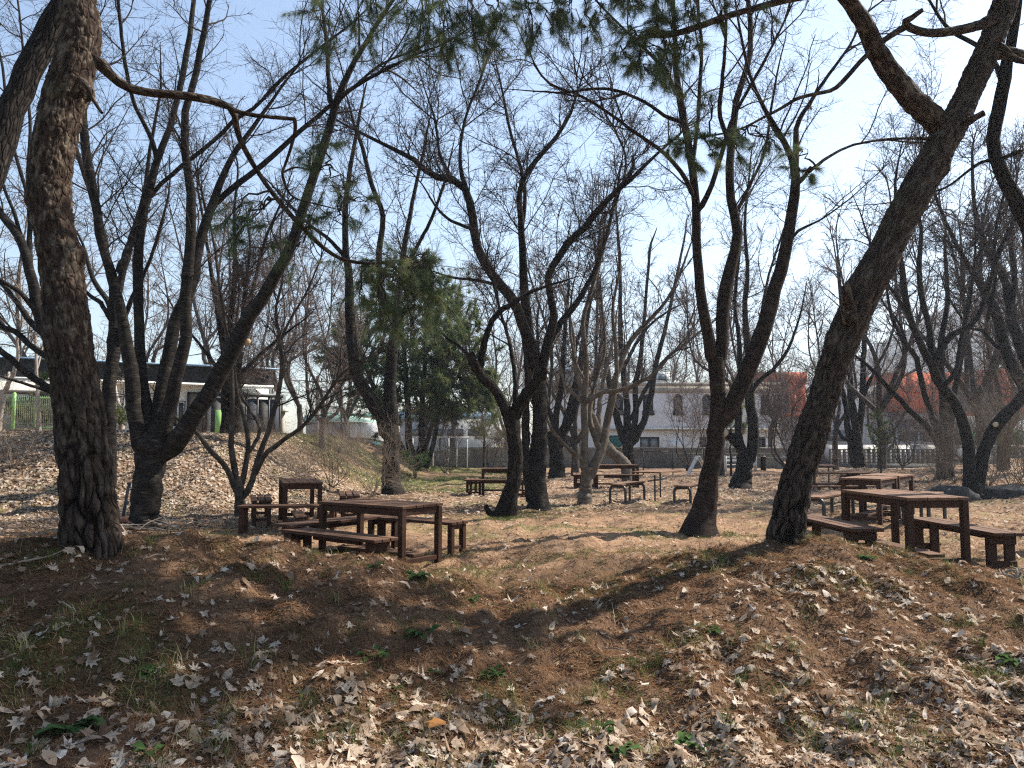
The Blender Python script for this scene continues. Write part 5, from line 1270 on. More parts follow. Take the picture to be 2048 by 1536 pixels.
def pine_crown(tw, nd, base, Pt, Rd, seed, spacing, L, ok, up=.15, dens=.16, lead=None):
    """the crown above: whorled branches, side branches, needle tufts"""
    rng = np.random.RandomState(seed)
    q1, r1 = grow(rng, Pt[None], Rd[None], spacing, 0.0, L[0], L[1], (55, 95), up, 10, .045, .012, .12, .02, 1.0, lambda Q: ok(Q[:, -1]) & ok(Q[:, 5]))
    tube_batch(tw, q1 - base, r1, 7)
    q2, r2 = grow(rng, q1, r1, .20, .22, .45, 1.1, (30, 65), .12, 6, .012, .005, .15, .03, 1.0, lambda Q: ok(Q[:, -1]))
    tube_batch(tw, q2 - base, r2, 4)
    q3, r3 = grow(rng, q2, r2, dens, .25, .18, .4, (25, 55), .15, 4, .004, .0025, .15, .05, 1.0, lambda Q: ok(Q[:, -1]))
    tube_batch(tw, q3 - base, r3, 3)
    for q in (q2, q3):
        d = norm(q[:, -1] - q[:, -2])
        tufts(nd, q[:, -1] - base, d, 24, .14, .0065, rng, .2, .7); tufts(nd, (q[:, -1] + q[:, -2]) / 2 - base, d, 14, .14, .0065, rng, .2, .7)  # widened needles thicken the shade of the unseen crown
    return q1

# ---- nearest pine on the left
me, bL, PL, RL = pine_trunk('trunk', [(183, 1104, 128), (178, 1060, 118), (177, 1000, 112), (167, 900, 108), (161, 850, 104), (147, 750, 100), (133, 650, 98), (123, 550, 88), (117, 500, 88), (101, 400, 84), (107, 300, 90), (127, 200, 94), (150, 130, 92), (162, 60, 84), (156, 0, 78), (160, -120, 70), (185, -300, 60), (215, -480, 50)],
    5.6, [(3.02, 0.0, .075, .06), (3.95, math.pi, .07, .05), (2.52, math.pi - .25, .09, .045), (3.6, 2.0, .08, .02), (1.9, 1.2, .1, .02)], 470, 124, 1, 1.12, .5)
pineL = empty('pine_tree', bL, 0, 'nearest pine on the left with thick plated bark and knobby trunk', 'tree')
obj('trunk', me, M_pine, pineL)
limbsL = pine_limbs(pineL, bL, [
    ([(195, 120, 30), (215, 142, 23), (240, 166, 20), (270, 180, 18), (310, 187, 17), (375, 192, 16), (440, 206, 15), (466, 223, 13), (474, 262, 12), (490, 300, 11), (520, 350, 10), (560, 405, 10), (610, 460, 9), (650, 498, 8), (690, 520, 7), (745, 527, 6), (800, 520, 4)], 0, 1.6, 0),
    ([(455, 214, 10), (485, 226, 9), (530, 233, 8), (590, 238, 8)], .5, .7, 0),
    ([(589, 236, 8), (590, 262, 7), (582, 295, 6), (570, 330, 5), (565, 350, 5), (578, 385, 4), (600, 400, 3), (640, 410, 3), (680, 420, 2)], .7, 1.0, 0),
    ([(566, 345, 4), (590, 335, 4), (620, 338, 3), (655, 330, 3)], .8, 1.2, 0),
    ([(160, 160, 12), (178, 180, 9), (190, 205, 8), (204, 226, 6)], -.25, -.3, 0),
    ([(185, -250, 30), (300, -190, 26), (480, -130, 22), (660, -80, 18), (840, -40, 13), (980, -10, 9)], .4, 2.2, 0)], 5.6, 2)
spotsL = [(640, 335, 6.7, 55, 7), (690, 375, 6.8, 45, 5), (610, 300, 6.6, 40, 4), (680, 430, 6.8, 45, 5), (630, 440, 6.7, 35, 4), (720, 395, 6.9, 40, 4), (655, 285, 6.7, 30, 3),
          (440, 450, 6.2, 42, 5), (500, 442, 6.3, 45, 5), (540, 470, 6.3, 35, 3), (470, 480, 6.3, 30, 2),
          (740, 545, 7.1, 42, 9), (790, 545, 7.2, 52, 11), (840, 555, 7.2, 52, 11), (885, 570, 7.2, 46, 10), (770, 600, 7.1, 50, 10), (830, 615, 7.2, 55, 11), (890, 620, 7.2, 42, 8), (720, 590, 7.1, 35, 5), (860, 520, 7.2, 30, 6), (580, 510, 6.7, 35, 3), (760, 660, 7.2, 40, 6), (830, 670, 7.2, 35, 5),
          (640, 20, 7, 45, 6), (690, 60, 7, 45, 6), (650, 110, 7, 35, 5), (720, 115, 7, 30, 5), (740, 20, 7.1, 40, 8), (810, 30, 7.2, 50, 16), (860, 60, 7.3, 50, 14), (850, 105, 7.3, 40, 10), (900, 95, 7.3, 45, 11), (940, 40, 7.4, 50, 13), (960, 100, 7.4, 40, 8), (900, 20, 7.3, 45, 11), (990, 60, 7.5, 45, 10), (1000, 15, 7.5, 45, 10), (890, 130, 7.3, 28, 5)]
twL, ndL = pine_foliage(pineL, bL, limbsL, spotsL, 3)
above = lambda Q: (Q[:, 2] > 1.75 + 0.60 * np.maximum(Q[:, 1], 0)) & (Q[:, 2] > 5.0)
pine_crown(twL, ndL, bL, PL[-90:], RL[-90:], 5, .22, (1.2, 2.6), above)
tag(obj('twigs', twL.mesh('twigs'), M_twig, pineL), kind='stuff'); tag(obj('needles', ndL.mesh('needles'), M_needle, pineL), kind='stuff')

# ---- leaning pine on the right
me, bR, PR, RR = pine_trunk('trunk', [(1573, 1075, 86), (1577, 1050, 78), (1585, 1000, 73), (1600, 941, 70), (1625, 862, 70), (1650, 784, 66), (1675, 706, 68), (1708, 628, 74), (1740, 560, 76), (1772, 500, 72), (1800, 440, 72), (1832, 385, 74), (1868, 318, 70), (1898, 262, 66), (1925, 210, 58), (1952, 150, 56), (1985, 78, 56), (2012, 0, 54), (2045, -120, 50), (2070, -280, 44), (2060, -450, 36)],
    7.7, [(2.95, 0, .09, .04), (2.35, 0, .08, .02), (3.3, 2.8, .08, .025), (4.5, math.pi, .08, .03)], 400, 96, 2, 1.15, .3, .5)
pineR = empty('pine_tree', bR, 0, 'leaning pine on the right with dark deeply cracked bark and a forked top', 'tree')
obj('trunk', me, M_pine, pineR)
limbsR = pine_limbs(pineR, bR, [
    ([(1895, 268, 52), (1866, 238, 50), (1833, 205, 46), (1800, 172, 43), (1772, 132, 40), (1748, 92, 37), (1728, 50, 34), (1700, 5, 31), (1650, -50, 26)], .2, -.5, 0),
    ([(1690, -14, 22), (1640, -12, 17), (1590, -4, 15), (1536, 9, 14), (1493, 21, 13), (1438, 38, 13), (1376, 60, 12), (1336, 70, 11), (1297, 71, 10), (1256, 85, 8)], -.4, -.9, 0),
    ([(1990, 36, 24), (1960, 50, 20), (1927, 58, 18), (1890, 64, 17), (1856, 66, 16), (1830, 60, 16), (1808, 46, 15), (1822, 36, 12), (1845, 20, 9)], .1, -.2, 0),
    ([(1815, 52, 13), (1790, 66, 12), (1759, 87, 11), (1740, 105, 11), (1720, 124, 10), (1692, 156, 10), (1668, 178, 9), (1645, 185, 8), (1598, 196, 7), (1560, 218, 6), (1525, 236, 5), (1480, 258, 4), (1420, 272, 4), (1360, 282, 3), (1310, 296, 2)], -.1, -.7, 0),
    ([(1930, 245, 20), (1945, 238, 15), (1968, 226, 12)], -.15, -.3, 0),
    ([(1995, 108, 24), (2020, 104, 20), (2050, 112, 18), (2100, 130, 14)], .2, .3, .5),
    ([(2000, 90, 14), (2030, 118, 12), (2060, 124, 10)], .1, 0, .3),
    ([(1862, 278, 7), (1820, 277, 5), (1770, 279, 5), (1711, 289, 4), (1665, 309, 4), (1640, 325, 3), (1622, 342, 3)], .1, -.2, 0),
    ([(1700, 640, 30), (1694, 600, 26), (1690, 572, 22)], -.1, -.16, 0),
    ([(1640, -60, 20), (1500, -70, 17), (1380, -60, 14), (1260, -45, 11), (1140, -30, 8), (1050, -10, 5)], -.5, -.6, 0)], 7.7, 4)
spotsR = [(1300, 110, 6.9, 45, 14), (1260, 60, 6.9, 45, 13), (1310, 40, 6.9, 45, 14), (1350, 60, 6.9, 45, 13), (1290, 140, 6.9, 38, 10), (1330, 130, 6.9, 40, 10), (1240, 110, 6.9, 35, 6), (1380, 100, 7, 40, 8), (1370, 20, 7, 45, 11), (1320, -5, 7, 45, 13), (1260, 5, 7, 45, 11), (1200, 20, 7.1, 45, 10), (1180, 60, 7.1, 35, 6), (1140, 25, 7.1, 40, 8), (1100, 60, 7.1, 40, 8), (1075, 90, 7.1, 30, 5), (1060, 30, 7.1, 40, 8), (1110, 15, 7.1, 40, 8), (1340, 165, 6.9, 28, 5), (1440, 30, 7, 30, 5),
          (1340, 285, 7, 28, 5), (1370, 300, 7, 32, 6), (1410, 270, 7, 32, 6), (1450, 290, 7, 35, 6), (1490, 275, 7, 28, 4), (1430, 310, 7, 28, 4), (1390, 335, 7, 22, 3), (1530, 280, 7, 28, 3), (1560, 300, 7, 24, 2), (1480, 320, 7, 24, 2),
          (1615, 340, 7.5, 30, 5), (1600, 300, 7.5, 28, 3), (1580, 345, 7.5, 22, 2), (1540, 30, 6.9, 28, 3), (1420, 200, 7, 25, 2)]
twR, ndR = pine_foliage(pineR, bR, limbsR, spotsR, 6)
pine_crown(twR, ndR, bR, PR[-110:], RR[-110:], 8, .16, (1.5, 3.6), above, dens=.15)
for k in (0, 9): pine_crown(twR, ndR, bR, limbsR[k][0][25 if k == 0 else 5:], limbsR[k][1][25 if k == 0 else 5:], 9 + k, .14, (.9, 2.4), above, .25, .15)
for k, pts in enumerate((  # unseen crown limbs, added and aimed to shade the left foreground
        [(5.2, 8.0, 6.6, .06), (4.2, 8.2, 7.2, .05), (3.0, 8.4, 7.5, .035), (1.8, 8.5, 7.5, .02)], [(5.3, 8.0, 7.0, .06), (4.4, 9.0, 7.8, .045), (3.3, 10.0, 8.3, .02)],
        [(5.3, 8.0, 7.2, .055), (4.2, 7.2, 7.5, .04), (2.8, 6.6, 7.5, .03), (1.5, 6.3, 7.3, .015)], [(5.4, 8.0, 7.8, .05), (4.5, 8.6, 8.6, .04), (3.2, 9.2, 9.2, .03), (2.0, 9.6, 9.4, .015)],
        [(5.4, 8.0, 7.6, .05), (6.2, 8.6, 8.2, .035), (7.2, 9.2, 8.6, .015)], [(5.4, 8.0, 8.2, .05), (5.2, 7.0, 8.8, .035), (4.9, 5.6, 9.0, .015)],
        [(2.9, 7.2, 5.95, .05), (2.4, 7.3, 6.6, .04), (1.6, 7.4, 7.0, .03), (.6, 7.5, 7.2, .015)], [(5.3, 7.9, 6.9, .05), (4.6, 7.5, 7.3, .04), (3.6, 7.4, 7.4, .03), (2.6, 7.5, 7.5, .012)])):
    q = resample(pts, 40); mb = MB(); tube_batch(mb, (q[:, :3] - bR)[None], q[None, :, 3], 10, .08, np.random.RandomState(k)); mb.A['plate'] = [np.full(mb.n, .8)]; mb.A['upness'] = [np.ones(mb.n)]
    obj('branch', mb.mesh('branch', True), M_pine, pineR)
    pine_crown(twR, ndR, bR, q[8:, :3], q[8:, 3], 30 + k, .13, (.8, 1.7), above, .2, .13)
tag(obj('twigs', twR.mesh('twigs'), M_twig, pineR), kind='stuff'); tag(obj('needles', ndR.mesh('needles'), M_needle, pineR), kind='stuff')

# ---- dark conifer behind the lawn
def conifer():
    d = 37.0; rng = np.random.RandomState(21)
    base = P(832, 945, d); base[2] = float(gz(base[0], base[1]))
    root = empty('conifer_tree', base, 0, 'dark green multi-stemmed conifer beyond the lawn behind the left tables', 'tree')
    stems = [([(822, 955, 15), (800, 890, 14), (775, 830, 12), (745, 770, 9), (720, 700, 6)], -.5), ([(828, 952, 16), (818, 880, 14), (815, 800, 12), (808, 700, 9), (800, 600, 6), (800, 540, 4)], .2),
             ([(836, 950, 15), (842, 880, 13), (845, 800, 11), (850, 700, 8), (850, 600, 5)], .7), ([(850, 945, 11), (868, 880, 9), (880, 820, 8), (905, 770, 6), (940, 720, 4)], -.4), ([(842, 948, 12), (858, 870, 9), (880, 790, 7), (900, 690, 5)], .9)]
    mb, tw, nd = MB(), MB(), MB(); Q, Rr = [], []
    for pts, dd in stems:
        q, r = limb_world(pts, d, 0, dd, 0, 27, rng); q[0, 2] -= .3; Q.append(q); Rr.append(r)
    Q, Rr = np.array(Q), np.array(Rr); tube_batch(mb, Q - base, Rr, 10, .06, rng); obj('trunk', mb.mesh('trunk', True), M_cherry, root)
    q1, r1 = grow(rng, Q, Rr, .2, .34, 1.0, 2.6, (45, 85), .1, 8, .03, .01, .1, .01)
    qd, rd = grow(rng, Q, Rr, .8, .15, .6, 1.4, (45, 85), .1, 6, .02, .006, .1, -.02)
    tube_batch(tw, q1 - base, r1, 4); tube_batch(tw, qd - base, rd, 4)
    # let the outline follow the ragged shape: widest at mid height
    q2, r2 = grow(rng, q1, r1, .15, .2, .35, .95, (30, 65), .0, 3, .008, .004, .12)
    tube_batch(tw, q2 - base, r2, 3)
    ends = []
    cloud = Q.reshape(-1, 3)
    for (px, py, rp, dz, n) in ((722, 690, 58, -.6, 34), (700, 720, 45, 0, 22), (682, 690, 40, .2, 18), (672, 715, 30, .3, 10), (690, 740, 30, .2, 8), (770, 640, 62, 0, 36), (800, 580, 55, .3, 32), (850, 560, 55, .5, 34), (890, 610, 62, .2, 38), (920, 650, 50, 0, 26), (900, 700, 70, -.8, 40), (955, 745, 50, -1.2, 26), (840, 660, 75, -1.2, 46), (780, 730, 65, -1.4, 36), (860, 760, 70, -1.6, 40), (920, 790, 55, -1.0, 26), (760, 790, 50, 0, 16), (830, 830, 55, -.4, 16), (970, 790, 40, .4, 14), (700, 660, 40, .3, 16), (830, 530, 40, .2, 20)):
        c = P(px, py, d + dz); rad = rp * d / FPX; e = c + rng.normal(size=(n, 3)) * np.array([.6, .6, .42]) * rad
        for p in e:
            k = cloud[np.argmin(np.linalg.norm((cloud - p) * np.array([1, 1, .6]), axis=1))]; s = np.linspace(0, 1, 5)[:, None]; ends.append(k * (1 - s) + p * s - np.array([0, 0, .25]) * np.sin(s * np.pi) * .5)
    q3 = np.array(ends); tube_batch(tw, q3 - base, np.repeat(np.linspace(.016, .006, 5)[None], len(q3), 0), 4)
    for f in (0, .12, .25, .4): tufts(nd, q3[:, -1] * (1 - f) + q3[:, -3] * f - base, norm(q3[:, -1] - q3[:, -3]) + np.array([0, 0, .15]), 26, .36, .045, rng, .1, .62, (.1, 1))
    for q in (q1, q2):
        for f in (1, 2):
            tufts(nd, q[:, -f] - base, norm(q[:, -1] - q[:, -2]), 8, .34, .036, rng, .2, .6, (0, .75))
    obj('branches', tw.mesh('branches'), M_twig, root); obj('needles', nd.mesh('needles'), M_fir, root)
conifer()

def small_pine(name, label, px, py, d, h, w, seed, n=10, mat=None, tint=(.2, 1.0), length=.12, ncl=16, lean=0):
    rng = np.random.RandomState(seed); base = P(px, py, d); base[2] = float(gz(base[0], base[1]))
    root = empty(name, base, 0, label, 'tree'); tk, nd = MB(), MB()
    s = np.linspace(0, 1, 14)[:, None]; tr = np.concatenate((rng.normal(size=(14, 2)) * .02 * h * s + np.array([[lean, 0]]) * s * s, s * h), 1); tr[0, 2] = -.2
    rr = np.linspace(.045, .012, 14) * h / 2.5; tube_batch(tk, tr[None], rr[None], 8)
    q1, r1 = grow(rng, tr[None], rr[None], h / (n * 5), .22, w * .5, w, (50, 80), .25, 7, .014, .006, .1, .05); tube_batch(tk, q1, r1, 5)
    q2, r2 = grow(rng, q1, r1, .12, .3, .15, .4, (30, 60), .2, 4, .006, .003, .12, .04); tube_batch(tk, q2, r2, 3)
    obj('trunk', tk.mesh('trunk'), M_twig, root)
    for q in (q1, q2):
        for f in (1, 2): tufts(nd, q[:, -f], norm(q[:, -1] - q[:, -2]), ncl * 2, length, .009, rng, .3, .55, tint)
    obj('needles', nd.mesh('needles'), mat or M_needle, root)
small_pine('young_pine', 'young sparse pine in front of the lattice wall', 1763, 962, 30, 2.3, .75, 31)
small_pine('young_pine', 'light green drooping pine hidden behind the big reddish cherry', 1462, 940, 34, 3.2, 1.3, 32, 12, None, (.5, 1.0), .22, 18)
small_pine('young_pine', 'young pine behind the green netting at the right edge', 2015, 930, 46, 2.6, .7, 33, 8)
small_pine('young_pine', 'yellowish soft-needled pine beyond the lawn right of the dark conifer', 968, 930, 42, 4.6, 1.9, 34, 14, M_fir, (.6, 1.0), .3, 14)
small_pine('young_pine', 'dark shaggy evergreen behind the trunk base of the nearest pine, before the dark shed', 112, 860, 23.2, 2.7, .7, 35, 9, M_fir, (0, .6), .25, 20)

# ---- green shrub at the conifer foot and clipped bushes behind the fence
def leafy_shrub(name, label, x, y, h, w, n, seed, mat, size=.05, tint=(0, 1), stems=9):
    rng = np.random.RandomState(seed); z = float(gz(x, y)); root = empty(name, (x, y, z), 0, label, 'shrub'); tw, lf = MB(), MB()
    a = rng.uniform(0, 6.28, stems); s = np.linspace(0, 1, 7)[None, :, None]
    end = np.stack((np.cos(a) * w * rng.uniform(.3, 1, stems), np.sin(a) * w * rng.uniform(.3, 1, stems), h * rng.uniform(.6, 1, stems)), 1)
    Q = end[:, None] * s + rng.normal(size=(stems, 7, 3)) * .02; Q[:, :, 2] = end[:, None, 2] * s[..., 0] ** .7; Q[:, 0, 2] = -.05
    tube_batch(tw, Q, np.repeat(np.linspace(.012, .004, 7)[None], stems, 0), 4)
    q2, r2 = grow(rng, Q, np.full(Q.shape[:2], .008), .08, .25, .12, .4, (30, 70), .2, 4, .005, .002, .15); tube_batch(tw, q2, r2, 3)
    obj('stems', tw.mesh('stems'), M_twig, root)
    i = rng.randint(0, len(q2), n); f = rng.randint(1, 4, n); p = q2[i, f] + rng.normal(size=(n, 3)) * .03
    u = norm(rng.normal(size=(n, 3)) + np.array([0, 0, .5])); v = norm(np.cross(u, rng.normal(size=(n, 3)))); sz = size * rng.uniform(.6, 1.3, (n, 1))
    V = np.stack((p, p + u * sz * .5 + v * sz * .35, p + u * sz, p + u * sz * .5 - v * sz * .35), 1); b = np.arange(n)[:, None] * 4
    lf.add(V.reshape(-1, 3), [b + np.array([[0, 1, 2, 3]])], tint=np.repeat(rng.uniform(*tint, n), 4)); obj('leaves', lf.mesh('leaves'), mat, root)
leafy_shrub('leafy_shrub', 'fresh green leafy shrub at the foot of the dark conifer', (832 - 1024) / FPX * 31.5, 31.5, 1.1, .75, 1800, 41, M_weed, .09, (.2, 1), 14)
for i, (x, y, s) in enumerate(((-14.9, 22.0, .95), (-13.6, 22.1, .85), (-12.3, 22.2, .9), (-11.4, 22.0, .75))):
    leafy_shrub('clipped_bush', ('yellow-green bush behind the fence at the left edge', 'yellow-green bush behind the round green fence post', 'yellow-green bush behind the green gate frame', 'yellow-green bush behind the fence, beside the nearest pine')[i], x, y, s, .75, 1500, 50 + i, M_grass, .09, (.35, .85), 12)
# ------------------------------------------------------------------ tables and benches
def ring_mesh(name, pts, r, sides=8, K=40):
    mb = MB(); q = resample(pts, K); tube_batch(mb, q[None], np.full((1, K), r), sides); return mb.mesh(name, True)
def ground_at(x, y): return float(gz(x, y, False))
rgf = random.Random(9)
def planks(root, n, w, gap, L, th, z, mat, name):
    tot = n * w + (n - 1) * gap
    for k in range(n):
        o = obj(name, bevel_box(L, w, th, .004, name), mat, root, (rgf.uniform(-.006, .006), -tot / 2 + w / 2 + k * (w + gap), z + rgf.uniform(-.002, .002)))
        o.rotation_euler = (rgf.uniform(-.008, .008), 0, rgf.uniform(-.003, .003))
def board_bench(label, x, y, ang, L=1.8, z=None, group='wooden benches with board legs', h=.44):
    """seat of three planks on two end frames of boards with a square opening"""
    zz = ground_at(x, y) if z is None else z
    t = empty('wooden_bench', (x, y, zz), ang, label, 'bench', group)
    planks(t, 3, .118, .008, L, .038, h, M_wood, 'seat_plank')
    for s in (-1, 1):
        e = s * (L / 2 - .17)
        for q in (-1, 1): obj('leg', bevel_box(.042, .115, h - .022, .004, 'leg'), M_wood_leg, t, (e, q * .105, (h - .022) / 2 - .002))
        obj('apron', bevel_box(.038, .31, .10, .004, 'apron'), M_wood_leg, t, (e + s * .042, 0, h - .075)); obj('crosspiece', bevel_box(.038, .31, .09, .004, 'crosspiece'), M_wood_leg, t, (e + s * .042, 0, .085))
    obj('stretcher', bevel_box(L * .5, .05, .07, .004, 'stretcher'), M_wood_leg, t, (0, 0, h - .057))
    return t
def post_bench(label, x, y, ang, L=1.5, z=None, group='wooden benches with post legs', h=.44):
    zz = ground_at(x, y) if z is None else z
    t = empty('wooden_bench', (x, y, zz), ang, label, 'bench', group)
    planks(t, 3, .105, .022, L, .04, h, M_wood, 'seat_plank')
    for s in (-1, 1):
        e = s * (L / 2 - .06)
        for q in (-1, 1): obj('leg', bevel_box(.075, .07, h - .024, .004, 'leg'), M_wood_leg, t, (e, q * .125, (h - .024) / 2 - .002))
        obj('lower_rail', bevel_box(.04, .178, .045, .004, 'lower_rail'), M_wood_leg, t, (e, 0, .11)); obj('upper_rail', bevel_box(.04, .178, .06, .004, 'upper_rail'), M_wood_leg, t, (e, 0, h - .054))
    return t
def wood_table(label, x, y, ang, L=1.5, W=.74, h=.76, z=None, foot=True, mat=None, group='wooden picnic tables'):
    zz = ground_at(x, y) if z is None else z
    t = empty('wooden_table', (x, y, zz), ang, label, 'table', group)
    n = 6; w = (W - (n - 1) * .006) / n
    planks(t, n, w, .006, L, .035, h, mat or M_wood, 'top_plank')
    for s in (-1, 1):
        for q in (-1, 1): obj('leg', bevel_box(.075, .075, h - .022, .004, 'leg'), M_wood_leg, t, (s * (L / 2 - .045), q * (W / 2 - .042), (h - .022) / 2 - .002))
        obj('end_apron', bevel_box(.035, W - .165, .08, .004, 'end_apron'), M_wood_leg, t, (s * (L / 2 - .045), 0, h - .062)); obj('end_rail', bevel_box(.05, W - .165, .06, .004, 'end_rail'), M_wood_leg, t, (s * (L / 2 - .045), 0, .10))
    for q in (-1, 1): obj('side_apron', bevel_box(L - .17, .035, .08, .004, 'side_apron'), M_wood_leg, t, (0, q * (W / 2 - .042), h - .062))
    if foot: obj('foot_plank', bevel_box(L - .14, .2, .04, .004, 'foot_plank'), M_wood, t, (0, 0, .153))
    return t
def steel_bench(label, x, y, ang, L=1.6, z=None, h=.45, mat=None, group='benches with bent black steel legs'):
    zz = ground_at(x, y) if z is None else z
    t = empty('steel_bench', (x, y, zz), ang, label, 'bench', group)
    planks(t, 3, .112, .008, L, .035, h, mat or M_wood_tan, 'seat_plank')
    for s in (-1, 1):
        e = s * (L / 2 - .13)
        obj('leg_frame', ring_mesh('leg_frame', [(e, -.20, -.05), (e, -.20, .2), (e, -.195, h - .12), (e, -.15, h - .05), (e, -.08, h - .045), (e, .08, h - .045), (e, .15, h - .05), (e, .195, h - .12), (e, .20, .2), (e, .20, -.05)], .034), M_metal, t)
    obj('stretcher', ring_mesh('stretcher', [(-L / 2 + .13, 0, h - .06), (L / 2 - .13, 0, h - .06)], .018, 8, 4), M_metal, t)
    return t
def steel_table(label, x, y, ang, L=1.75, W=.75, h=.76, z=None, group='tables on black steel frames'):
    zz = ground_at(x, y) if z is None else z
    t = empty('steel_table', (x, y, zz), ang, label, 'table', group)
    n = 6; w = (W - (n - 1) * .008) / n
    planks(t, n, w, .008, L, .035, h, M_wood_tan, 'top_plank')
    for s in (-1, 1):
        e = s * (L / 2 - .16); a = W / 2 - .05
        obj('leg_frame', ring_mesh('leg_frame', [(e, 0, .03), (e, -a + .05, .03), (e, -a, .06), (e, -a, .3), (e, -a, h - .12), (e, -a + .05, h - .05), (e, 0, h - .046), (e, a - .05, h - .05), (e, a, h - .12), (e, a, .3), (e, a, .06), (e, a - .05, .03), (e, 0, .03)], .034, 8, 60), M_metal, t)
        obj('inner_upright', ring_mesh('inner_upright', [(e, .17 * s, .05), (e, .17 * s, h - .06)], .022, 8, 4), M_metal, t)
    obj('stretcher', ring_mesh('stretcher', [(-L / 2 + .16, 0, h - .22), (L / 2 - .16, 0, h - .22)], .02, 8, 4), M_metal, t)
    return t
def aframe_table(label, x, y, ang, L=1.7):
    t = empty('picnic_table', (x, y, ground_at(x, y)), ang, label, 'table'); h = .76
    planks(t, 5, .135, .008, L, .038, h, M_wood, 'top_plank')
    for s in (-1, 1):
        e = s * (L / 2 - .3)
        for q in (-1, 1):
            o = obj('leg', bevel_box(.045, .09, .82, .004, 'leg'), M_wood_leg, t, (e, q * .32, .36)); o.rotation_euler = (q * R_(20), 0, 0)
        obj('seat_bearer', bevel_box(.045, 1.36, .09, .004, 'seat_bearer'), M_wood_leg, t, (e + s * .048, 0, .38)); obj('top_bearer', bevel_box(.045, .66, .08, .004, 'top_bearer'), M_wood_leg, t, (e + s * .048, 0, h - .062))
        o = obj('brace', bevel_box(.62, .045, .07, .004, 'brace'), M_wood_leg, t, (s * (L / 2 - .55), 0, .56)); o.rotation_euler = (0, -s * R_(42), 0)
    for q in (-1, 1):
        for k in (0, 1): obj('seat_plank', bevel_box(L, .115, .036, .004, 'seat_plank'), M_wood, t, (0, q * (.52 + .123 * k), .446))
    return t

u = math.atan2(-.57, .82)
wood_table('brown wooden table nearest the camera on the left, beside the nearest pine mound', -1.72, 10.12, u, 1.5, .76)
board_bench('brown bench in front of the nearest left table, close to the camera', -2.16, 9.62, math.atan2(-.62, .78), 1.8)
board_bench('brown bench set crosswise at the left end of the nearest left table', -2.46, 10.9, math.atan2(.78, .62), 1.8)
post_bench('brown slatted bench on the far right side of the nearest left table', -1.28, 11.02, u, 1.4)
a2 = math.atan2(.94, -.33)
wood_table('smaller brown table farther back at the bank foot on the left', -3.86, 14.1, a2, 1.6, .66)
post_bench('brown bench seen side-on in front of the small back table on the left', -3.75, 13.05, .08, 1.6)
post_bench('brown slatted bench seen end-on left of the small back table', -4.72, 14.6, a2, 1.5)
post_bench('brown slatted bench seen end-on right of the small back table', -3.1, 14.75, a2 - .1, 1.5)
wood_table('dark wooden table on the grass behind the leaning furrowed tree', -.12, 22.1, .02, 1.5, .75)
board_bench('dark bench before the table behind the leaning furrowed tree', -.42, 21.1, .0, 1.75)
post_bench('dark bench end-on right of the table behind the leaning furrowed tree', .42, 22.0, 1.35, 1.5)
post_bench('dark bench end-on left of the table behind the leaning furrowed tree', -1.12, 22.5, 1.7, 1.5)
ud = math.atan2(.87, .49)
steel_table('black-legged table with tan planks left of the big reddish cherry', 3.72, 19.8, ud)
steel_bench('black-legged bench on the left side of the middle steel table', 2.92, 19.6, ud)
steel_bench('black-legged bench on the right side of the middle steel table, by the big reddish cherry', 4.48, 19.5, ud)
wood_table('dark wooden table behind the smooth pale tree', 3.35, 25.4, .05, 1.5, .75)
board_bench('dark bench before the table behind the smooth pale tree', 3.32, 24.6, .03, 1.6)
board_bench('dark bench end-on left of the smooth pale tree', 2.15, 25.0, 1.5, 1.5)
aframe_table('dark picnic table with attached seats right of the leaning pine', 7.95, 19.6, .02, 1.9)
steel_table('farthest black-legged table right of the leaning pine before the lattice wall', 9.75, 24.4, 1.25, 1.5)
steel_bench('farthest black-legged bench beside the table before the lattice wall', 10.55, 24.3, 1.25, 1.4)
uh = math.atan2(.77, .64)
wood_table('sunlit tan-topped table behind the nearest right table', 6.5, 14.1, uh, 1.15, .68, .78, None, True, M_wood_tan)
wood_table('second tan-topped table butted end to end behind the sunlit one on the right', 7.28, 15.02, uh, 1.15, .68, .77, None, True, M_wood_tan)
steel_bench('tan bench with bent steel legs left of the sunlit right table', 6.0, 14.75, uh, 2.0)
steel_bench('tan bench with bent steel legs right of the sunlit right table', 7.62, 14.35, uh, 1.6)
ui = math.atan2(.995, -.07)
wood_table('brown wooden table nearest the camera on the right, behind the leaning pine mound', 4.78, 9.55, ui, 1.5, .74, .80)
board_bench('brown bench on the left of the nearest right table, half behind the mound', 4.02, 9.75, math.atan2(-1, .05), 1.75)
board_bench('brown bench on the right of the nearest right table, with square-holed board legs', 5.55, 9.65, math.atan2(-1, .02), 1.85)

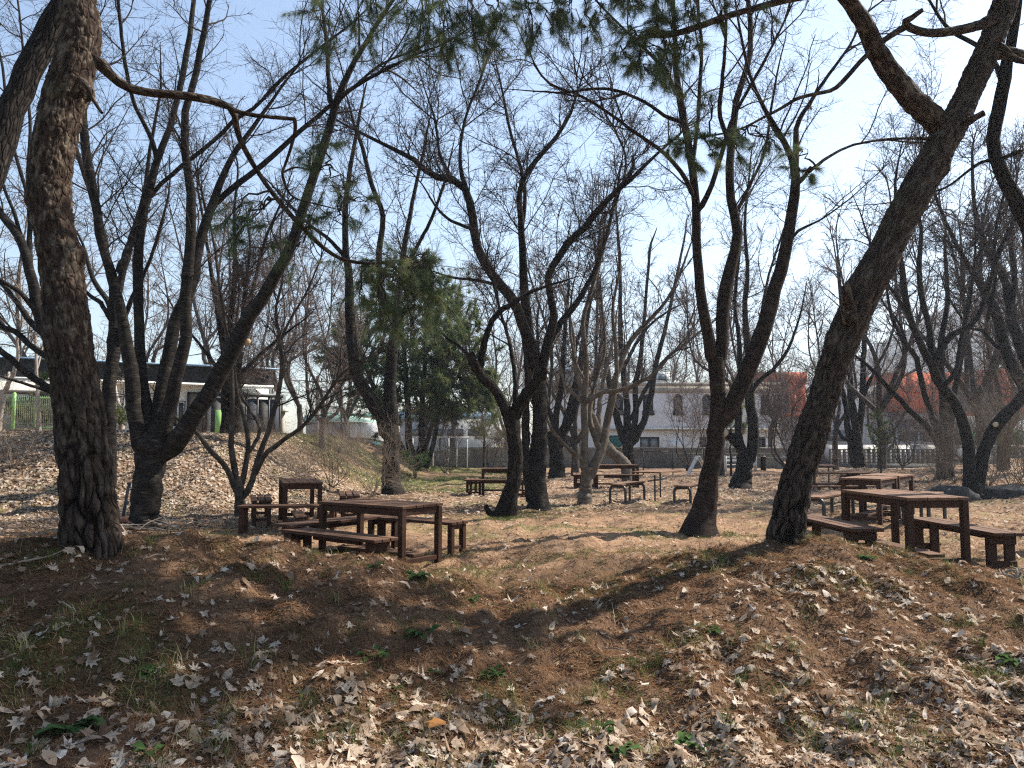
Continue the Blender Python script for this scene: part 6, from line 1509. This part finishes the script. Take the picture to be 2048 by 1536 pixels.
# ------------------------------------------------------------------ litter, needles, grass, weeds
rl = np.random.RandomState(123)
def in_view(x, y, m=.08): return np.abs(x) < (0.665 + m) * y + .5
def sample(n, y0, y1, dens, xm=1.0, power=1.0):
    """n points over the viewed wedge, kept with probability dens(x, y)"""
    out = []
    got = 0
    while got < n:
        y = y0 + (y1 - y0) * rl.uniform(0, 1, 4 * n) ** power
        x = rl.uniform(-1, 1, 4 * n) * (.72 * y + .6)
        k = rl.uniform(0, 1, 4 * n) < np.clip(dens(x, y), 0, 1)
        out.append(np.stack((x[k], y[k]), 1)); got += k.sum()
        if k.sum() < n // 50: break
    return np.concatenate(out)[:n]
def leaf_density(x, y):
    m1 = field(S_mask, x, y); m2 = field(S_mask2, x, y); m3 = field(S_mask3, x, y)
    low = sstep(4.9, 3.7, y + .25 * m1 - .12 * x) * (.32 + .68 * sstep(-1.8, -.2, x + .5 * m1))
    rightslope = sstep(.4, 2.0, x + .4 * m1) * sstep(7.4, 6.2, y) * (.12 + .55 * sstep(-.2, .7, m2)) * sstep(7.2, 5.2, y + .5 * m1)
    base = .045 + .07 * sstep(.0, .9, m2)
    return np.maximum(np.maximum(low, rightslope), base)
# leaf outlines: seven-lobed maple leaf, half curled leaf, plain oval leaf
def maple(n_l=7, lobe=1.0):
    pts = []
    for i in range(n_l):
        a = -2.15 + 4.3 * i / (n_l - 1); L = (1 - .30 * abs(i - (n_l - 1) / 2) / ((n_l - 1) / 2)) * lobe
        pts.append((math.sin(a) * L, math.cos(a) * L))
        if i < n_l - 1: b = a + 2.15 / (n_l - 1); pts.append((math.sin(b) * .42, math.cos(b) * .42))
    pts.append((.03, -.45)); pts.append((-.03, -.45))
    return np.array([(0, 0)] + pts) * .5
T_maple = maple(); T_five = maple(5, .95)
T_oval = np.array([(0, 0), (0, .55), (.2, .3), (.26, 0), (.18, -.3), (0, -.5), (-.18, -.3), (-.26, 0), (-.2, .3)])
def leaf_arrays(tpl, x, y, size, lift, curl, tilt=.17):
    n = len(x); m = len(tpl)
    sx = rl.uniform(.8, 1.15, (n, 1)) * size[:, None]; lx = tpl[None, :, 0] * sx; ly = tpl[None, :, 1] * size[:, None]
    c1 = rl.normal(0, curl, (n, 1)); c2 = rl.normal(0, curl, (n, 1)); c3 = rl.normal(0, curl * .6, (n, 1))
    s = size[:, None]
    lz = (c1 * lx ** 2 + c2 * ly ** 2 + c3 * lx * ly) / s + rl.normal(0, .035, (n, m)) * s
    k = np.sqrt(np.maximum(1 - np.minimum((np.abs(c1) * .32), .75), .2)); lx = lx * k
    az = rl.uniform(0, 6.283, n); tx = rl.normal(0, tilt, n); ty = rl.normal(0, tilt, n)
    # slope of the ground under the leaf
    e = .06; gx = (gz(x + e, y) - gz(x - e, y)) / (2 * e); gy = (gz(x, y + e) - gz(x, y - e)) / (2 * e)
    nrm = norm(np.stack((-gx + tx, -gy + ty, np.ones(n)), 1)); t1 = norm(np.stack((np.cos(az), np.sin(az), np.zeros(n)), 1)); t1 = norm(t1 - np.sum(t1 * nrm, 1, keepdims=True) * nrm); t2 = np.cross(nrm, t1)
    p = np.stack((x, y, gz(x, y) + lift + .004), 1)
    V = p[:, None] + lx[..., None] * t1[:, None] + ly[..., None] * t2[:, None] + lz[..., None] * nrm[:, None]
    low = V[:, :, 2].min(1) - (gz(x, y) - .012); V[:, :, 2] -= np.clip(low - .012, -.05, .05)[:, None] * .6
    return V
def fan(n, m):
    b = np.arange(n)[:, None, None] * m; i = np.arange(1, m); j = np.concatenate((np.arange(2, m), [1]))
    return (b + np.stack((np.zeros(m - 1, int), i, j), 1)[None]).reshape(-1, 3)
P_near = sample(12500, 2.35, 8.6, leaf_density, power=.85)
P_near = P_near[np.argsort(P_near[:, 1])]
# the leaves that show largest are leaves of their own, the rest is one litter object
x, y = P_near[:, 0], P_near[:, 1]
fx = np.abs(x) < .655 * y; fy = (CAM_Z - gz(x, y)) / y < .455
vis = np.where(fx & fy)[0]
big = vis[:290]; rest = np.setdiff1d(np.arange(len(P_near)), big)
_leafm = []
for i, tpl in enumerate((T_maple, T_maple, T_maple, T_five, T_five, T_oval, T_maple, T_five, T_maple, T_maple, T_five, T_oval)):
    c1, c2 = rl.normal(0, .55, 2); lx, ly = tpl[:, 0], tpl[:, 1]
    z = c1 * lx ** 2 + c2 * ly ** 2 + rl.normal(0, .6) * lx * ly + rl.normal(0, .05, len(tpl)); z -= z.min()
    for kt in range(2):
        tv = float(np.clip(rl.normal(.6, .22), .05, .97))
        _leafm.append(mesh_np('fallen_leaf', np.stack((lx, ly, z), 1), [fan(1, len(tpl))], {'tint': np.clip(tv + rl.uniform(-.06, .06, len(tpl)), 0, 1)}))
for i in big:
    px_, py_ = P_near[i]; s = rl.uniform(.07, .13)
    o = obj('fallen_leaf', _leafm[rl.randint(len(_leafm))], M_leaf, ground, (px_, py_, float(gz(px_, py_)) + .006)); o.scale = (s, s, s * 1.0)
    e = .06; gx = float(gz(px_ + e, py_) - gz(px_ - e, py_)) / (2 * e); gy = float(gz(px_, py_ + e) - gz(px_, py_ - e)) / (2 * e)
    o.rotation_euler = (Vector((-gx + rl.normal(0, .15), -gy + rl.normal(0, .15), 1)).to_track_quat('Z', 'Y') @ Matrix.Rotation(rl.uniform(0, 6.28), 3, 'Z').to_quaternion()).to_euler()
lit = MB()
def tint_of(n, mu=.55, sd=.24): return np.clip(rl.normal(mu, sd, n), .02, .97)
kinds = rl.randint(0, 5, len(rest))
for kk, tpl in ((0, T_maple), (1, T_maple), (2, T_five), (3, T_five), (4, T_oval)):
    s_ = rest[kinds == kk]; px_, py_ = P_near[s_, 0], P_near[s_, 1]; n = len(s_); sz = rl.uniform(.045, .115, n)
    V = leaf_arrays(tpl, px_, py_, sz, np.abs(rl.normal(0, .010, n)), 1.0); lit.add(V.reshape(-1, 3), [fan(n, len(tpl))], tint=np.repeat(tint_of(n), len(tpl)))
# small broken bits among them
Pb = sample(9000, 2.35, 9.0, lambda x, y: .25 + leaf_density(x, y), power=.9); n = len(Pb)
V = leaf_arrays(T_oval[[0, 1, 3, 5, 7]] * np.array([1.3, .8]), Pb[:, 0], Pb[:, 1], rl.uniform(.015, .05, n), np.abs(rl.normal(0, .006, n)), 1.2); lit.add(V.reshape(-1, 3), [fan(n, 5)], tint=np.repeat(tint_of(n, .45), 5))
# farther litter on the flat and the bank: folded four-sided leaves
def far_density(x, y):
    m3 = field(S_mask3, x, y); m2 = field(S_mask2, x, y)
    bank = sstep(-4.0, -6.6, x - .06 * (y - 18)) * sstep(13.6, 15, y); lawn = sstep(22.5, 27, y) * sstep(1.5, -2.0, x - .05 * (y - 25))
    return np.maximum(.20 + .34 * sstep(-.3, .7, m3) * sstep(10, 15, y) + .12 * sstep(17, 22, y), bank * 1.0) * (1 - .72 * lawn)
Pf = np.concatenate((sample(50000, 8.2, 36, far_density, power=.75), sample(26000, 13.5, 23, lambda x, y: .9 * sstep(-3.4, -5.6, x - .06 * (y - 18)) * sstep(13.4, 15, y)))); n = len(Pf)
V = leaf_arrays(np.array([(0, .6), (.42, .05), (.05, -.5), (-.4, .1)]), Pf[:, 0], Pf[:, 1], rl.uniform(.035, .095, n) * np.where(Pf[:, 1] > 16, 1.15, .8), np.abs(rl.normal(0, .008, n)), .8, .14); lit.add(V.reshape(-1, 3), [(np.arange(n)[:, None, None] * 4 + np.array([[(0, 1, 2), (0, 2, 3)]])).reshape(-1, 3)], tint=np.repeat(tint_of(n, .55), 4))
lit.A['gloss'] = [np.zeros(lit.n)]
tag(obj('leaf_litter', lit.mesh('leaf_litter'), M_leaf), 'pale dry leaves scattered over the mounds, the flat and the bank', 'leaf litter', None, 'stuff')

# fallen pine needles, mostly on the mounds
def needle_density(x, y): return np.clip(1.0 * sstep(9.4, 7.8, y) - .35 * sstep(-1, 2.5, x) * sstep(4.2, 3.2, y), .08, 1) * (.45 + .55 * sstep(-.6, .5, field(S_mask2, x, y)))
Pn = np.concatenate((sample(185000, 2.3, 11.0, needle_density, power=.8), sample(70000, 9.0, 18.0, lambda x, y: .25 + .75 * sstep(-.3, .6, field(S_mask3, x, y)), power=.9))); n = len(Pn)
az = rl.uniform(0, 6.283, n); ln = rl.uniform(.05, .12, n); wd = .0013 + .0005 * Pn[:, 1]
p = np.stack((Pn[:, 0], Pn[:, 1], gz(Pn[:, 0], Pn[:, 1]) + .003 + np.abs(rl.normal(0, .007, n))), 1)
d3 = np.stack((np.cos(az), np.sin(az), rl.normal(.03, .16, n)), 1); sd = np.stack((-np.sin(az), np.cos(az), np.zeros(n)), 1)
q = p + d3 * ln[:, None]; q[:, 2] = np.maximum(q[:, 2], gz(q[:, 0], q[:, 1]) + .001)
md = (p + q) / 2 + sd * (rl.normal(0, .09, n) * ln)[:, None]
V = np.stack((p - sd * wd[:, None] * .7, p + sd * wd[:, None] * .7, q), 1)
nm = MB().add(V.reshape(-1, 3), [np.arange(n * 3).reshape(-1, 3)], tint=np.repeat(np.clip(rl.normal(.42, .22, n), 0, 1), 3))
tag(obj('needle_litter', nm.mesh('needle_litter'), M_needle_dry), 'rust-brown fallen pine needles covering the mounds', 'needle litter', None, 'stuff')

# grass: tufts and thin scattered blades
def blades(mb, c, n, h, spread, lean, w, tint, rs):
    m = len(c) * n; p = np.repeat(c, n, 0) + np.concatenate((rs.normal(0, 1, (m, 2)) * np.repeat(spread, n)[:, None], np.zeros((m, 1))), 1)
    p[:, 2] = gz(p[:, 0], p[:, 1]) - .004
    a = rs.uniform(0, 6.283, m); hh = np.repeat(h, n) * rs.uniform(.5, 1.2, m); le = rs.uniform(.2, 1.2, m) * lean
    d = np.stack((np.cos(a) * le, np.sin(a) * le, np.ones(m)), 1); sd = np.stack((-np.sin(a), np.cos(a), np.zeros(m)), 1) * (w * .5)
    mid = p + d * hh[:, None] * .55; tip = p + d * np.array([1.9, 1.9, .82]) * hh[:, None]
    tn = np.clip(np.repeat(tint, n) + rs.normal(0, .16, m), 0, 1)
    if w > .005:
        mb.add(np.stack((p - sd, p + sd, tip), 1).reshape(-1, 3), [np.arange(m * 3).reshape(-1, 3)], tint=np.repeat(tn, 3)); return
    V = np.stack((p - sd, p + sd, mid + sd * .8, mid - sd * .8, tip), 1); b = np.arange(m)[:, None] * 5
    mb.add(V.reshape(-1, 3), [b + np.array([[0, 1, 2, 3]]), b + np.array([[3, 2, 4]])], tint=np.repeat(tn, 5))
gm = MB()
c2 = sample(560, 2.6, 9.5, lambda x, y: .15 + .5 * sstep(.2, .9, field(S_mask2, x, y)), power=.9); c = np.column_stack((c2, np.zeros(len(c2))))
blades(gm, c, 26, rl.uniform(.05, .14, len(c)), rl.uniform(.02, .06, len(c)), .8, .0035, rl.uniform(.15, .95, len(c)), rl)
c2 = sample(2600, 7.6, 13.5, lambda x, y: .04 + .6 * sstep(.1, .8, field(S_mask2, x, y)) * sstep(4, 1, np.abs(x)), power=1); c = np.column_stack((c2, np.zeros(len(c2))))
blades(gm, c, 7, rl.uniform(.02, .06, len(c)), np.full(len(c), .035), .6, .006, rl.uniform(.3, 1, len(c)), rl)
c2 = sample(9500, 21.5, 45, lambda x, y: sstep(22.0, 25, y) * sstep(1.5, -2.0, x - .05 * (y - 25)) * sstep(-10.5, -7.0, x + .12 * (y - 25)) * sstep(-.7, .4, field(S_mask3, x, y)), power=.8); c = np.column_stack((c2, np.zeros(len(c2))))
blades(gm, c, 8, rl.uniform(.03, .09, len(c)), np.full(len(c), .07), .5, .016, rl.uniform(.3, .68, len(c)), rl)
for (px, py, d, r, cnt) in ((1040, 1022, 16.2, .35, 160), (1110, 1010, 17.6, .4, 140), (1000, 1042, 14.6, .3, 120), (1045, 1035, 15.2, .3, 120), (1150, 1012, 17.4, .25, 70), (845, 985, 23, .5, 170), (1330, 1045, 13.0, .4, 70), (1470, 1052, 13.2, .3, 70)):
    g = P(px, py, d); c = np.column_stack((g[0] + rl.normal(0, r, cnt), g[1] + rl.normal(0, r * .7, cnt), np.zeros(cnt)))
    blades(gm, c, 8, rl.uniform(.03, .09, cnt), np.full(cnt, .03), .5, .008, rl.uniform(.3, .7, cnt), rl)
tag(obj('grass', gm.mesh('grass'), M_grass), 'thin grass tufts between the leaves and on the back lawn', 'grass', None, 'stuff')

# broad-leaved weeds one could count
def on_ground(px, py):
    """where the sight line of a photo pixel meets the ground"""
    for d in np.arange(2.3, 40, .02):
        q = P(px, py, d)
        if q[2] <= gz(q[0], q[1]): return q
    return q
def weed(label, px, py, r, n, seed, upright=.5):
    rs = np.random.RandomState(seed); g = on_ground(px, py); root = empty('weed', (g[0], g[1], float(gz(g[0], g[1]))), 0, label, 'weed')
    a = rs.uniform(0, 6.283, n); L = r * rs.uniform(.55, 1.1, n); el = rs.uniform(.15, 1.0, n) * upright
    d = np.stack((np.cos(a), np.sin(a), el), 1); s_ = np.stack((-np.sin(a), np.cos(a), np.zeros(n)), 1); w = L[:, None] * rs.uniform(.16, .26, (n, 1))
    o = np.stack((rs.normal(0, r * .18, n), rs.normal(0, r * .18, n), np.zeros(n)), 1); Ld = d * L[:, None]; dz = np.array([0, 0, 1.0])
    V = np.stack((o, o + Ld * .35 + s_ * w * .7 + dz * .004, o + Ld * .7 + s_ * w + dz * .006, o + Ld - dz * .25 * L[:, None], o + Ld * .7 - s_ * w + dz * .006, o + Ld * .35 - s_ * w * .7 + dz * .004, o + Ld * .55 - dz * .02 * L[:, None]), 1)
    b = np.arange(n)[:, None] * 7; mb = MB()
    for i, j in ((0, 1), (1, 2), (2, 3), (3, 4), (4, 5), (5, 0)): mb.add(V.reshape(-1, 3) if i == 0 else np.zeros((0, 3)), [(b if i == 0 else b - n * 7) + np.array([[6, i, j]])], tint=np.repeat(rs.uniform(.1, 1, n), 7) if i == 0 else np.zeros(0))
    obj('leaves', mb.mesh('leaves'), M_weed, root)
for i, (lab, px, py, r, n) in enumerate((
    ('leafy green weed in the sunny saddle between the two mounds', 945, 1200, .11, 16), ('green weed on the slope just left of the saddle, above the pale leaves', 835, 1155, .11, 14),
    ('small bluish-green weed high on the left mound by the front bench', 752, 1135, .09, 12), ('broad-leaved weed at the shadow edge below the saddle', 842, 1275, .12, 15),
    ('dark green weed in the shade left of the lower shadow edge', 748, 1312, .12, 14), ('bright grassy weed in the middle of the leaf carpet', 985, 1355, .10, 18),
    ('round-leaved weed in the centre-left of the leaf carpet', 785, 1378, .07, 10), ('small weed above the beige leaves left of centre', 868, 1348, .06, 9),
    ('flat dark green weed mat in front of the camera, right of centre', 1100, 1478, .11, 34), ('dark weed clump right of the flat weed mat', 1195, 1462, .10, 22),
    ('yellow-green weed low at the bottom edge right of centre', 1232, 1500, .10, 24), ('green grassy weed clump at the bottom, farther right', 1385, 1490, .09, 26),
    ('pair of broad green leaves at the bottom left edge', 300, 1510, .10, 7), ('green tuft of weeds on the crest of the right mound', 1732, 1118, .10, 22),
    ('weed cluster on the shaded left mound in the middle of the slope', 310, 1348, .10, 20), ('weeds in the shaded lower left among scattered pale leaves', 150, 1460, .13, 30),
    ('dark green weed half under the right mound slope', 1415, 1262, .09, 14), ('green weed at the right edge under the shaded right slope', 2030, 1330, .10, 18))):
    weed(lab, px, py, r, n, 300 + i)
# a big orange-brown curled leaf, twigs and sticks
g = on_ground(872, 1470); tpl = maple(5, .9); n_ = len(tpl)
me = mesh_np('curled_leaf', np.stack((tpl[:, 0] * .20, tpl[:, 1] * .13, .05 - 2.2 * (tpl[:, 0] * .2) ** 2 * 2 + rl.normal(0, .004, n_)), 1), [fan(1, n_)], {'tint': np.full(n_, 1.0)})
tag(obj('curled_leaf', me, M_leaf, None, (g[0], g[1], float(gz(g[0], g[1])) + .015), (.15, .1, .4)), 'large orange-brown curled leaf among beige leaves at the bottom left of centre', 'leaf')
for i, (p0, p1, r, lab) in enumerate((((0, 1135), (175, 1110), .008, 'long pale stick lying on the crest of the left mound'), ((285, 1122), (330, 1108), .005, 'short pale twig on the left mound right of the pine foot'), ((118, 1205), (155, 1230), .006, 'pale stick on the shaded upper left slope'),
        ((890, 1420), (908, 1385), .004, 'thin white upright stalk left of the flat weed mat'), ((1205, 1295), (1290, 1318), .005, 'thin straight twig at the foot of the right mound'), ((1225, 1210), (1232, 1270), .004, 'thin bent grass stalk on the right mound edge'),
        ((300, 1480), (380, 1492), .004, 'slender stick in the lower left needles'), ((1855, 1420), (1940, 1400), .005, 'curved pale twig on the lower right slope'), ((1545, 1065), (1562, 1040), .004, 'pale stalk leaning on the leaning pine foot'))):
    a, b = on_ground(*p0), on_ground(*p1)
    if i == 8: b = a + np.array((.06, -.12, .3))
    c = (a + b) / 2 + (0, 0, .02); q = resample([a, c, b], 10); q[:, 2] = np.maximum(q[:, 2], gz(q[:, 0], q[:, 1]) + r * .6) if i != 8 else q[:, 2]; q[1:-1] += rl.normal(0, r * .8, (8, 3))
    mb = MB(); tube_batch(mb, (q - a)[None], np.linspace(r, r * .5, 10)[None], 6); tag(obj('stick', mb.mesh('stick', True), M_stick, None, a), lab, 'stick')
def brush_pile(label, px, py, d, n, w, seed, h=.18, L=.9):
    rs = np.random.RandomState(seed); g = P(px, py, d); g[2] = float(gz(g[0], g[1])); root = empty('brush_pile', g, 0, label, 'brush pile')
    for k in range(n):
        a = rs.uniform(0, 6.28); l = L * rs.uniform(.4, 1); c = np.array((rs.normal(0, w), rs.normal(0, w * .6), rs.uniform(.02, h))); v = np.array((math.cos(a) * l, math.sin(a) * l * .6, rs.normal(0, .1)))
        q = resample([c - v / 2, c + rs.normal(0, .04, 3), c + v / 2], 8); q[:, 2] = np.maximum(q[:, 2], gz(q[:, 0] + g[0], q[:, 1] + g[1]) - g[2] + .01)
        mb = MB(); tube_batch(mb, q[None], np.linspace(.016, .006, 8)[None] * rs.uniform(.6, 1.3), 6); obj('branch', mb.mesh('branch', True), M_stick, root)
brush_pile('heap of pale dead branches at the foot of the five-limbed cherry', 320, 1062, 13.0, 26, .28, 61)
brush_pile('bleached dead branches lying on the bank behind the small left table', 590, 960, 17.5, 20, .3, 62, .3, 1.0)
brush_pile('heap of dark cut branches on the bank crest below the dark porch', 575, 930, 19.0, 30, .5, 63, .4, 1.1)
brush_pile('low heap of leaves and sticks behind the sunlit right tables', 1835, 985, 21.5, 24, .4, 64, .12, .6)
brush_pile('tangle of grey sticks on the right mound slope at the picture edge', 2030, 1150, 7.4, 22, .12, 65, .08, .3)
# dark boulder / root mass beside the mossy twin-stemmed tree
def boulder(label, px, py, d, sx, sy, sz, seed, mat):
    bm = bmesh.new(); bmesh.ops.create_icosphere(bm, subdivisions=4, radius=1.0)
    for v in bm.verts:
        v.co *= 1 + .28 * mnoise.noise(v.co * 1.4 + Vector((seed, 0, 0))) + .12 * mnoise.noise(v.co * 4 + Vector((0, seed, 0)))
        v.co = Vector((v.co.x * sx, v.co.y * sy, v.co.z * sz))
    me = bpy.data.meshes.new('boulder'); bm.to_mesh(me); bm.free(); me.polygons.foreach_set('use_smooth', [True] * len(me.polygons))
    x_, y_ = (px - 1024) / FPX * d, d; tag(obj('boulder', me, mat, None, (x_, y_, ground_at(x_, y_) + sz * .25)), label, 'boulder')
boulder('dark mossy boulder left of the twin-stemmed tree foot on the right', 1893, 990, 19.6, .62, .5, .36, 2, M_stone)
boulder('low dark boulder right of the twin-stemmed tree foot, under the thicket', 1998, 996, 20.0, .75, .5, .22, 7, M_stone)

# ------------------------------------------------------------------ the air: thin haze over everything
if HAZE > 0:
    hm = bpy.data.materials.new('haze'); hm.use_nodes = True; hn = hm.node_tree; hn.nodes.clear()
    ho = hn.nodes.new('ShaderNodeOutputMaterial'); hv = hn.nodes.new('ShaderNodeVolumePrincipled')
    hv.inputs['Color'].default_value = (.80, .88, 1.0, 1); hv.inputs['Density'].default_value = HAZE; hv.inputs['Anisotropy'].default_value = .35
    hn.links.new(hv.outputs[0], ho.inputs['Volume'])
    mb = MB().box((150, 500, 94), (2900, 1200, 192)); h = obj('haze', mb.mesh('haze'), hm); tag(h, 'thin pale spring haze fading the far hill', 'haze', None, 'stuff')
